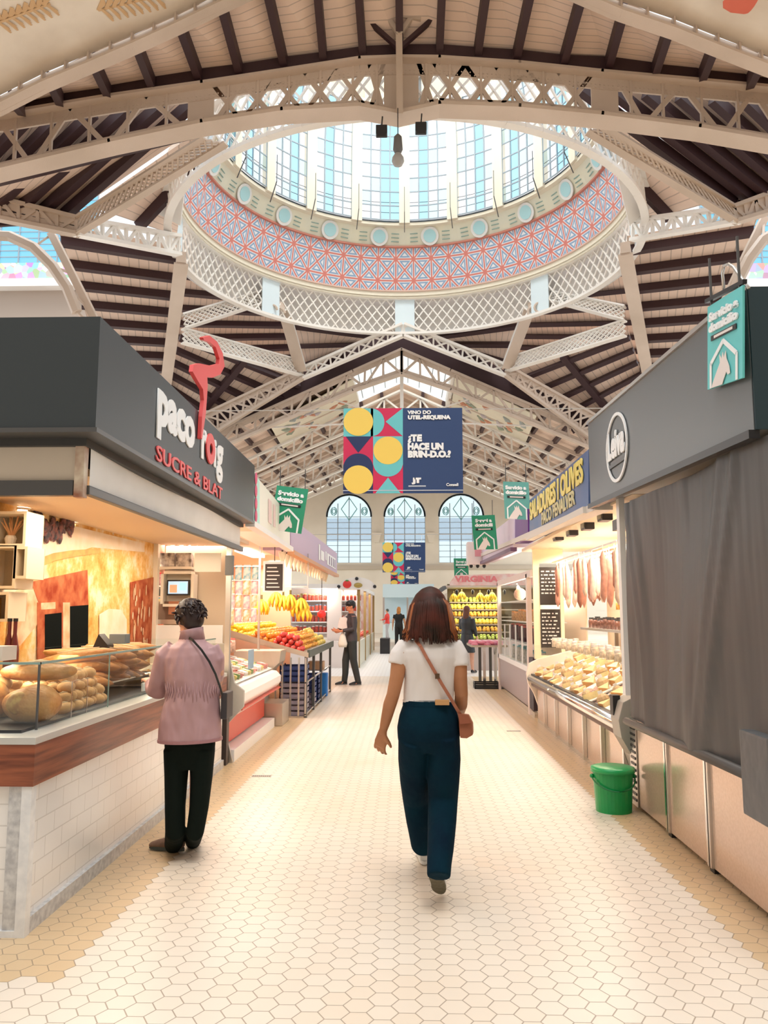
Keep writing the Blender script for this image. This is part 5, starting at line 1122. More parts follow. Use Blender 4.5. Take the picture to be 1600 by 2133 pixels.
# butcher counter
bc=empty('butcher_counter',(-1.72,8.5,0),'butcher display counter with a rounded white rim and red front','counter')
RED=mat('red_counter_panel',(.62,.07,.04),.35); WR=mat('white_rim',(.88,.86,.84),.3)
Ya,Yb=8.45,11.0
B().box(-2.6,-1.90,Ya,Yb,.14,.55).obj('red_front',RED,bc); B().box(-2.6,-1.76,Ya,Yb,0,.12).obj('white_base',WHITE,bc); B().box(-2.6,-1.80,Ya,Yb,-.0,.03).obj('dark_plinth',BLACK,bc)
b=B(); b.prism([(x,Ya,z) for x,z in ((-1.92,.36),(-1.76,.50),(-1.68,.60),(-1.68,.68),(-1.74,.74),(-1.86,.76),(-2.6,.76),(-2.6,.36))],(0,Yb-Ya,0)); b.obj('rounded_rim',WR,bc,bevel=.02)
B().box(-1.90,-1.685,Ya,Yb,.515,.53).obj('red_line',RED,bc)
B().prism([(-1.90,Ya-.02,.30),(-1.66,Ya-.02,.56),(-1.66,Ya-.02,.72),(-1.76,Ya-.02,.80),(-1.85,Ya-.02,1.2),(-2.2,Ya-.02,1.2),(-2.2,Ya-.02,.3)],(0,-.05,0)).obj('side_cheek',mat('grey_plastic_cheek',(.42,.40,.36),.4),bc,bevel=.008)
B().prism([(-1.76,Ya-.03,.0),(-1.84,Ya-.03,.32),(-1.95,Ya-.03,.32),(-1.95,Ya-.03,0)],(0,-.04,0)).obj('steel_foot',STEEL,bc)
B().quad([(-1.78,Ya,.78),(-1.78,Yb,.78),(-1.92,Yb,1.28),(-1.92,Ya,1.28)]).obj('slanted_glass',GLASS,bc,recalc=False)
B().prism([(-1.8,Ya,.77),(-2.6,Ya,.98),(-2.6,Ya,.77)],(0,Yb-Ya,0)).obj('deck',SL,bc)
rnd=random.Random(21)
dz=lambda x: .775+(-1.8-x)*(.21/.8)
kinds=[('sausage_ring',(.66,.20,.14),'coil of red sausage in the butcher counter','sausage coils in the butcher counter','sausage'),('meat_pack',(.74,.30,.26),'wrapped meat pack in the butcher counter','meat packs in the butcher counter','meat'),('green_pack',(.30,.42,.16),'green herb pack in the butcher counter','green packs in the butcher counter','pack'),('yellow_pack',(.86,.68,.22),'yellow wrapped pack in the butcher counter','yellow packs in the butcher counter','pack'),('white_pack',(.84,.80,.76),'white wrapped pack in the butcher counter','white packs in the butcher counter','pack')]
for ki,(nm,c,lb,gr,ct) in enumerate(kinds):
    b=B()
    if ki==0: b.tube([(.05*(1-t/26)*math.cos(t*.6),.05*(1-t/26)*math.sin(t*.6),.02) for t in range(20)],.012,6)
    else: b.box(-.06,.06,-.045,.045,0,.05); 
    pr=b.obj(nm,mat(nm,c,.35,noise=(25,.4)),None,smooth=ki==0,bevel=.012 if ki else 0); setp(pr,lb,ct)
    if ki: B().box(-.03,.03,-.02,.02,.05,.052).obj('pack_label',WHITE,pr)
    copies(pr,[((x,8.55+.155*i+rnd.uniform(-.02,.02),dz(x)),(0,.25,rnd.uniform(-.4,.4)),rnd.uniform(.85,1.15)) for i in range(15) for x in (-1.9-.13*((i+ki)%5),)],gr)
B().box(-1.84,-1.82,9.5,9.75,.86,1.08).obj('blue_card',mat('blue_grey_card',(.28,.42,.55),.4),None,label='blue grey price card tilted inside the butcher counter',cat='price card')
# back of the butcher stall with shelves and lit strips
OR=mat('salmon_wall',(.85,.50,.32),.55)  # one even salmon for back wall and partition
B().box(-3.65,-3.6,8.9,18.5,0,2.55).obj('stall_back_wall',OR,None,label='salmon orange back wall running behind the left food stalls',cat='wall panel')
B().box(-3.6,-1.64,8.4,18.5,2.45,2.50).obj('stall_ceiling',mat('peach_ceiling',(.85,.62,.46),.5),None,label='peach ceiling over the left food stalls',cat='ceiling panel')
for y,l in ((9.6,'nearest'),(12.4,'middle'),(15.4,'farthest')):
    area('stall_lamp',(-2.4,y,2.40),(0,0,0),.8,1.8,62,(1,.80,.68))
    B().box(-2.5,-2.3,y-.7,y+.7,2.40,2.44).obj('tube_light',mat('lit_pink_tube',(1,.80,.80),.4,emit=4),None,label='%s of the three glowing pinkish strip lights over the left stalls'%l,cat='light')
B().box(-3.6,-2.3,16.2,16.25,0,2.45).obj('stall_partition',OR,None,label='salmon cross partition at the end of the left fruit stand',cat='wall panel')
for z,l in ((1.25,'lowest'),(1.55,'middle'),(1.85,'top')): B().box(-3.6,-3.25,8.9,11.3,z,z+.02).obj('wall_shelf',WARMW,None,label='%s shelf of jars and packs behind the butcher counter'%l,cat='shelf')
jars('sauce_jar','small jar on the shelves behind the butcher counter','jars behind the butcher counter',(.70,.22,.12),[(-3.35,8.95+.11*i,1.27) for i in range(21)],cap=(.85,.8,.75),seed=31,r=.045,h=.14)
jars('relish_jar','jar in the second row inside the butcher counter','jars inside the butcher counter',(.80,.52,.40),[(-2.3-.12*(i%2),8.6+.1*i,.99) for i in range(24)],cap=(.75,.15,.12),seed=35,r=.045,h=.15)
jars('mustard_jar','yellow jar on the middle shelf behind the butcher','yellow jars behind the butcher counter',(.85,.62,.15),[(-3.35,8.95+.11*i,1.57) for i in range(21)],cap=(.2,.45,.6),seed=32,r=.045,h=.14)
jars('pink_tub','pink tub on the top shelf behind the butcher','pink tubs behind the butcher counter',(.82,.50,.52),[(-3.35,8.95+.13*i,1.87) for i in range(18)],cap=(.8,.1,.1),seed=33,r=.05,h=.16,cat='tub')
# steel pier and fruit stand
pr_=empty('steel_pier',(-1.78,11.35,0),'flared stainless steel pier between butcher counter and fruit stand','pier')
BST=mat('warm_brushed_steel',(.56,.49,.40),.35,.7)
B().prism([(-2.35,11.1,1.0),(-1.70,11.1,1.0),(-1.72,11.1,.84),(-1.95,11.1,.62),(-1.95,11.1,0),(-2.35,11.1,0)],(0,.5,0)).obj('flared_cheek',BST,pr_,bevel=.01); B().box(-1.97,-1.66,11.05,11.65,0,.30).obj('foot_box',BST,pr_,bevel=.01)
fs=empty('fruit_stand',(-1.45,12.0,0),'slatted metal fruit stand heaped with oranges and lemons','stand')
SX0,SX1,SY0,SY1=-3.3,-1.42,11.9,15.8
B().prism([(SX0,SY0,1.42),(SX1,SY0,.90),(SX1,SY0,.86),(SX0,SY0,1.34)],(0,SY1-SY0,0)).obj('table_top',BST,fs); B().box(SX1-.02,SX1+.02,SY0,SY1,.86,.97).obj('side_rim',mat('dark_green_rim',(.06,.08,.07),.4),fs); B().prism([(SX0,SY0-.02,1.38),(SX1,SY0-.02,.86),(SX1,SY0-.02,.93),(SX0,SY0-.02,1.46)],(0,.02,0)).obj('front_rim',BST,fs)
for x in (-2.0,-1.9,-1.8,-1.68,-1.56,-1.46): B().box(x-.012,x+.012,SY0,SY0+.03,.03,.86).obj('front_bar',STEEL,fs)
for y in (SY0+.02,12.9,14.0,SY1-.1): B().box(SX1-.06,SX1-.02,y,y+.05,0,.88).obj('leg',DSTEEL,fs)
for z in (.05,.5): B().bar((SX1-.04,SY0,z),(SX1-.04,SY1,z),.02,.02).obj('side_rail',STEEL,fs)
def crate(x,y,z,m,label,w=.38,d=.5,h=.24,group=None):
    r=empty('crate',(x,y,z),label,'crate',group); t=.015
    B().box(-w/2,w/2,-d/2,d/2,0,.015).obj('crate_base',m,r)
    for nm,a in (('crate_side',(-w/2,-w/2+t,-d/2,d/2)),('crate_side',(w/2-t,w/2,-d/2,d/2)),('crate_end',(-w/2,w/2,-d/2,-d/2+t)),('crate_end',(-w/2,w/2,d/2-t,d/2))):
        b=B()
        for k in range(3): b.box(a[0],a[1],a[2],a[3],.01+k*h/3,.01+k*h/3+h*.22)
        b.box(a[0],a[0]+t,a[2],a[2]+t,0,h); b.box(a[1]-t,a[1],a[3]-t,a[3],0,h); b.obj(nm,m,r)
    return r
BLU=mat('dark_blue_crate',(.03,.06,.22),.45); GRY=mat('lilac_grey_crate',(.30,.27,.34),.5); BLU2=mat('bright_blue_plastic',(.02,.20,.62),.4); CARD=mat('brown_carton',(.50,.33,.20),.7)
crate(-1.68,12.35,.0,GRY,'bottom grey crate at the near end under the fruit stand'); crate(-1.68,12.35,.25,GRY,'second grey crate stacked at the near end under the fruit stand'); crate(-1.68,12.35,.50,BLU,'dark blue crate on top of the grey crates under the fruit stand')
crate(-1.66,13.2,.0,GRY,'grey crate on the floor in the middle under the fruit stand'); crate(-1.66,13.2,.25,BLU,'blue crate on the single grey crate under the fruit stand'); crate(-1.66,14.0,.0,BLU,'blue crate on the floor at the far end under the fruit stand'); crate(-1.66,14.0,.25,BLU,'upper blue crate at the far end under the fruit stand')
r_=empty('blue_canister',(-1.55,15.0,0),'bright blue plastic canister standing at the far end of the stand','canister'); B().box(-.12,.12,-.1,.1,0,.42).obj('body',BLU2,r_,bevel=.03); B().cyl((0,0,.42),.03,.04,12).obj('cap',WHITE,r_)
r_=empty('carton',(-1.60,14.75,.5),'brown carton under the far end of the fruit stand','box'); B().box(-.15,.12,-.15,.15,0,.14).obj('box_body',CARD,r_); B().box(-.15,.12,-.01,.01,.14,.142).obj('tape',WARMW,r_)
for y in (14.8,): B().box(-1.75,-1.45,y-.2,y+.25,.48,.5).obj('under_shelf',STEEL,None,label='small steel shelf holding the brown carton',cat='shelf')
def fruit(name,label,group,col,r,cells,sq=(1,1,1),seed=0,stem=True,cat='fruit'):
    b=B(); b.ell((0,0,0),r*sq[0],r*sq[1],r*sq[2],10); pr=b.obj(name,mat(name,col,.4,noise=(9,.25)),None,smooth=True); setp(pr,label,cat)
    if stem: B().cyl((0,0,r*sq[2]*.95),r*.12,r*.12,6).obj('stem',mat('fruit_stem',(.16,.14,.05),.6),pr)
    rr=random.Random(seed); return copies(pr,[((x+rr.uniform(-.015,.015),y+rr.uniform(-.015,.015),z+r*.8),(rr.uniform(-.5,.5),rr.uniform(-.5,.5),rr.uniform(0,6)),rr.uniform(.9,1.1)) for x,y,z in cells],group)
tz=lambda x: .90+(SX1-x)*(.52/1.88)
def heap(x0,x1,y0,y1,st,layers):
    out=[]
    for l in range(layers):
        x=x0+l*st*.5
        while x<=x1-l*st*.5:
            y=y0+l*st*.5
            while y<=y1-l*st*.5: out.append((x,y,tz(x)+l*st*.75)); y+=st
            x+=st
    return out
fruit('orange','orange in the heaps on the fruit stand','oranges on the fruit stand',(.86,.30,.02),.042,heap(-2.25,-1.95,11.97,15.6,.09,3)[:260],seed=1)
fruit('lemon','yellow lemon heaped on the fruit stand','lemons on the fruit stand',(.90,.68,.04),.038,heap(-2.62,-2.3,11.97,15.4,.09,3)[:240],(1.25,.9,.9),seed=2)
fruit('red_apple','red apple along the near edge of the fruit stand','red apples on the fruit stand',(.66,.06,.04),.042,heap(-1.92,-1.5,11.97,12.5,.09,3),seed=3)
fruit('mandarin','mandarin in the front heaps of the fruit stand','mandarins on the fruit stand',(.90,.42,.05),.036,heap(-1.92,-1.5,12.6,14.4,.085,3)[:260],(1,1,.85),seed=4)
fruit('pear','yellow pear at the far end of the fruit stand','pears on the fruit stand',(.80,.62,.14),.04,heap(-1.92,-1.5,14.5,15.5,.09,3)[:120],(.9,.9,1.25),seed=5)
fruit('pink_peach','pinkish peach at the back of the fruit stand','peaches on the fruit stand',(.82,.42,.32),.04,heap(-3.1,-2.7,11.97,15.6,.10,2)[:150],seed=6)
# hanging bananas
def bananas(p,label):
    r=empty('banana_bunch',p,label,'bananas','hanging banana bunches'); m=mat('banana_yellow',(.90,.62,.05),.45)
    for k in range(9):
        a=k*.7; b=B(); b.tube([(0,0,0),(.05*math.cos(a),.05*math.sin(a),-.05),(.10*math.cos(a),.10*math.sin(a),-.14),(.09*math.cos(a),.09*math.sin(a),-.22)],[.008,.02,.022,.006],7); b.obj('banana',m,r,smooth=True)
    B().cyl((0,0,-.02),.016,.08,8).obj('bunch_stem',mat('fruit_stem',(.16,.14,.05),.6),r)
    return r
for x,y,l in ((571,1258,'cluster of hanging bananas'),):
    pass
pr=bananas((0,0,0),'hand of yellow bananas hanging over the fruit stand')
pts=[aY(x,y,13.2) for x,y in ((545,1248),(575,1232),(590,1240),(605,1238),(622,1252),(634,1262),(628,1245))]
copies(pr,[(tuple(p),i*.8,1.15) for i,p in enumerate(pts)],'hanging banana bunches')
B().bar((-3.3,13.2,1.93),(-1.6,13.2,1.93),.025,.025).obj('banana_rail',STEEL,None,label='steel rail from which the banana bunches hang',cat='rail')
for x in (-3.3,-1.6): B().bar((x,13.2,1.9),(x,13.2,2.47),.02,.02).obj('rail_hanger',STEEL,None,label='thin %s hanger of the banana rail'%('left' if x<-2 else 'right'),cat='hanger')
p=aY(670,1279,13.6); r_=empty('red_paper_ball',p,'round bright red ball hanging over the middle of the fruit stand','ball'); B().ell((0,0,0),.075,.075,.07,14).obj('ball',mat('bright_red',(.80,.03,.03),.4),r_,smooth=True); B().bar((0,0,.06),(0,0,.6),.01,.01,(0,1,0)).obj('string',BLACK,r_)
# chalkboard sign in left stall
a=aY(553,1172,11.2); c=aY(590,1230,11.2); r_=empty('price_blackboard',(a.x,11.2,c.z),'white framed blackboard hanging over the left stall','blackboard'); w_,h_=c.x-a.x,a.z-c.z
B().box(-.03,w_+.01,.0,.02,-.02,h_+.02).obj('white_frame',WHITE,r_); B().box(0,w_-.01,-.01,0,0,h_-.02).obj('slate',bd,r_)
b=B()
for k in range(6): b.box(.02+.01*(k%2),w_*.8-.02*(k%3),-.014,-.01,h_*(.1+.14*k),h_*(.14+.14*k))
b.obj('chalk_strokes',ch,r_)
B().bar((a.x+w_/2,11.21,a.z),(a.x+w_/2,11.21,2.46),.01,.01).obj('blackboard_wire',BLACK,None,label='thin wire holding up the white framed blackboard',cat='wire')
# row of paper cones under lilac fascia
pr=B().lathe((0,0,0),[(.01,0),(.05,.16),(.055,.2)],10).obj('paper_lamp',mat('cream_paper_cone',(.90,.80,.58),.6),None,smooth=True); setp(pr,'cream conical shade hanging in a row under the lilac fascia','lamp shade'); B().cyl((0,0,.2),.012,.08,8).obj('cord_grip',BLACK,pr)
copies(pr,[((-1.75,11.4+.42*i,2.17),0,1) for i in range(16)],'conical shades under the lilac fascia')
# small shelf goods behind fruit stand
for z in (1.35,1.65): B().box(-3.6,-3.3,11.9,15.9,z,z+.02).obj('wall_shelf',WARMW,None,label='%s shelf of packets behind the fruit stand'%('lower' if z<1.5 else 'upper'),cat='shelf')
jars('fruit_net','red net of fruit on the shelf behind the fruit stand','red nets behind the fruit stand',(.72,.16,.10),[(-3.42,12.0+.16*i,1.37) for i in range(24)],cap=(.9,.9,.9),seed=41,r=.06,h=.16,cat='net')
jars('juice_bottle','pale juice bottle on the upper shelf behind the fruit','juice bottles behind the fruit stand',(.85,.62,.40),[(-3.42,12.0+.15*i,1.67) for i in range(25)],cap=(.9,.3,.2),seed=42,r=.045,h=.2,cat='bottle')
# kiosk with tomato sign
kk=empty('vegetable_kiosk',(-1.4,22.5,0),'white kiosk with an arched sign showing a tomato and an olive','kiosk')
kx0,kx1,ky0,ky1=aY(702,1300,22.5).x,aY(746,1300,22.5).x,22.5,33
KW=mat('pale_pink_kiosk',(.82,.74,.70),.5)
B().box(kx0-1.5,kx1,ky0,ky0+.3,0,.719).obj('front_counter',KW,kk); B().box(kx1+.002,kx1+.02,ky0-.01,ky1,0,.72).obj('side_counter',mat('greenish_white_counter',(.74,.74,.62),.4),kk); B().box(kx1-.9,kx1-.5,ky0+.4,ky1,.0,2.2).obj('side_back',KW,kk)
B().box(kx0-1.5,kx1+.05,ky0,ky1,2.18,2.3).obj('roof_slab',WHITE,kk); B().box(kx0-1.5,kx1-.1,ky0+.9,ky0+.95,.8,2.2).obj('back_wall',KW,kk)
for y in (ky0+.05,ky0+3.5,ky0+7,ky1-.1): B().box(kx1-.03,kx1+.05,y-.04,y+.04,0,2.2).obj('brown_post',mat('golden_brown_post',(.36,.22,.07),.5),kk)
b=B(); cxk=(aY(715,1220,ky0).x+aY(772,1220,ky0).x)/2
zk=aY(740,1228,ky0).z; R_=.52
b.prism([(cxk-R_,ky0-.05,zk)]+[(cxk+R_*math.cos(math.pi*(1-j/14)),ky0-.05,zk+.04+.30*math.sin(math.pi*(j/14))) for j in range(15)]+[(cxk+R_,ky0-.05,zk)],(0,.05,0)); b.obj('arched_sign',WHITE,kk)
t=aY(723,1217,ky0-.08); B().ell((t.x,ky0-.07,t.z),.12,.03,.11,16).obj('painted_tomato',mat('tomato_red',(.72,.04,.04),.4),kk,smooth=True); B().ell((t.x,ky0-.08,t.z+.1),.05,.03,.025,8).obj('tomato_leaf',mat('leaf_green',(.08,.25,.05),.5),kk)
t=aY(746,1219,ky0-.08); B().ell((t.x,ky0-.07,t.z),.12,.03,.07,16).obj('painted_olive',mat('olive_ochre',(.40,.30,.08),.4),kk,smooth=True)
for x in (cxk-.5,cxk,cxk+.5): B().ell((x,ky0-.08,zk+(.3 if x==cxk else .08)),.05,.05,.05,8).obj('sign_lamp',BLACK,kk)
for z,l in ((.95,0),(1.25,1),(1.55,2),(1.85,3)):
    B().box(kx0-1.5,kx1-.2,ky0+.55,ky0+.9,z-.03,z).obj('shelf',WHITE,kk)
colk=[(.70,.10,.06),(.86,.55,.15),(.85,.8,.7),(.30,.42,.12)]
for l,z in enumerate((.95,1.25,1.55,1.85)):
    jars('produce_pack','%s on the front shelves of the tomato kiosk'%['red pack on the lowest shelf','orange pack on the second shelf','cream pack on the third shelf','green pack on the top shelf'][l],'packs on kiosk shelf number %s from below'%['one','two','three','four'][l],colk[l],[(kx0-1.3+.11*i,ky0+.7,z) for i in range(18)],cap=[(.9,.9,.9),(.8,.2,.1),(.2,.4,.6),(.9,.8,.3)][l],seed=50+l,r=.045,h=.15,cat='pack')
fruit('kiosk_tomato','tomato piled on the side counter of the kiosk','tomatoes along the kiosk side',(.74,.10,.05),.06,[(kx1-.12-.1*(i%2),ky0+.4+.2*i,.74) for i in range(40)],seed=8)
fruit('kiosk_onion','pale onion piled beside the kiosk tomatoes','onions along the kiosk side',(.80,.62,.48),.06,[(kx1-.36-.1*(i%2),ky0+.4+.25*i,.74) for i in range(36)],seed=9)
point('kiosk_lamp',(kx0-.4,ky0+.3,2.0),18,(1,.85,.75)); area('kiosk_side_lamp',(kx1-.2,27,2.15),(0,0,0),.5,8,50,(1,.9,.85))
# far right fruit stall
fr_=empty('yellow_fruit_stall',(1.1,21.5,0),'far right fruit stall full of yellow fruit under a pink and white valance','stall')
YS=21.5; xa,xb=aY(925,1250,YS).x,aY(1045,1250,YS).x
B().box(xa+.15,xb+1.2,YS+1.2,YS+1.25,.0,2.3).obj('back_board',mat('dark_back_board',(.16,.12,.06),.7),fr_); za=aY(980,1222,YS).z
B().box(xa,xb+1.2,YS-.1,YS+1.2,za-.03,za+.03).obj('roof_slab',STEEL,fr_)
B().prism([(xa+.15,YS-.12,za+.03),(xb+1.2,YS-.12,za+.03),(xb+1.2,YS-.12,za+.36),(xa+.3,YS-.12,za+.30),(xa+.15,YS-.12,za+.1)],(0,.05,0)).obj('valance',mat('pink_white_valance',(.84,.72,.70),.5,noise=(5,.6,(.80,.42,.40))),fr_)
B().bar((xa+.02,YS-.1,za-.02),(xa-.32,YS-.35,za-.25),.12,.08).obj('awning_arm',DSTEEL,fr_)
for k,z in enumerate((.8,1.0,1.2,1.4,1.6,1.8)): B().box(xa+.2,xb+1.2,YS+.15+.16*k,YS+.4+.16*k,z-.03,z).obj('tier',BST,fr_)
for k in range(4): B().ell((xa+.35+.42*k,YS+.1,za-.14),.04,.04,.07,8).obj('stall_lamp_head',BLACK,fr_)
def tier(k,n): return [(xa+.25+.105*(i%13),YS+.20+.16*k+.09*(i//13),.8+.2*k+.05*(i//13)) for i in range(n)]
B().box(xa+.2,xb+1.2,YS+.1,YS+.14,0,.78).obj('counter_front',mat('grey_pink_front',(.60,.52,.48),.5),fr_)
fruit('yellow_melon','yellow melon on the far right fruit stall','yellow melons of the far right stall',(.88,.68,.10),.055,tier(2,26)+tier(4,26),(1.1,1,1),seed=12)
fruit('golden_mango','golden mango on the far right fruit stall','golden mangoes of the far right stall',(.84,.44,.06),.05,tier(1,26)+tier(3,26),seed=13)
fruit('green_apple','green apple on the far right fruit stall','green apples of the far right stall',(.62,.74,.16),.05,tier(5,26)+tier(0,26),seed=14)
area('fruit_stall_lamp',((xa+xb)/2+.3,YS+.4,za-.06),(0,0,0),1.6,.6,30,(1,.9,.7))
pr=bananas((0,0,0),'bunch of bananas hanging in the far right fruit stall'); setp(pr,None,None,'bananas of the far right stall')
copies(pr,[(tuple(aY(x,y,YS+.25)),i,1.0) for i,(x,y) in enumerate(((945,1236),(962,1232),(1000,1234),(1015,1238),(1025,1233)))],'bananas of the far right stall')
put_text('valance_lettering','VIRGINIA',.2,(xa+.85,YS-.125,za+.19),(1,0,0),(0,0,1),mat('pink_letters',(.75,.22,.25),.5),fr_,.01,fitw=1.15)
# pink table with scale legs
tb=empty('pink_produce_table',(1.65,17.2,0),'small table of pink packs on steel legs at the far right','table')
B().box(1.35,2.1,16.9,18.2,.80,.84).obj('table_top',BST,tb)
for x,y in ((1.62,17.0),(1.85,17.0),(1.62,18.0),(1.85,18.0)): B().box(x-.03,x+.03,y-.03,y+.03,0,.80).obj('leg',CHROME if y<17.5 else DSTEEL,tb)
pr=B().box(-.06,.06,-.05,.05,0,.04).obj('pink_pack',mat('pink_pack',(.80,.28,.38),.4),None,bevel=.01); setp(pr,'pink wrapped pack lying on the small table at the far right','pack'); B().box(-.03,.03,-.03,.03,.04,.042).obj('pack_label',WHITE,pr)
copies(pr,[((1.43+.13*(i%5),17.0+.11*(i//5),.841+.04*(i%2)),i*.3,1) for i in range(45)],'pink packs on the small table')
crate(1.62,16.6,0,BLACK,'flat black crate on the floor by the steel table legs',.5,.4,.13)
# pale cyan hall stalls and end counters
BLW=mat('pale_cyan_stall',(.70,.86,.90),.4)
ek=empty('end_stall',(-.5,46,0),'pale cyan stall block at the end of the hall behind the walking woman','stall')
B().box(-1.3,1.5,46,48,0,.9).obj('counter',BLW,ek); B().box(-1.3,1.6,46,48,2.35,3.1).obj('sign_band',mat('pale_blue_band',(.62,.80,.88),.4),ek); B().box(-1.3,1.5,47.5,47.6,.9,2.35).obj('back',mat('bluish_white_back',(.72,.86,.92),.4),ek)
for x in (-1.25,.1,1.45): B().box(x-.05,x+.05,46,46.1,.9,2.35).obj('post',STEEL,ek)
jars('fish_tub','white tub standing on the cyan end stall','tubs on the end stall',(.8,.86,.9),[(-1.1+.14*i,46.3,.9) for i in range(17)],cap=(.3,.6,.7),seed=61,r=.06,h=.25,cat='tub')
B().box(-3.4,-1.7,36,42,0,2.3).obj('far_left_stall',mat('pinkish_far_stall',(.80,.68,.64),.5,noise=(3,.5,(.62,.30,.24))),None,label='pinkish far stall block behind the tomato kiosk on the left',cat='stall')
B().box(1.9,5,26,42,0,2.4).obj('far_right_stall',mat('greyish_far_stall',(.70,.66,.60),.5,noise=(3,.4,(.5,.36,.22))),None,label='greyish far stall block behind the yellow fruit stall',cat='stall')
B().box(-.95,-.60,30,31.2,.0,.55).obj('dark_trolley_box',BLACK,None,label='dark box on the floor by the person in red',cat='box')
# ---------- banners
NAVY=mat('navy_banner',(.022,.055,.16),.6,bump=(3,.4,(1,1,.6))); TEA=mat('turquoise_print',(.14,.55,.58),.6); YEL=mat('yellow_print',(.86,.62,.12),.6); CRI=mat('crimson_print',(.60,.02,.09),.6); DNV=mat('dark_navy_print',(.015,.03,.11),.6)
def banner(px0,py0,px1,py1,Y,label,ztop=None,cab=None):
    a=aY(px0,py0,Y); c=aY(px1,py1,Y); W,H=c.x-a.x,a.z-c.z; r=empty('banner',(a.x,Y,c.z),label,'banner')
    B().box(0,W,0,.012,0,H).obj('cloth',NAVY,r)
    w=W*.5; n=[0]
    def sh(pts,m,nm,lay):
        B().prism([(x*w/2,-.003*lay,y*H/3) for x,y in pts],(0,-.003,0)).obj(nm,m,r)
    circ=lambda cx,cy,rr,a0=0,a1=2*math.pi,k=28: [(cx+rr*math.cos(a0+(a1-a0)*j/k),cy+rr*math.sin(a0+(a1-a0)*j/k)) for j in range(k+(0 if a1-a0>6.2 else 1))]
    sh([(0,2),(1,2),(1,3),(0,3)],TEA,'turquoise_field',0); sh([(1,2),(2,2),(2,3),(1,3)],CRI,'crimson_field',0)
    sh([(1,3)]+[(.92+.46*math.cos(t),2.5+.5*math.sin(t)) for t in [math.pi/2-math.pi*j/16 for j in range(17)]]+[(1,2)],TEA,'turquoise_half_round',1)
    sh([(2,2),(2,3),(1.42,2.52)],TEA,'turquoise_triangle',1); sh(circ(.5,2.52,.5),YEL,'yellow_circle',2)
    sh([(0,1),(1,1),(1,2),(0,2)],CRI,'crimson_field',0); sh([(.08,2),(.95,2),(.5,1.42)],DNV,'navy_triangle',1)
    sh([(0,.8)]+circ(.5,.9,.5,math.pi,0,16)[::1]+[(1,.8),(1,0),(0,0)],DNV,'navy_arch',1); sh(circ(.5,.48,.5),YEL,'yellow_circle',2)
    sh([(1,1),(2,1),(2,2),(1,2)],TEA,'turquoise_field',0); sh([(1,0),(2,0),(2,1),(1,1)],CRI,'crimson_field',0); sh(circ(1.5,1.08,.5,math.pi,2*math.pi,16),TEA,'turquoise_half_round',1); sh(circ(1.5,1.5,.49),YEL,'yellow_circle',2); sh([(1.08,0),(1.92,0),(1.5,.55)],TEA,'turquoise_triangle',1)
    # lettering
    def tx(s,x,y,size,bold,wd): put_text('lettering',s,size,(a.x+W*x+wd*W/2,Y-.012,c.z+H*y),(1,0,0),(0,0,1),WL,r,bold,fitw=wd*W)
    tx('VINO DO',.54,.945,H*.055,.004,.2); tx('UTEL-REQUENA',.54,.885,H*.06,.006,.36)
    tx('¿TE',.54,.64,H*.10,.01,.12); tx('HACE UN',.54,.54,H*.10,.01,.30); tx('BRIN-D.O.?',.54,.45,H*.10,.01,.36)
    tx('JT',.575,.145,H*.07,.01,.08); B().box(W*.545,W*.69,-.006,-.002,H*.075,H*.09).obj('small_line',mat('pale_grey_print',(.5,.55,.62),.6),r)
    tx('Consell',.86,.095,H*.045,.002,.1)
    B().box(0,W,-.008,-.002,H*.028,H*.038).obj('lower_seam',mat('pale_grey_print',(.5,.55,.62),.6),r)
    zt=ztop if ztop else c.z+H+.35
    if cab: B().bar((-9,Y+.005,zt),(9,Y+.005,zt),.025,.025).obj('banner_cable',STEEL,None,label=cab,cat='cable')
    for x in (W*.08,W*.92): B().bar((x,.005,H-.01),(x,.005,zt-c.z),.012,.012,(0,1,0)).obj('hanging_cord',PAINT_LIT,r,local=True)
    return r
banner(716,851,965,1027,12.3,'largest banner with yellow circles and navy lettering hanging over the aisle',ztop=4.67)
banner(797,1130,886,1192,35.0,'second banner with yellow circles, small and under the arched middle window',cab='thin cable across the nave carrying the second banner')
banner(814,1188,872,1218,54,'third and smallest banner, half hidden below the second one',cab='thin cable across the nave carrying the third and smallest banner')
B().bar((-4,12.308,4.66),(4,12.308,4.66),.012,.012).obj('banner_cable',STEEL,None,label='thin steel cable carrying the largest banner',cat='cable')
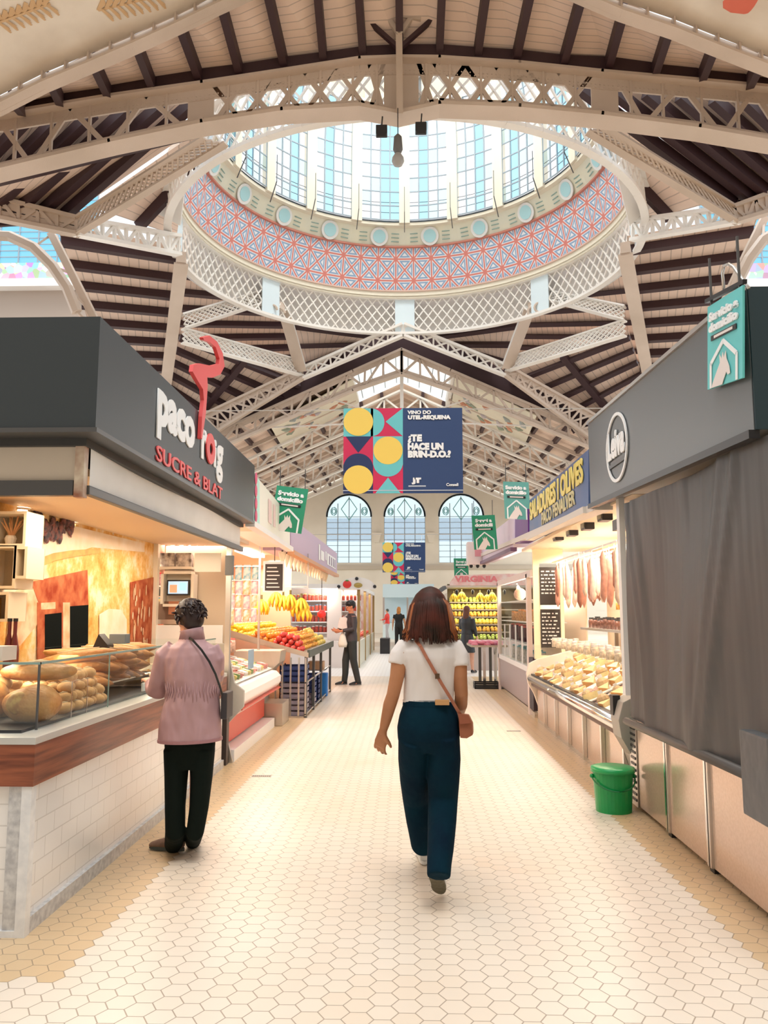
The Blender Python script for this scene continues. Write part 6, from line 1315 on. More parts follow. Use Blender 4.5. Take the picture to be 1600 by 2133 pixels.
# ---------- service signs
SG=mat('green_sign',(.02,.28,.15),.45); ST=mat('turquoise_sign',(.13,.58,.58),.45); SD=mat('dull_green_sign',(.12,.38,.34),.45); GO=mat('pale_goat',(.80,.72,.68),.5)
def service(P,m,label,words,parent_up=None):
    """P: four world corners BL,BR,TR,TL"""
    BL,BR,TR,TL=P; u=(BR-BL); v=(TL-BL); W,H=u.length,v.length; ux,vy=u.normalized(),v.normalized(); n_=ux.cross(vy).normalized()
    if (CP-BL).dot(n_)<0: n_=-n_
    r=empty('service_sign',tuple(BL),label,'sign')
    q=lambda x,y,o=0: BL+u*x+v*y+n_*o
    B().prism([q(0,0),q(1,0),q(1,1),q(0,1)],-n_*.01).obj('panel',m,r)
    def line(p0,p1,w=.035,mm=WL,nm='house_outline'):
        B().bar(q(*p0,.004),q(*p1,.004),w*W,.004,n_).obj(nm,mm,r)
    for a,b_ in (((.13,.0),(.13,.30)),((.13,.29),(.5,.50)),((.5,.50),(.87,.29)),((.87,.30),(.87,.0))): line(a,b_,.05)
    B().prism([q(.14,.56,.003),q(.86,.56,.003),q(.86,.62,.003),q(.14,.62,.003)],n_*.003).obj('black_ribbon',BLACK,r); B().prism([q(.25,.575,.007),q(.78,.575,.007),q(.78,.605,.007),q(.25,.605,.007)],n_*.002).obj('ribbon_text_bar',GO,r)
    g=[(.15,.0),(.30,.15),(.42,.26),(.40,.36),(.46,.30),(.50,.37),(.53,.30),(.58,.37),(.60,.28),(.68,.18),(.70,.10),(.64,.09),(.60,.13),(.52,.05),(.48,.0)]
    B().prism([q(x,y,.004) for x,y in g],n_*.003).obj('animal_figure',GO,r)
    zz=ux.cross(vy)
    for s_,y,wd in words:
        put_text('lettering',s_,H*.13,q(.5,y,.006),ux,vy,WL,r,.004,fitw=W*wd)
    B().bar(q(.1,1,-.005),q(.1,1,-.005)+Vector((0,0,.25)),.01,.01,(0,1,0)).obj('hanging_cord',DSTEEL,r); B().bar(q(.9,1,-.005),q(.9,1,-.005)+Vector((0,0,.25)),.01,.01,(0,1,0)).obj('hanging_cord',DSTEEL,r)
    return r
es=[('Servicio a',.84,.82),('domicilio',.71,.82)]; va=[('Servei a',.84,.7),('domicili',.71,.76)]
service([aY(562,1102,10.3),aY(627,1112,10.1),aY(642,1021,10.1),aY(577,1011,10.3)],SG,'green home service sign tilted beside the cream fascia on the left',es)
service([aY(988,1145,13.4),aY(1037,1144,13.3),aY(1036,1072,13.3),aY(982,1074,13.4)],SG,'green home service sign hanging right of the big banner, the larger of the right pair',va)
service([aY(947,1209,22),aY(977,1209,22),aY(976,1162,22),aY(945,1163,22)],SG,'smallest green home service sign over the far right fruit stall',va)
service([aY(1052,1080,11),aY(1105,1083,10.8),aY(1101,1004,10.8),aY(1048,1003,11)],SD,'greyish teal home service sign left of the blue stall sign',es)
service([aX(1474,812,1.56),aX(1547,787,1.55),aX(1550,600,1.55),aX(1474,640,1.56)],ST,'large turquoise home service sign hung on the slate grey fascia',es)
br_=empty('sign_bracket',tuple(aX(1512,560,1.56)),'bent metal bracket holding the large turquoise sign over the fascia','bracket')
b=B(); b.tube([aX(x,y,1.57) for x,y in ((1508,602),(1505,570),(1508,554),(1518,550),(1528,556),(1548,585),(1560,600))],.008,8); b.obj('bent_tube',STEEL,br_,smooth=True); B().bar(aX(1472,628,1.56),aX(1552,586,1.56),.02,.02).obj('black_bar',BLACK,br_)
# floor gratings
for (x,y),l in (((545,1617),'small metal floor grating near the woman in pink'),((1070,1523),'small metal floor grating on the right half of the aisle')):
    p=aZ(x,y,0); r_=empty('floor_grating',(p.x,p.y,0),l,'grating'); B().box(-.09,.09,-.035,.035,0,.004).obj('plate',mat('dull_grating',(.42,.38,.32),.5),r_)
    b=B()
    for k in range(9): b.box(-.08+.019*k,-.072+.019*k,-.026,.026,.004,.0055)
    b.obj('slots',DSTEEL,r_)

src=[o for o in C.objects if o.name.startswith('hanging_sausage')][0]
for i in range(18):
    o=src.copy(); C.objects.link(o); o.location=(-2.75-.2*(i%3),9.0+.13*i,2.38); o.scale=(1,1,.8); o['group']='sausages hanging behind the butcher counter'; o['label']='rosy sausage hanging behind the butcher counter under the cream fascia'
    for k in src.children: c=k.copy(); c.parent=o; C.objects.link(c)
# ================= PEOPLE =================
def fuse(b,name,m,parent,vox,it=3,smooth=True,fac=.5):
    me=b.mesh(name); o=bpy.data.objects.new('tmp',me); C.objects.link(o)
    r=o.modifiers.new('r','REMESH'); r.mode='VOXEL'; r.voxel_size=vox; r.use_smooth_shade=True
    s_=o.modifiers.new('s','SMOOTH'); s_.iterations=it; s_.factor=fac
    dg=bpy.context.evaluated_depsgraph_get(); dg.update(); nm=bpy.data.meshes.new_from_object(o.evaluated_get(dg)); bpy.data.objects.remove(o)
    cx=sum((v.co for v in nm.vertices),Vector())/max(1,len(nm.vertices))
    if cx.length>3: nm.transform(parent_world(parent).inverted())
    for p in nm.polygons: p.use_smooth=True
    nm.materials.clear(); nm.name=name; return link(name,nm,m,parent)
def hand(b,wr,d,back,thumb,curl=.35,s=1.0,spread=.12):
    """wr wrist, d pointing direction, back = back of hand normal, thumb = direction of the thumb side"""
    wr=Vector(wr); d=Vector(d).normalized(); t=Vector(thumb); t=(t-d*t.dot(d)).normalized(); n_=Vector(back); n_=(n_-d*n_.dot(d)-t*n_.dot(t)).normalized()
    b.tube([wr-d*.02*s,wr+d*.03*s,wr+d*.06*s,wr+d*.088*s],[(.024*s,.018*s),(.034*s,.016*s),(.040*s,.015*s),(.038*s,.012*s)],10,side=t)
    for i,L in enumerate((.066,.076,.070,.054)):
        off=(.028-.019*i)*s; base=wr+d*.082*s+t*off; dr=(d+t*(.5-i/3)*spread).normalized(); L*=s
        p1=base+(dr*math.cos(curl*.5)-n_*math.sin(curl*.5))*L*.45; p2=p1+(dr*math.cos(curl*1.4)-n_*math.sin(curl*1.4))*L*.32; p3=p2+(dr*math.cos(curl*2.2)-n_*math.sin(curl*2.2))*L*.25
        b.tube([base-dr*.01,base,p1,p2,p3],[.009*s,.009*s,.0085*s,.0075*s,.006*s],8)
    b0=wr+d*.022*s+t*.026*s; td=(d*.75+t*.6-n_*.25).normalized(); b1=b0+td*.036*s; b2=b1+(td+d*.4-n_*.15).normalized()*.032*s
    b.tube([b0-t*.012,b0,b1,b2],[.013*s,.013*s,.0105*s,.0075*s],8)
def head(b,c,fd,up=(0,0,1),s=1.0):
    """adds skull, jaw, nose, ears to body mesh; returns frame"""
    c=Vector(c); f=Vector(fd).normalized(); u=Vector(up); u=(u-f*u.dot(f)).normalized(); r=f.cross(u)
    rot=Matrix((r,f,u)).transposed()
    b.ell(c+u*.02*s,.074*s,.092*s,.100*s,20,rot); b.ell(c+f*.022*s-u*.055*s,.052*s,.062*s,.058*s,16,rot)
    b.ell(c+f*.093*s-u*.012*s,.012*s,.018*s,.026*s,10,rot); b.ell(c+f*.080*s+u*.022*s,.045*s,.012*s,.010*s,10,rot); b.ell(c+f*.078*s-u*.055*s,.024*s,.014*s,.010*s,10,rot)
    for k in (-1,1): b.ell(c+r*k*.076*s-f*.004*s-u*.004*s,.010*s,.018*s,.030*s,10,rot)
    return c,f,u,r
def face(fr,parent,s=1.0,m=None):
    c,f,u,r=fr; wh=mat('eye_white',(.8,.8,.78),.3); dk=mat('eye_iris',(.06,.03,.02),.3); lp=mat('lips',(.50,.18,.15),.5); rot=Matrix((r,f,u)).transposed()
    for k in (-1,1):
        e=B().ell(c+r*k*.030*s+f*.078*s+u*.008*s,.014*s,.010*s,.008*s,10,rot).obj('eye',wh,parent,smooth=True)
    b=B(); [b.ell(c+r*k*.030*s+f*.087*s+u*.008*s,.005*s,.003*s,.006*s,8,rot) for k in (-1,1)]; b.obj('iris',dk,parent)
    B().ell(c+f*.090*s-u*.052*s,.022*s,.006*s,.006*s,10,rot).obj('lips',lp,parent,smooth=True)
def skin(n,c): return mat(n,c,.5,noise=(14,.1))
TAN=skin('warm_tan_skin',(.44,.19,.085)); FAIR=skin('fair_skin',(.70,.38,.26))
# ---- woman in white T-shirt
Yw=4.55
W=lambda x,y,dy=0: aY(x,y,Yw+dy)
wo=empty('person',(W(893,1500).x,Yw,0),'woman seen from behind walking down the aisle in white T-shirt and dark jeans','person')
b=B()
b.tube([W(893,1525),W(893,1490),W(894,1455),W(895,1410),W(895,1370),W(894,1345),W(893,1330)],[(.15,.10),(.155,.105),(.12,.085),(.13,.09),(.145,.095),(.13,.08),(.06,.055)],20)
b.tube([W(893,1345,-.01),W(894,1318,0),W(896,1290,.02)],[.06,.05,.05],14)
fr=head(b,W(897,1277,.03),(.08,1,-.05))
# arms
LA=[W(842,1352),W(832,1375,-.01),W(827,1410,-.03),W(819,1447,-.04),W(812,1468,-.03),W(804,1500,-.0),W(797,1526,.03)]
b.tube(LA,[.05,.046,.040,.036,.037,.030,.021],14)
d=(LA[-1]-LA[-2]).normalized(); hand(b,LA[-1],(d+Vector((.02,.12,-.2))).normalized(),(-.55,-.8,0),(.75,-.45,0),.42,1.0,.25)
RA=[W(948,1352),W(956,1375,-.01),W(958,1410,-.02),W(961,1445,-.01),W(960,1468,.06),W(956,1486,.17),W(952,1492,.24)]
b.tube(RA,[.05,.046,.041,.037,.037,.030,.021],14)
d=(RA[-1]-RA[-2]).normalized(); hand(b,RA[-1],(d+Vector((0,0,-.3))).normalized(),(1,0,0),(0,.4,1),.6)
# legs (continuous under the jeans)
toe=aZ(918,1858,.025); heel=toe+Vector((-.045,-.15,.17)); ankR=heel+Vector((.012,.06,.075)); 
flL=aZ(884,1796,.0); ankL=flL+Vector((0,-.02,.09))
hipR=W(922,1535); hipL=W(864,1535); kneeR=aY(922,1662,4.60); kneeL=aY(868,1660,4.78)
for hp,kn,an in ((hipR,kneeR,ankR),(hipL,kneeL,ankL)): b.tube([hp,lerp(hp,kn,.5),kn,lerp(kn,an,.4),an],[.085,.07,.05,.048,.033],12)
b.tube([ankR,heel+Vector((0,.07,.03)),lerp(heel,toe,.6)+Vector((0,.025,.03))],[.030,.026,.02],10); b.tube([ankL,flL+Vector((0,.03,.05)),flL+Vector((0,.10,.03))],[.030,.028,.018],10)
fuse(b,'body',TAN,wo,.0045,3); face(fr,wo)
# T-shirt
TS=mat('white_cotton_jersey',(.74,.69,.66),.8,spec=.2,bump=(6,.9,(1,1,.45),.05))
b=B()
b.tube([W(893,1461),W(893,1445),W(895,1420),W(896,1395),W(896,1370),W(895,1352),W(894,1340),W(893,1330),W(893,1325)],[(.140,.098),(.140,.098),(.140,.102),(.146,.108),(.158,.112),(.160,.105),(.128,.088),(.085,.07),(.07,.062)],28)
b.tube([W(858,1350),W(840,1352),W(831,1365,-.01),W(826,1384,-.02)],[(.055,.06),(.050,.056),(.048,.052),(.048,.050)],16,side=(0,1,0)); b.tube([W(932,1350),W(950,1352),W(957,1366,-.01),W(959,1388,-.02)],[(.055,.06),(.050,.056),(.048,.052),(.048,.050)],16,side=(0,1,0))
fuse(b,'tshirt',TS,wo,.006,4)
b=B(); z=W(893,1459).z
b.tube([W(893,1462),W(893,1457)],[(.143,.101)]*2,28); b.obj('shirt_hem',TS,wo,smooth=False)
# jeans
JN=mat('dark_blue_denim',(.002,.012,.026),.85,spec=.1,noise=(5,.5,(.002,.022,.038)),bump=(18,.35)); nt=JN.node_tree
b=B()
b.tube([W(893,1455),W(893,1468),W(893,1490),W(893,1515),W(893,1540),W(893,1565)],[(.137,.10),(.142,.108),(.162,.124),(.174,.130),(.170,.120),(.125,.075)],28)
cufR=ankR+Vector((.0,-.01,-.01)); cufL=ankL+Vector((0,.0,-.01))
b.tube([W(924,1530),aY(925,1580,4.57),aY(924,1625,4.58),aY(923,1665,4.60),aY(921,1710,4.53),aY(918,1765,4.43),aY(915,1800,4.37),aY(914,1826,4.335)],[(.088,.118),(.092,.108),(.088,.095),(.082,.085),(.078,.08),(.070,.073),(.064,.068),(.061,.066)],20)
b.tube([W(863,1530),aY(863,1580,4.62),aY(865,1625,4.70),aY(868,1665,4.78),aY(874,1710,4.80),aY(880,1755,4.84),cufL+Vector((0,0,.03)),cufL+Vector((0,0,-.02))],[(.088,.118),(.090,.108),(.086,.095),(.080,.085),(.076,.08),(.068,.075),(.055,.066),(.052,.064)],20)
fuse(b,'jeans',JN,wo,.006,8)
b=B(); b.tube([W(893,1458),W(893,1468)],[(.140,.104),(.144,.109)],28); b.obj('waistband',JN,wo)
p=W(922,1463,-.105); B().box(p.x-.04,p.x+.036,p.y-.012,p.y+.015,p.z-.014,p.z+.014).obj('leather_patch',mat('tan_leather_patch',(.52,.28,.11),.6),wo,bevel=.003)
for x0 in (866,922):
    a_=W(x0-15,1492,-.125); c_=W(x0+13,1492,-.135); e_=W(x0+13,1528,-.137); g_=W(x0-1,1538,-.14); h_=W(x0-15,1528,-.137)
# shoes
def shoe(name,hl,te,up,m,sole,parent,w=.043,lbl=None):
    hl,te,up=Vector(hl),Vector(te),Vector(up); d=te-hl; L=d.length; d.normalize(); up=(up-d*up.dot(d)).normalized(); sd=d.cross(up)
    b=B(); b.tube([hl-d*.01+up*.030,hl+d*.03+up*.040,hl+d*L*.45+up*.038,hl+d*L*.75+up*.028,te+up*.018,te+d*.02+up*.012],[(w*.6,.028),(w*.8,.04),(w*.85,.036),(w,.028),(w*.8,.018),(w*.3,.008)],16,side=sd)
    o=fuse(b,name,m,parent,.006,3)
    b=B(); n=20; pts=[]
    for i in range(n):
        t=2*math.pi*i/n; x=math.cos(t); y=math.sin(t); wl=w*(.82 if x<0 else 1.05)*(1-.12*(abs(x)<.35)); pts.append(hl+d*(L/2+x*(L/2+.02))+sd*y*wl-up*.004)
    b.prism(pts,up*.02); b.obj('sole',sole,o); return o
SOLE=mat('worn_olive_sole',(.16,.14,.09),.8,bump=(40,.8)); WSH=mat('white_canvas_shoe',(.80,.80,.78),.6)
dn=(toe-heel).normalized(); upv=Vector((0,dn.z*-1,dn.y)).normalized(); 
shoe('shoe',heel-Vector((0,0,.03)),toe,(0,.6,.8),WSH,SOLE,wo); shoe('shoe',flL+Vector((-.002,-.06,.012)),flL+Vector((-.01,.17,.012)),(0,0,1),WSH,mat('white_rubber',(.75,.75,.72),.6),wo)
# hair
HAIR=mat('auburn_brown_hair',(.085,.018,.010),.6,spec=.3,noise=(9,.6,(.018,.009,.005))); HAIR2=mat('copper_hair_ends',(.42,.12,.03),.4,noise=(9,.4))
b=B(); hc=lambda y,dx=0,dy=0: W(896+dx,y,.0+dy)
b.tube([hc(1224,0,.03),hc(1229,0,.025),hc(1240,0,.02),hc(1258,-1,.015),hc(1280,-1,.0),hc(1300,0,-.01),hc(1318,1,-.015),hc(1330,1,-.02)],[(.02,.025),(.052,.06),(.082,.095),(.105,.115),(.118,.118),(.128,.115),(.132,.11),(.118,.10)],30)
ho=fuse(b,'hair',HAIR,wo,.007,3)
rnd=random.Random(9); b=B(); b2=B()
for i in range(190):
    a=rnd.uniform(-math.pi*.02,math.pi*1.02); side_=math.cos(a); k=rnd.uniform(.97,1.04)
    def hp(y,rx,ry,j=0): c_=hc(y,0,0); return c_+Vector((math.cos(a+j)*rx*k,-math.sin(a+j)*ry*k,0))
    j=rnd.uniform(-.12,.12); end=rnd.uniform(1322,1343)-6*abs(side_)
    tgt=b2 if abs(side_)>.80 and rnd.random()<.8 else b
    flick=1.12 if abs(side_)>.6 else 1.0
    tgt.tube([hp(1238,.06,.07),hp(1262,.106,.108,j*.3),hp(1295,.126,.118,j*.6),hp((1300+end)/2,.134,.118,j),hp(end,.136*flick,.112,j*1.4)],[.004,.007,.008,.007,.002],5)
b.obj('hair_strands',HAIR,ho,smooth=True); b2.obj('copper_strands',HAIR2,ho,smooth=True)
# strap and bag
LE=mat('tan_brown_leather',(.40,.14,.075),.5,noise=(20,.15))
bag=empty('shoulder_bag',W(971,1510,-.03),'tan leather shoulder bag with a long strap across the back of the walking woman','bag')
st=[W(866,1334,-.055),W(876,1346,-.100),W(890,1372,-.118),W(905,1398,-.118),W(920,1424,-.112),W(936,1450,-.100),W(950,1474,-.075),W(960,1490,-.05)]
b=B()
for p0,p1 in zip(st[:-1],st[1:]): b.bar(p0,p1+(p1-p0).normalized()*.004,.017,.006,(0,-1,.15))
b.obj('strap',LE,bag); p=lerp(st[3],st[4],.4); B().box(p.x-.012,p.x+.012,p.y-.008,p.y,p.z-.014,p.z+.014).obj('buckle',mat('dark_brass',(.12,.07,.04),.4,.6),bag)
q=[W(954,1488,-.075),W(975,1490,-.03),W(984,1508,-.02),W(985,1532,-.02),W(972,1539,-.05),W(958,1538,-.085)]
b=B(); b.prism(q,Vector((.012,.075,0))); b.obj('bag_body',LE,bag,bevel=.012)
q=[W(954,1486,-.082),W(976,1489,-.036),W(984,1506,-.026),W(958,1508,-.088)]
B().prism(q,Vector((.0,-.006,0))).obj('flap',mat('darker_tan_leather',(.34,.11,.06),.5),bag)
# ---- woman in pink jacket
Yp=5.12
Q=lambda x,y,dy=0: aY(x,y,Yp+dy)
pw=empty('person',(Q(395,1500).x,Yp,0),'elderly woman in a dusty pink jacket and black trousers buying at the bread counter','person')
fd=Vector((-.62,.72,-.28))
b=B(); b.tube([Q(396,1545),Q(398,1500),Q(400,1440),Q(400,1390),Q(398,1350),Q(398,1330)],[(.12,.09),(.14,.11),(.13,.10),(.15,.11),(.14,.095),(.06,.06)],18); b.tube([Q(398,1340),Q(396,1318),Q(394,1296,.01)],[.06,.052,.05],12)
fr=head(b,Q(394,1290,.02),fd,(0,0,1),.97)
la=[Q(352,1362,.0),Q(338,1400,.02),Q(328,1436,.06),Q(318,1428,.20),Q(312,1420,.30)]; b.tube(la,[.05,.045,.04,.032,.022],12); d=(la[-1]-la[-2]).normalized(); hand(b,la[-1],d,(0,-.2,1),(.8,.3,0),.45)
ra=[Q(446,1360),Q(452,1400,.02),Q(448,1435,.08),Q(430,1430,.26),Q(415,1424,.34)]; b.tube(ra,[.05,.045,.04,.032,.022],12); d=(ra[-1]-ra[-2]).normalized(); hand(b,ra[-1],d,(0,-.2,1),(-.8,.3,0),.45)
gL=aZ(362,1772,0); gR=aZ(402,1762,0)
for hp,an in ((Q(376,1550),gL+Vector((.0,0,.08))),(Q(414,1550),gR+Vector((0,0,.08)))): b.tube([hp,lerp(hp,an,.25),lerp(hp,an,.55),lerp(hp,an,.75),an],[.055,.048,.040,.038,.03],12)
b.tube([gL+Vector((0,0,.08)),gL+Vector((-.04,.02,.04)),gL+Vector((-.12,.05,.025))],[.033,.033,.02],10); b.tube([gR+Vector((0,0,.08)),gR+Vector((0,.05,.04)),gR+Vector((-.02,.12,.025))],[.033,.033,.02],10)
fuse(b,'body',FAIR,pw,.005,3); face(fr,pw)
PJ=mat('dusty_pink_nylon',(.46,.28,.295),.5,bump=(5.5,1.0,(1.2,1.2,.6),.07))
b=B(); b.tube([Q(396,1541),Q(396,1520),Q(398,1490),Q(401,1460),Q(402,1438),Q(402,1415),Q(402,1390),Q(400,1365),Q(399,1348),Q(400,1335),Q(400,1318)],[(.198,.155),(.196,.153),(.186,.148),(.172,.140),(.160,.130),(.172,.138),(.182,.14),(.185,.132),(.150,.115),(.085,.085),(.066,.070)],30)
b.tube([Q(365,1356),Q(348,1368),Q(338,1400,.02),Q(329,1438,.06),Q(322,1434,.15),Q(316,1424,.26)],[(.078,.08),(.078,.08),(.070,.072),(.066,.066),(.06,.06),(.045,.045)],16); b.tube([Q(435,1352),Q(446,1372),Q(447,1405,.04),Q(440,1432,.10),Q(430,1430,.26)],[(.07,.08),(.066,.075),(.062,.07),(.06,.06),(.045,.045)],16)
jk=fuse(b,'jacket',PJ,pw,.007,9)
# gathers at the waist and collar seam
b=B(); rnd=random.Random(4)
for i in range(26):
    a=math.pi*(-.05+1.1*i/25); zc=Q(402,1438).z+rnd.uniform(-.006,.006); r0=(.163,.133); L=rnd.uniform(.03,.07); c_=Q(402,1438)
    f_=lambda dz: Vector((c_.x+math.cos(a)*(r0[0]+abs(dz)*.25),Yp-math.sin(a)*(r0[1]+abs(dz)*.12),zc+dz))
    b.tube([f_(L),f_(.0),f_(-L)],[.001,.0055,.001],5)
b.obj('waist_gathers',PJ,jk,smooth=True)
b=B(); b.tube([Q(400,1332),Q(400,1316),Q(399,1310)],[(.082,.082),(.072,.076),(.074,.078)],24); b.obj('collar',PJ,jk,smooth=True)
b=B(); b.tube([Q(396,1543),Q(396,1537)],[(.201,.158)]*2,30); b.obj('hem',mat('darker_pink_hem',(.38,.19,.20),.6),jk)
TR=mat('black_green_trousers',(.006,.010,.008),.85,spec=.1,bump=(10,.4))
b=B(); b.tube([Q(396,1520),Q(396,1550),Q(396,1580),Q(396,1600)],[(.15,.12),(.158,.12),(.148,.10),(.11,.08)],22)
b.tube([Q(369,1560),Q(367,1620),Q(365,1680),Q(365,1730),gL+Vector((.0,0,.045))],[(.082,.10),(.070,.085),(.062,.072),(.060,.066),(.060,.066)],18); b.tube([Q(421,1560),Q(420,1620),Q(415,1680),Q(407,1730),gR+Vector((.0,0,.04))],[(.080,.10),(.066,.082),(.058,.070),(.054,.064),(.052,.062)],18)
fuse(b,'trousers',TR,pw,.0065,3)
shoe('shoe',gL+Vector((.06,-.03,.012)),gL+Vector((-.15,.03,.012)),(0,0,1),mat('brown_suede_shoe',(.22,.13,.09),.7,noise=(20,.3)),mat('dark_green_sole',(.06,.07,.06),.7),pw,.042); shoe('shoe',gR+Vector((.01,-.05,.012)),gR+Vector((-.03,.17,.012)),(0,0,1),mat('black_leather_shoe',(.015,.015,.015),.4),BLACK,pw,.04)
HB=mat('dark_brown_short_hair',(.035,.016,.014),.45,noise=(12,.4))
c,f,u,r=fr; b=B(); rot=Matrix((r,f,u)).transposed()
b.ell(c-f*.018+u*.035,.090,.098,.098,22,rot); b.ell(c-f*.05-u*.01,.076,.06,.075,18,rot)
hh=fuse(b,'hair',HB,pw,.007,2); b=B(); rnd=random.Random(2)
for i in range(150):
    th=rnd.uniform(0,2*math.pi); ph=rnd.uniform(-.35,1.2); n_=Vector((math.cos(th)*math.cos(ph),math.sin(th)*math.cos(ph),math.sin(ph)))
    p=c-f*.02+u*.03+r*n_.x*.090+f*n_.y*.097+u*n_.z*.098
    if (p-c).dot(f)>.05 and (p-c).dot(u)<.06: continue
    t_=(Vector((0,0,-1))*.6+(-f)*.6+Vector((rnd.uniform(-.6,.6),rnd.uniform(-.4,.4),rnd.uniform(-.3,.5)))).normalized(); b.tube([p,p+t_*.02+(p-c).normalized()*.001,p+t_*.042-(p-c).normalized()*.004],[.007,.007,.002],5)
b.obj('hair_locks',HB,hh,smooth=True)
sb=empty('crossbody_strap',tuple(Q(430,1380,-.14)),'thin black bag strap crossing the back of the pink jacket','bag strap')
st=[Q(392,1328,-.07),Q(402,1334,-.108),Q(420,1354,-.137),Q(436,1378,-.146),Q(449,1404,-.136),Q(458,1430,-.100),Q(464,1450,-.05)]
b=B()
for p0,p1 in zip(st[:-1],st[1:]): b.bar(p0,p1+(p1-p0).normalized()*.004,.013,.006,(0,-1,0))
b.obj('strap',BLACK,sb); B().box(st[-1].x-.01,st[-1].x+.03,Yp-.06,Yp+.12,st[-1].z-.14,st[-1].z+.02).obj('small_bag',mat('dark_bag',(.03,.025,.03),.5),sb,bevel=.01)
# ---- people further off (built at life size in their own frame, facing +Y)
def figure(px,foot_py,H,label,rot,sk,top,bot,hairm,arms,skirt=False,hairlen=.0,long_sleeve=True,jacket=True,step=.1,hat=None,vox=.011):
    g_=aZ(px,foot_py,0); p=empty('person',(g_.x,g_.y,0),label,'person',None,rot); k=H/1.7
    V=lambda x,y,z: Vector((x*k,y*k,z*k)); b=B()
    b.tube([V(0,0,.86),V(0,0,.95),V(0,0,1.08),V(0,0,1.28),V(0,0,1.40),V(0,0,1.46)],[(.15*k,.10*k),(.16*k,.11*k),(.125*k,.09*k),(.16*k,.105*k),(.15*k,.09*k),(.06*k,.055*k)],16); b.tube([V(0,-.005,1.43),V(0,0,1.52),V(0,.01,1.56)],[.055*k,.05*k,.05*k],10)
    fr=head(b,V(0,.015,1.60),(0,1,-.1),(0,0,1),.98*k)
    for s,(el,wr) in zip((-1,1),arms):
        A=[V(.17*s,0,1.40),V(*el),V(*wr)]; b.tube([A[0],lerp(A[0],A[1],.5),A[1],lerp(A[1],A[2],.4),A[2]],[.048*k,.043*k,.038*k,.035*k,.022*k],10); hand(b,A[2],(A[2]-A[1]),(s*1.0,-.2,.1),(0,.9,.3),.4,1.0)
    feet=[V(-.09,-step,0),V(.10,step,0)]
    for s,ft in zip((-1,1),feet): b.tube([V(.09*s,0,.90),lerp(V(.09*s,0,.90),ft,.45)+V(0,.03,0),lerp(V(.09*s,0,.90),ft,.7),ft+V(0,-.01,.08)],[.09*k,.065*k,.052*k,.035*k],10); b.tube([ft+V(0,-.01,.08),ft+V(0,.05,.04),ft+V(0,.16,.025)],[.034,.036,.022],8)
    fuse(b,'body',sk,p,vox*.8,2); face(fr,p,k)
    b=B(); b.tube([V(0,0,.88 if not skirt else .98),V(0,0,1.0),V(0,0,1.1),V(0,0,1.28),V(0,0,1.39),V(0,0,1.46)],[(.175*k,.125*k),(.17*k,.125*k),(.15*k,.11*k),(.182*k,.125*k),(.17*k,.105*k),(.075*k,.07*k)],20)
    for s,(el,wr) in zip((-1,1),arms):
        A=[V(.165*s,0,1.39),V(*el),V(*wr)]
        if long_sleeve: b.tube([A[0],lerp(A[0],A[1],.5),A[1],lerp(A[1],A[2],.85)],[.066*k,.058*k,.052*k,.040*k],12)
        else: b.tube([A[0],lerp(A[0],A[1],.55)],[.066*k,.056*k],12)
    fuse(b,'top',top,p,vox,2)
    b=B()
    if skirt: b.tube([V(0,0,1.04),V(0,0,.9),V(0,0,.68),V(0,0,.52)],[(.145*k,.11*k),(.18*k,.135*k),(.20*k,.16*k),(.215*k,.18*k)],20)
    else:
        b.tube([V(0,0,.98),V(0,0,.86)],[(.165*k,.12*k),(.17*k,.12*k)],18)
        for s,ft in zip((-1,1),feet): b.tube([V(.085*s,0,.90),lerp(V(.09*s,0,.90),ft,.45)+V(0,.03,0),lerp(V(.09*s,0,.90),ft,.75),ft+V(0,-.01,.06)],[.095*k,.078*k,.066*k,.060*k],12)
    fuse(b,'skirt' if skirt else 'trousers',bot,p,vox,2)
    for ft in feet: shoe('shoe',ft+V(0,-.06,.012),ft+V(0,.17,.012),(0,0,1),BLACK,DSTEEL,p,.04)
    c,f,u,r=fr; b=B(); rot_=Matrix((r,f,u)).transposed(); b.ell(c-f*.02*k+u*.032*k,.085*k,.094*k,.095*k,14,rot_)
    if hairlen: b.tube([c-f*.03*k+u*.02*k,c-f*.05*k-u*hairlen*.5,c-f*.05*k-u*hairlen],[(.09*k,.07*k),(.09*k,.06*k),(.05*k,.03*k)],14,side=r)
    fuse(b,'hair',hairm,p,vox,1)
    if hat: 
        b=B(); b.ell(c-f*.005*k+u*.055*k,.095*k,.11*k,.08*k,16,rot_); b.prism([c+f*(.06+.12*math.sin(t*math.pi/8))*k+r*.085*k*math.cos(t*math.pi/8)+u*.055*k for t in range(9)],u*.012); b.obj('cap',hat,p,smooth=False)
    return p,V
JK=mat('charcoal_jacket',(.050,.042,.048),.6); DJ=mat('dark_grey_jeans',(.030,.036,.036),.7,noise=(4,.3)); BH=mat('black_hair',(.012,.01,.01),.5)
p,V=figure(731,1427,1.74,'man in a charcoal jacket and black cap holding a white bag beside the fruit stand',R(112),skin('ruddy_skin',(.66,.26,.14)),JK,DJ,BH,[((-.21,.02,1.14),(-.12,.26,1.10)),((.21,.02,1.14),(.12,.28,1.12))],hat=BLACK,step=.12)
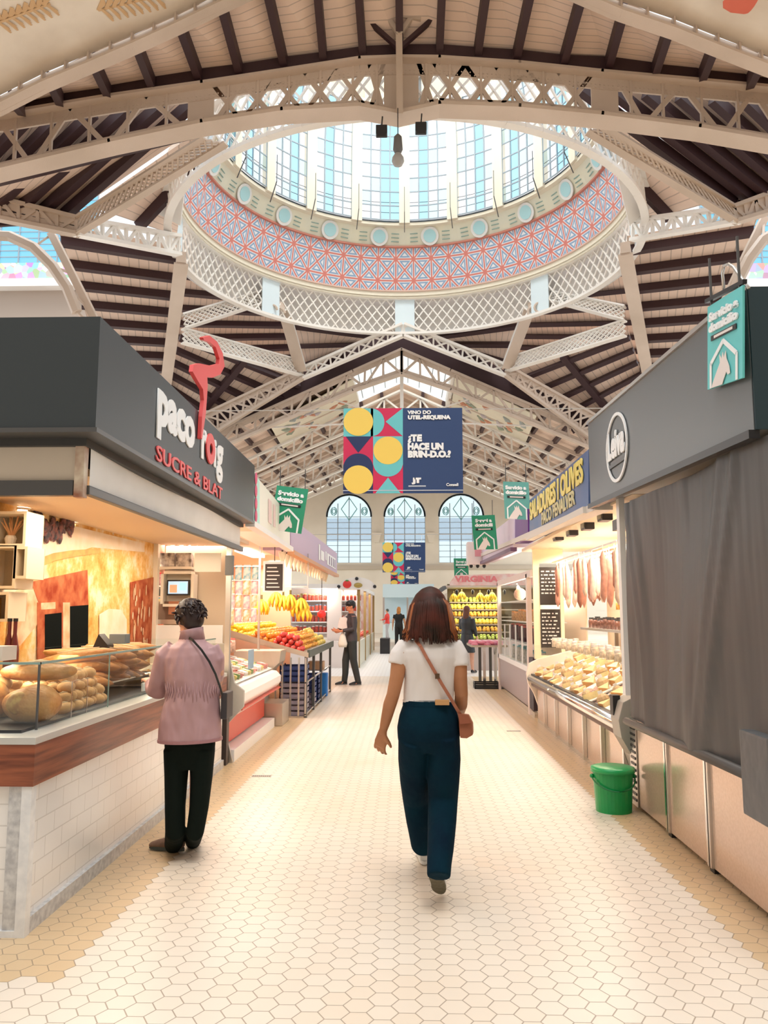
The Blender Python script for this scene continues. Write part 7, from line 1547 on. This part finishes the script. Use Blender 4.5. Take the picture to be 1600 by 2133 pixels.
g=aZ(731,1427,0); q=aY(717,1298,g.y-.1); r_=empty('white_bag',tuple(q),'crumpled white paper bag hugged by the man in the black cap','bag'); b=B(); b.prism([(-.14,0,-.10),(.0,0,-.14),(.13,0,-.08),(.12,0,.06),(.02,0,.13),(-.10,0,.12)],(0,.12,0)); b.obj('bag_body',mat('creased_white_paper',(.82,.74,.70),.7,bump=(12,.8)),r_,bevel=.02); B().bar((-.02,.0,.13),(.06,.05,.17),.02,.01).obj('bag_fold',WHITE,r_)
q=aY(714,1335,g.y-.15); r_=empty('plastic_carrier_bag',tuple(q),'limp white plastic carrier bag hanging from the hand of the man in the cap','bag'); b=B(); b.tube([(0,0,.18),(0,0,.10),(0,0,-.05),(0,0,-.13)],[(.02,.015),(.06,.03),(.10,.05),(.08,.04)],14); b.obj('bag_body',mat('milky_plastic',(.80,.78,.70),.4),r_,smooth=True); B().tube([(0,0,.18),(0,0,.28)],.01,6).obj('bag_handle',mat('milky_plastic',(.80,.78,.70),.4),r_)
RD=mat('red_shirt_cloth',(.72,.05,.04),.6); 
figure(807,1333,1.68,'small distant person in a red shirt and pale grey trousers',R(70),FAIR,RD,mat('pale_grey_trousers',(.45,.47,.50),.7),mat('dark_teal_hair',(.05,.08,.07),.6),[((-.24,.05,1.15),(-.15,.3,1.1)),((.24,.02,1.15),(.2,.2,.95))],vox=.02)
figure(831,1352,1.72,'person with orange hair and black top, partly hidden behind the woman in white',R(-10),skin('warm_orange_skin',(.72,.36,.18)),mat('black_top_cloth',(.012,.014,.014),.7),mat('black_trousers_far',(.012,.012,.012),.7),mat('orange_blond_hair',(.70,.28,.06),.5,noise=(12,.4)),[((-.24,.0,1.12),(-.26,.02,.86)),((.24,.0,1.12),(.26,.02,.86))],hairlen=.24,long_sleeve=False,vox=.018)
figure(974,1402,1.66,'woman in a short black dress standing at the far yellow fruit stall',R(-35),FAIR,mat('black_dress_top',(.02,.024,.028),.4),mat('black_dress_skirt',(.02,.024,.028),.4),mat('long_brown_hair',(.12,.04,.02),.5),[((-.23,.06,1.15),(-.12,.28,1.15)),((.23,.0,1.12),(.22,.12,.92))],skirt=True,hairlen=.34,vox=.014)
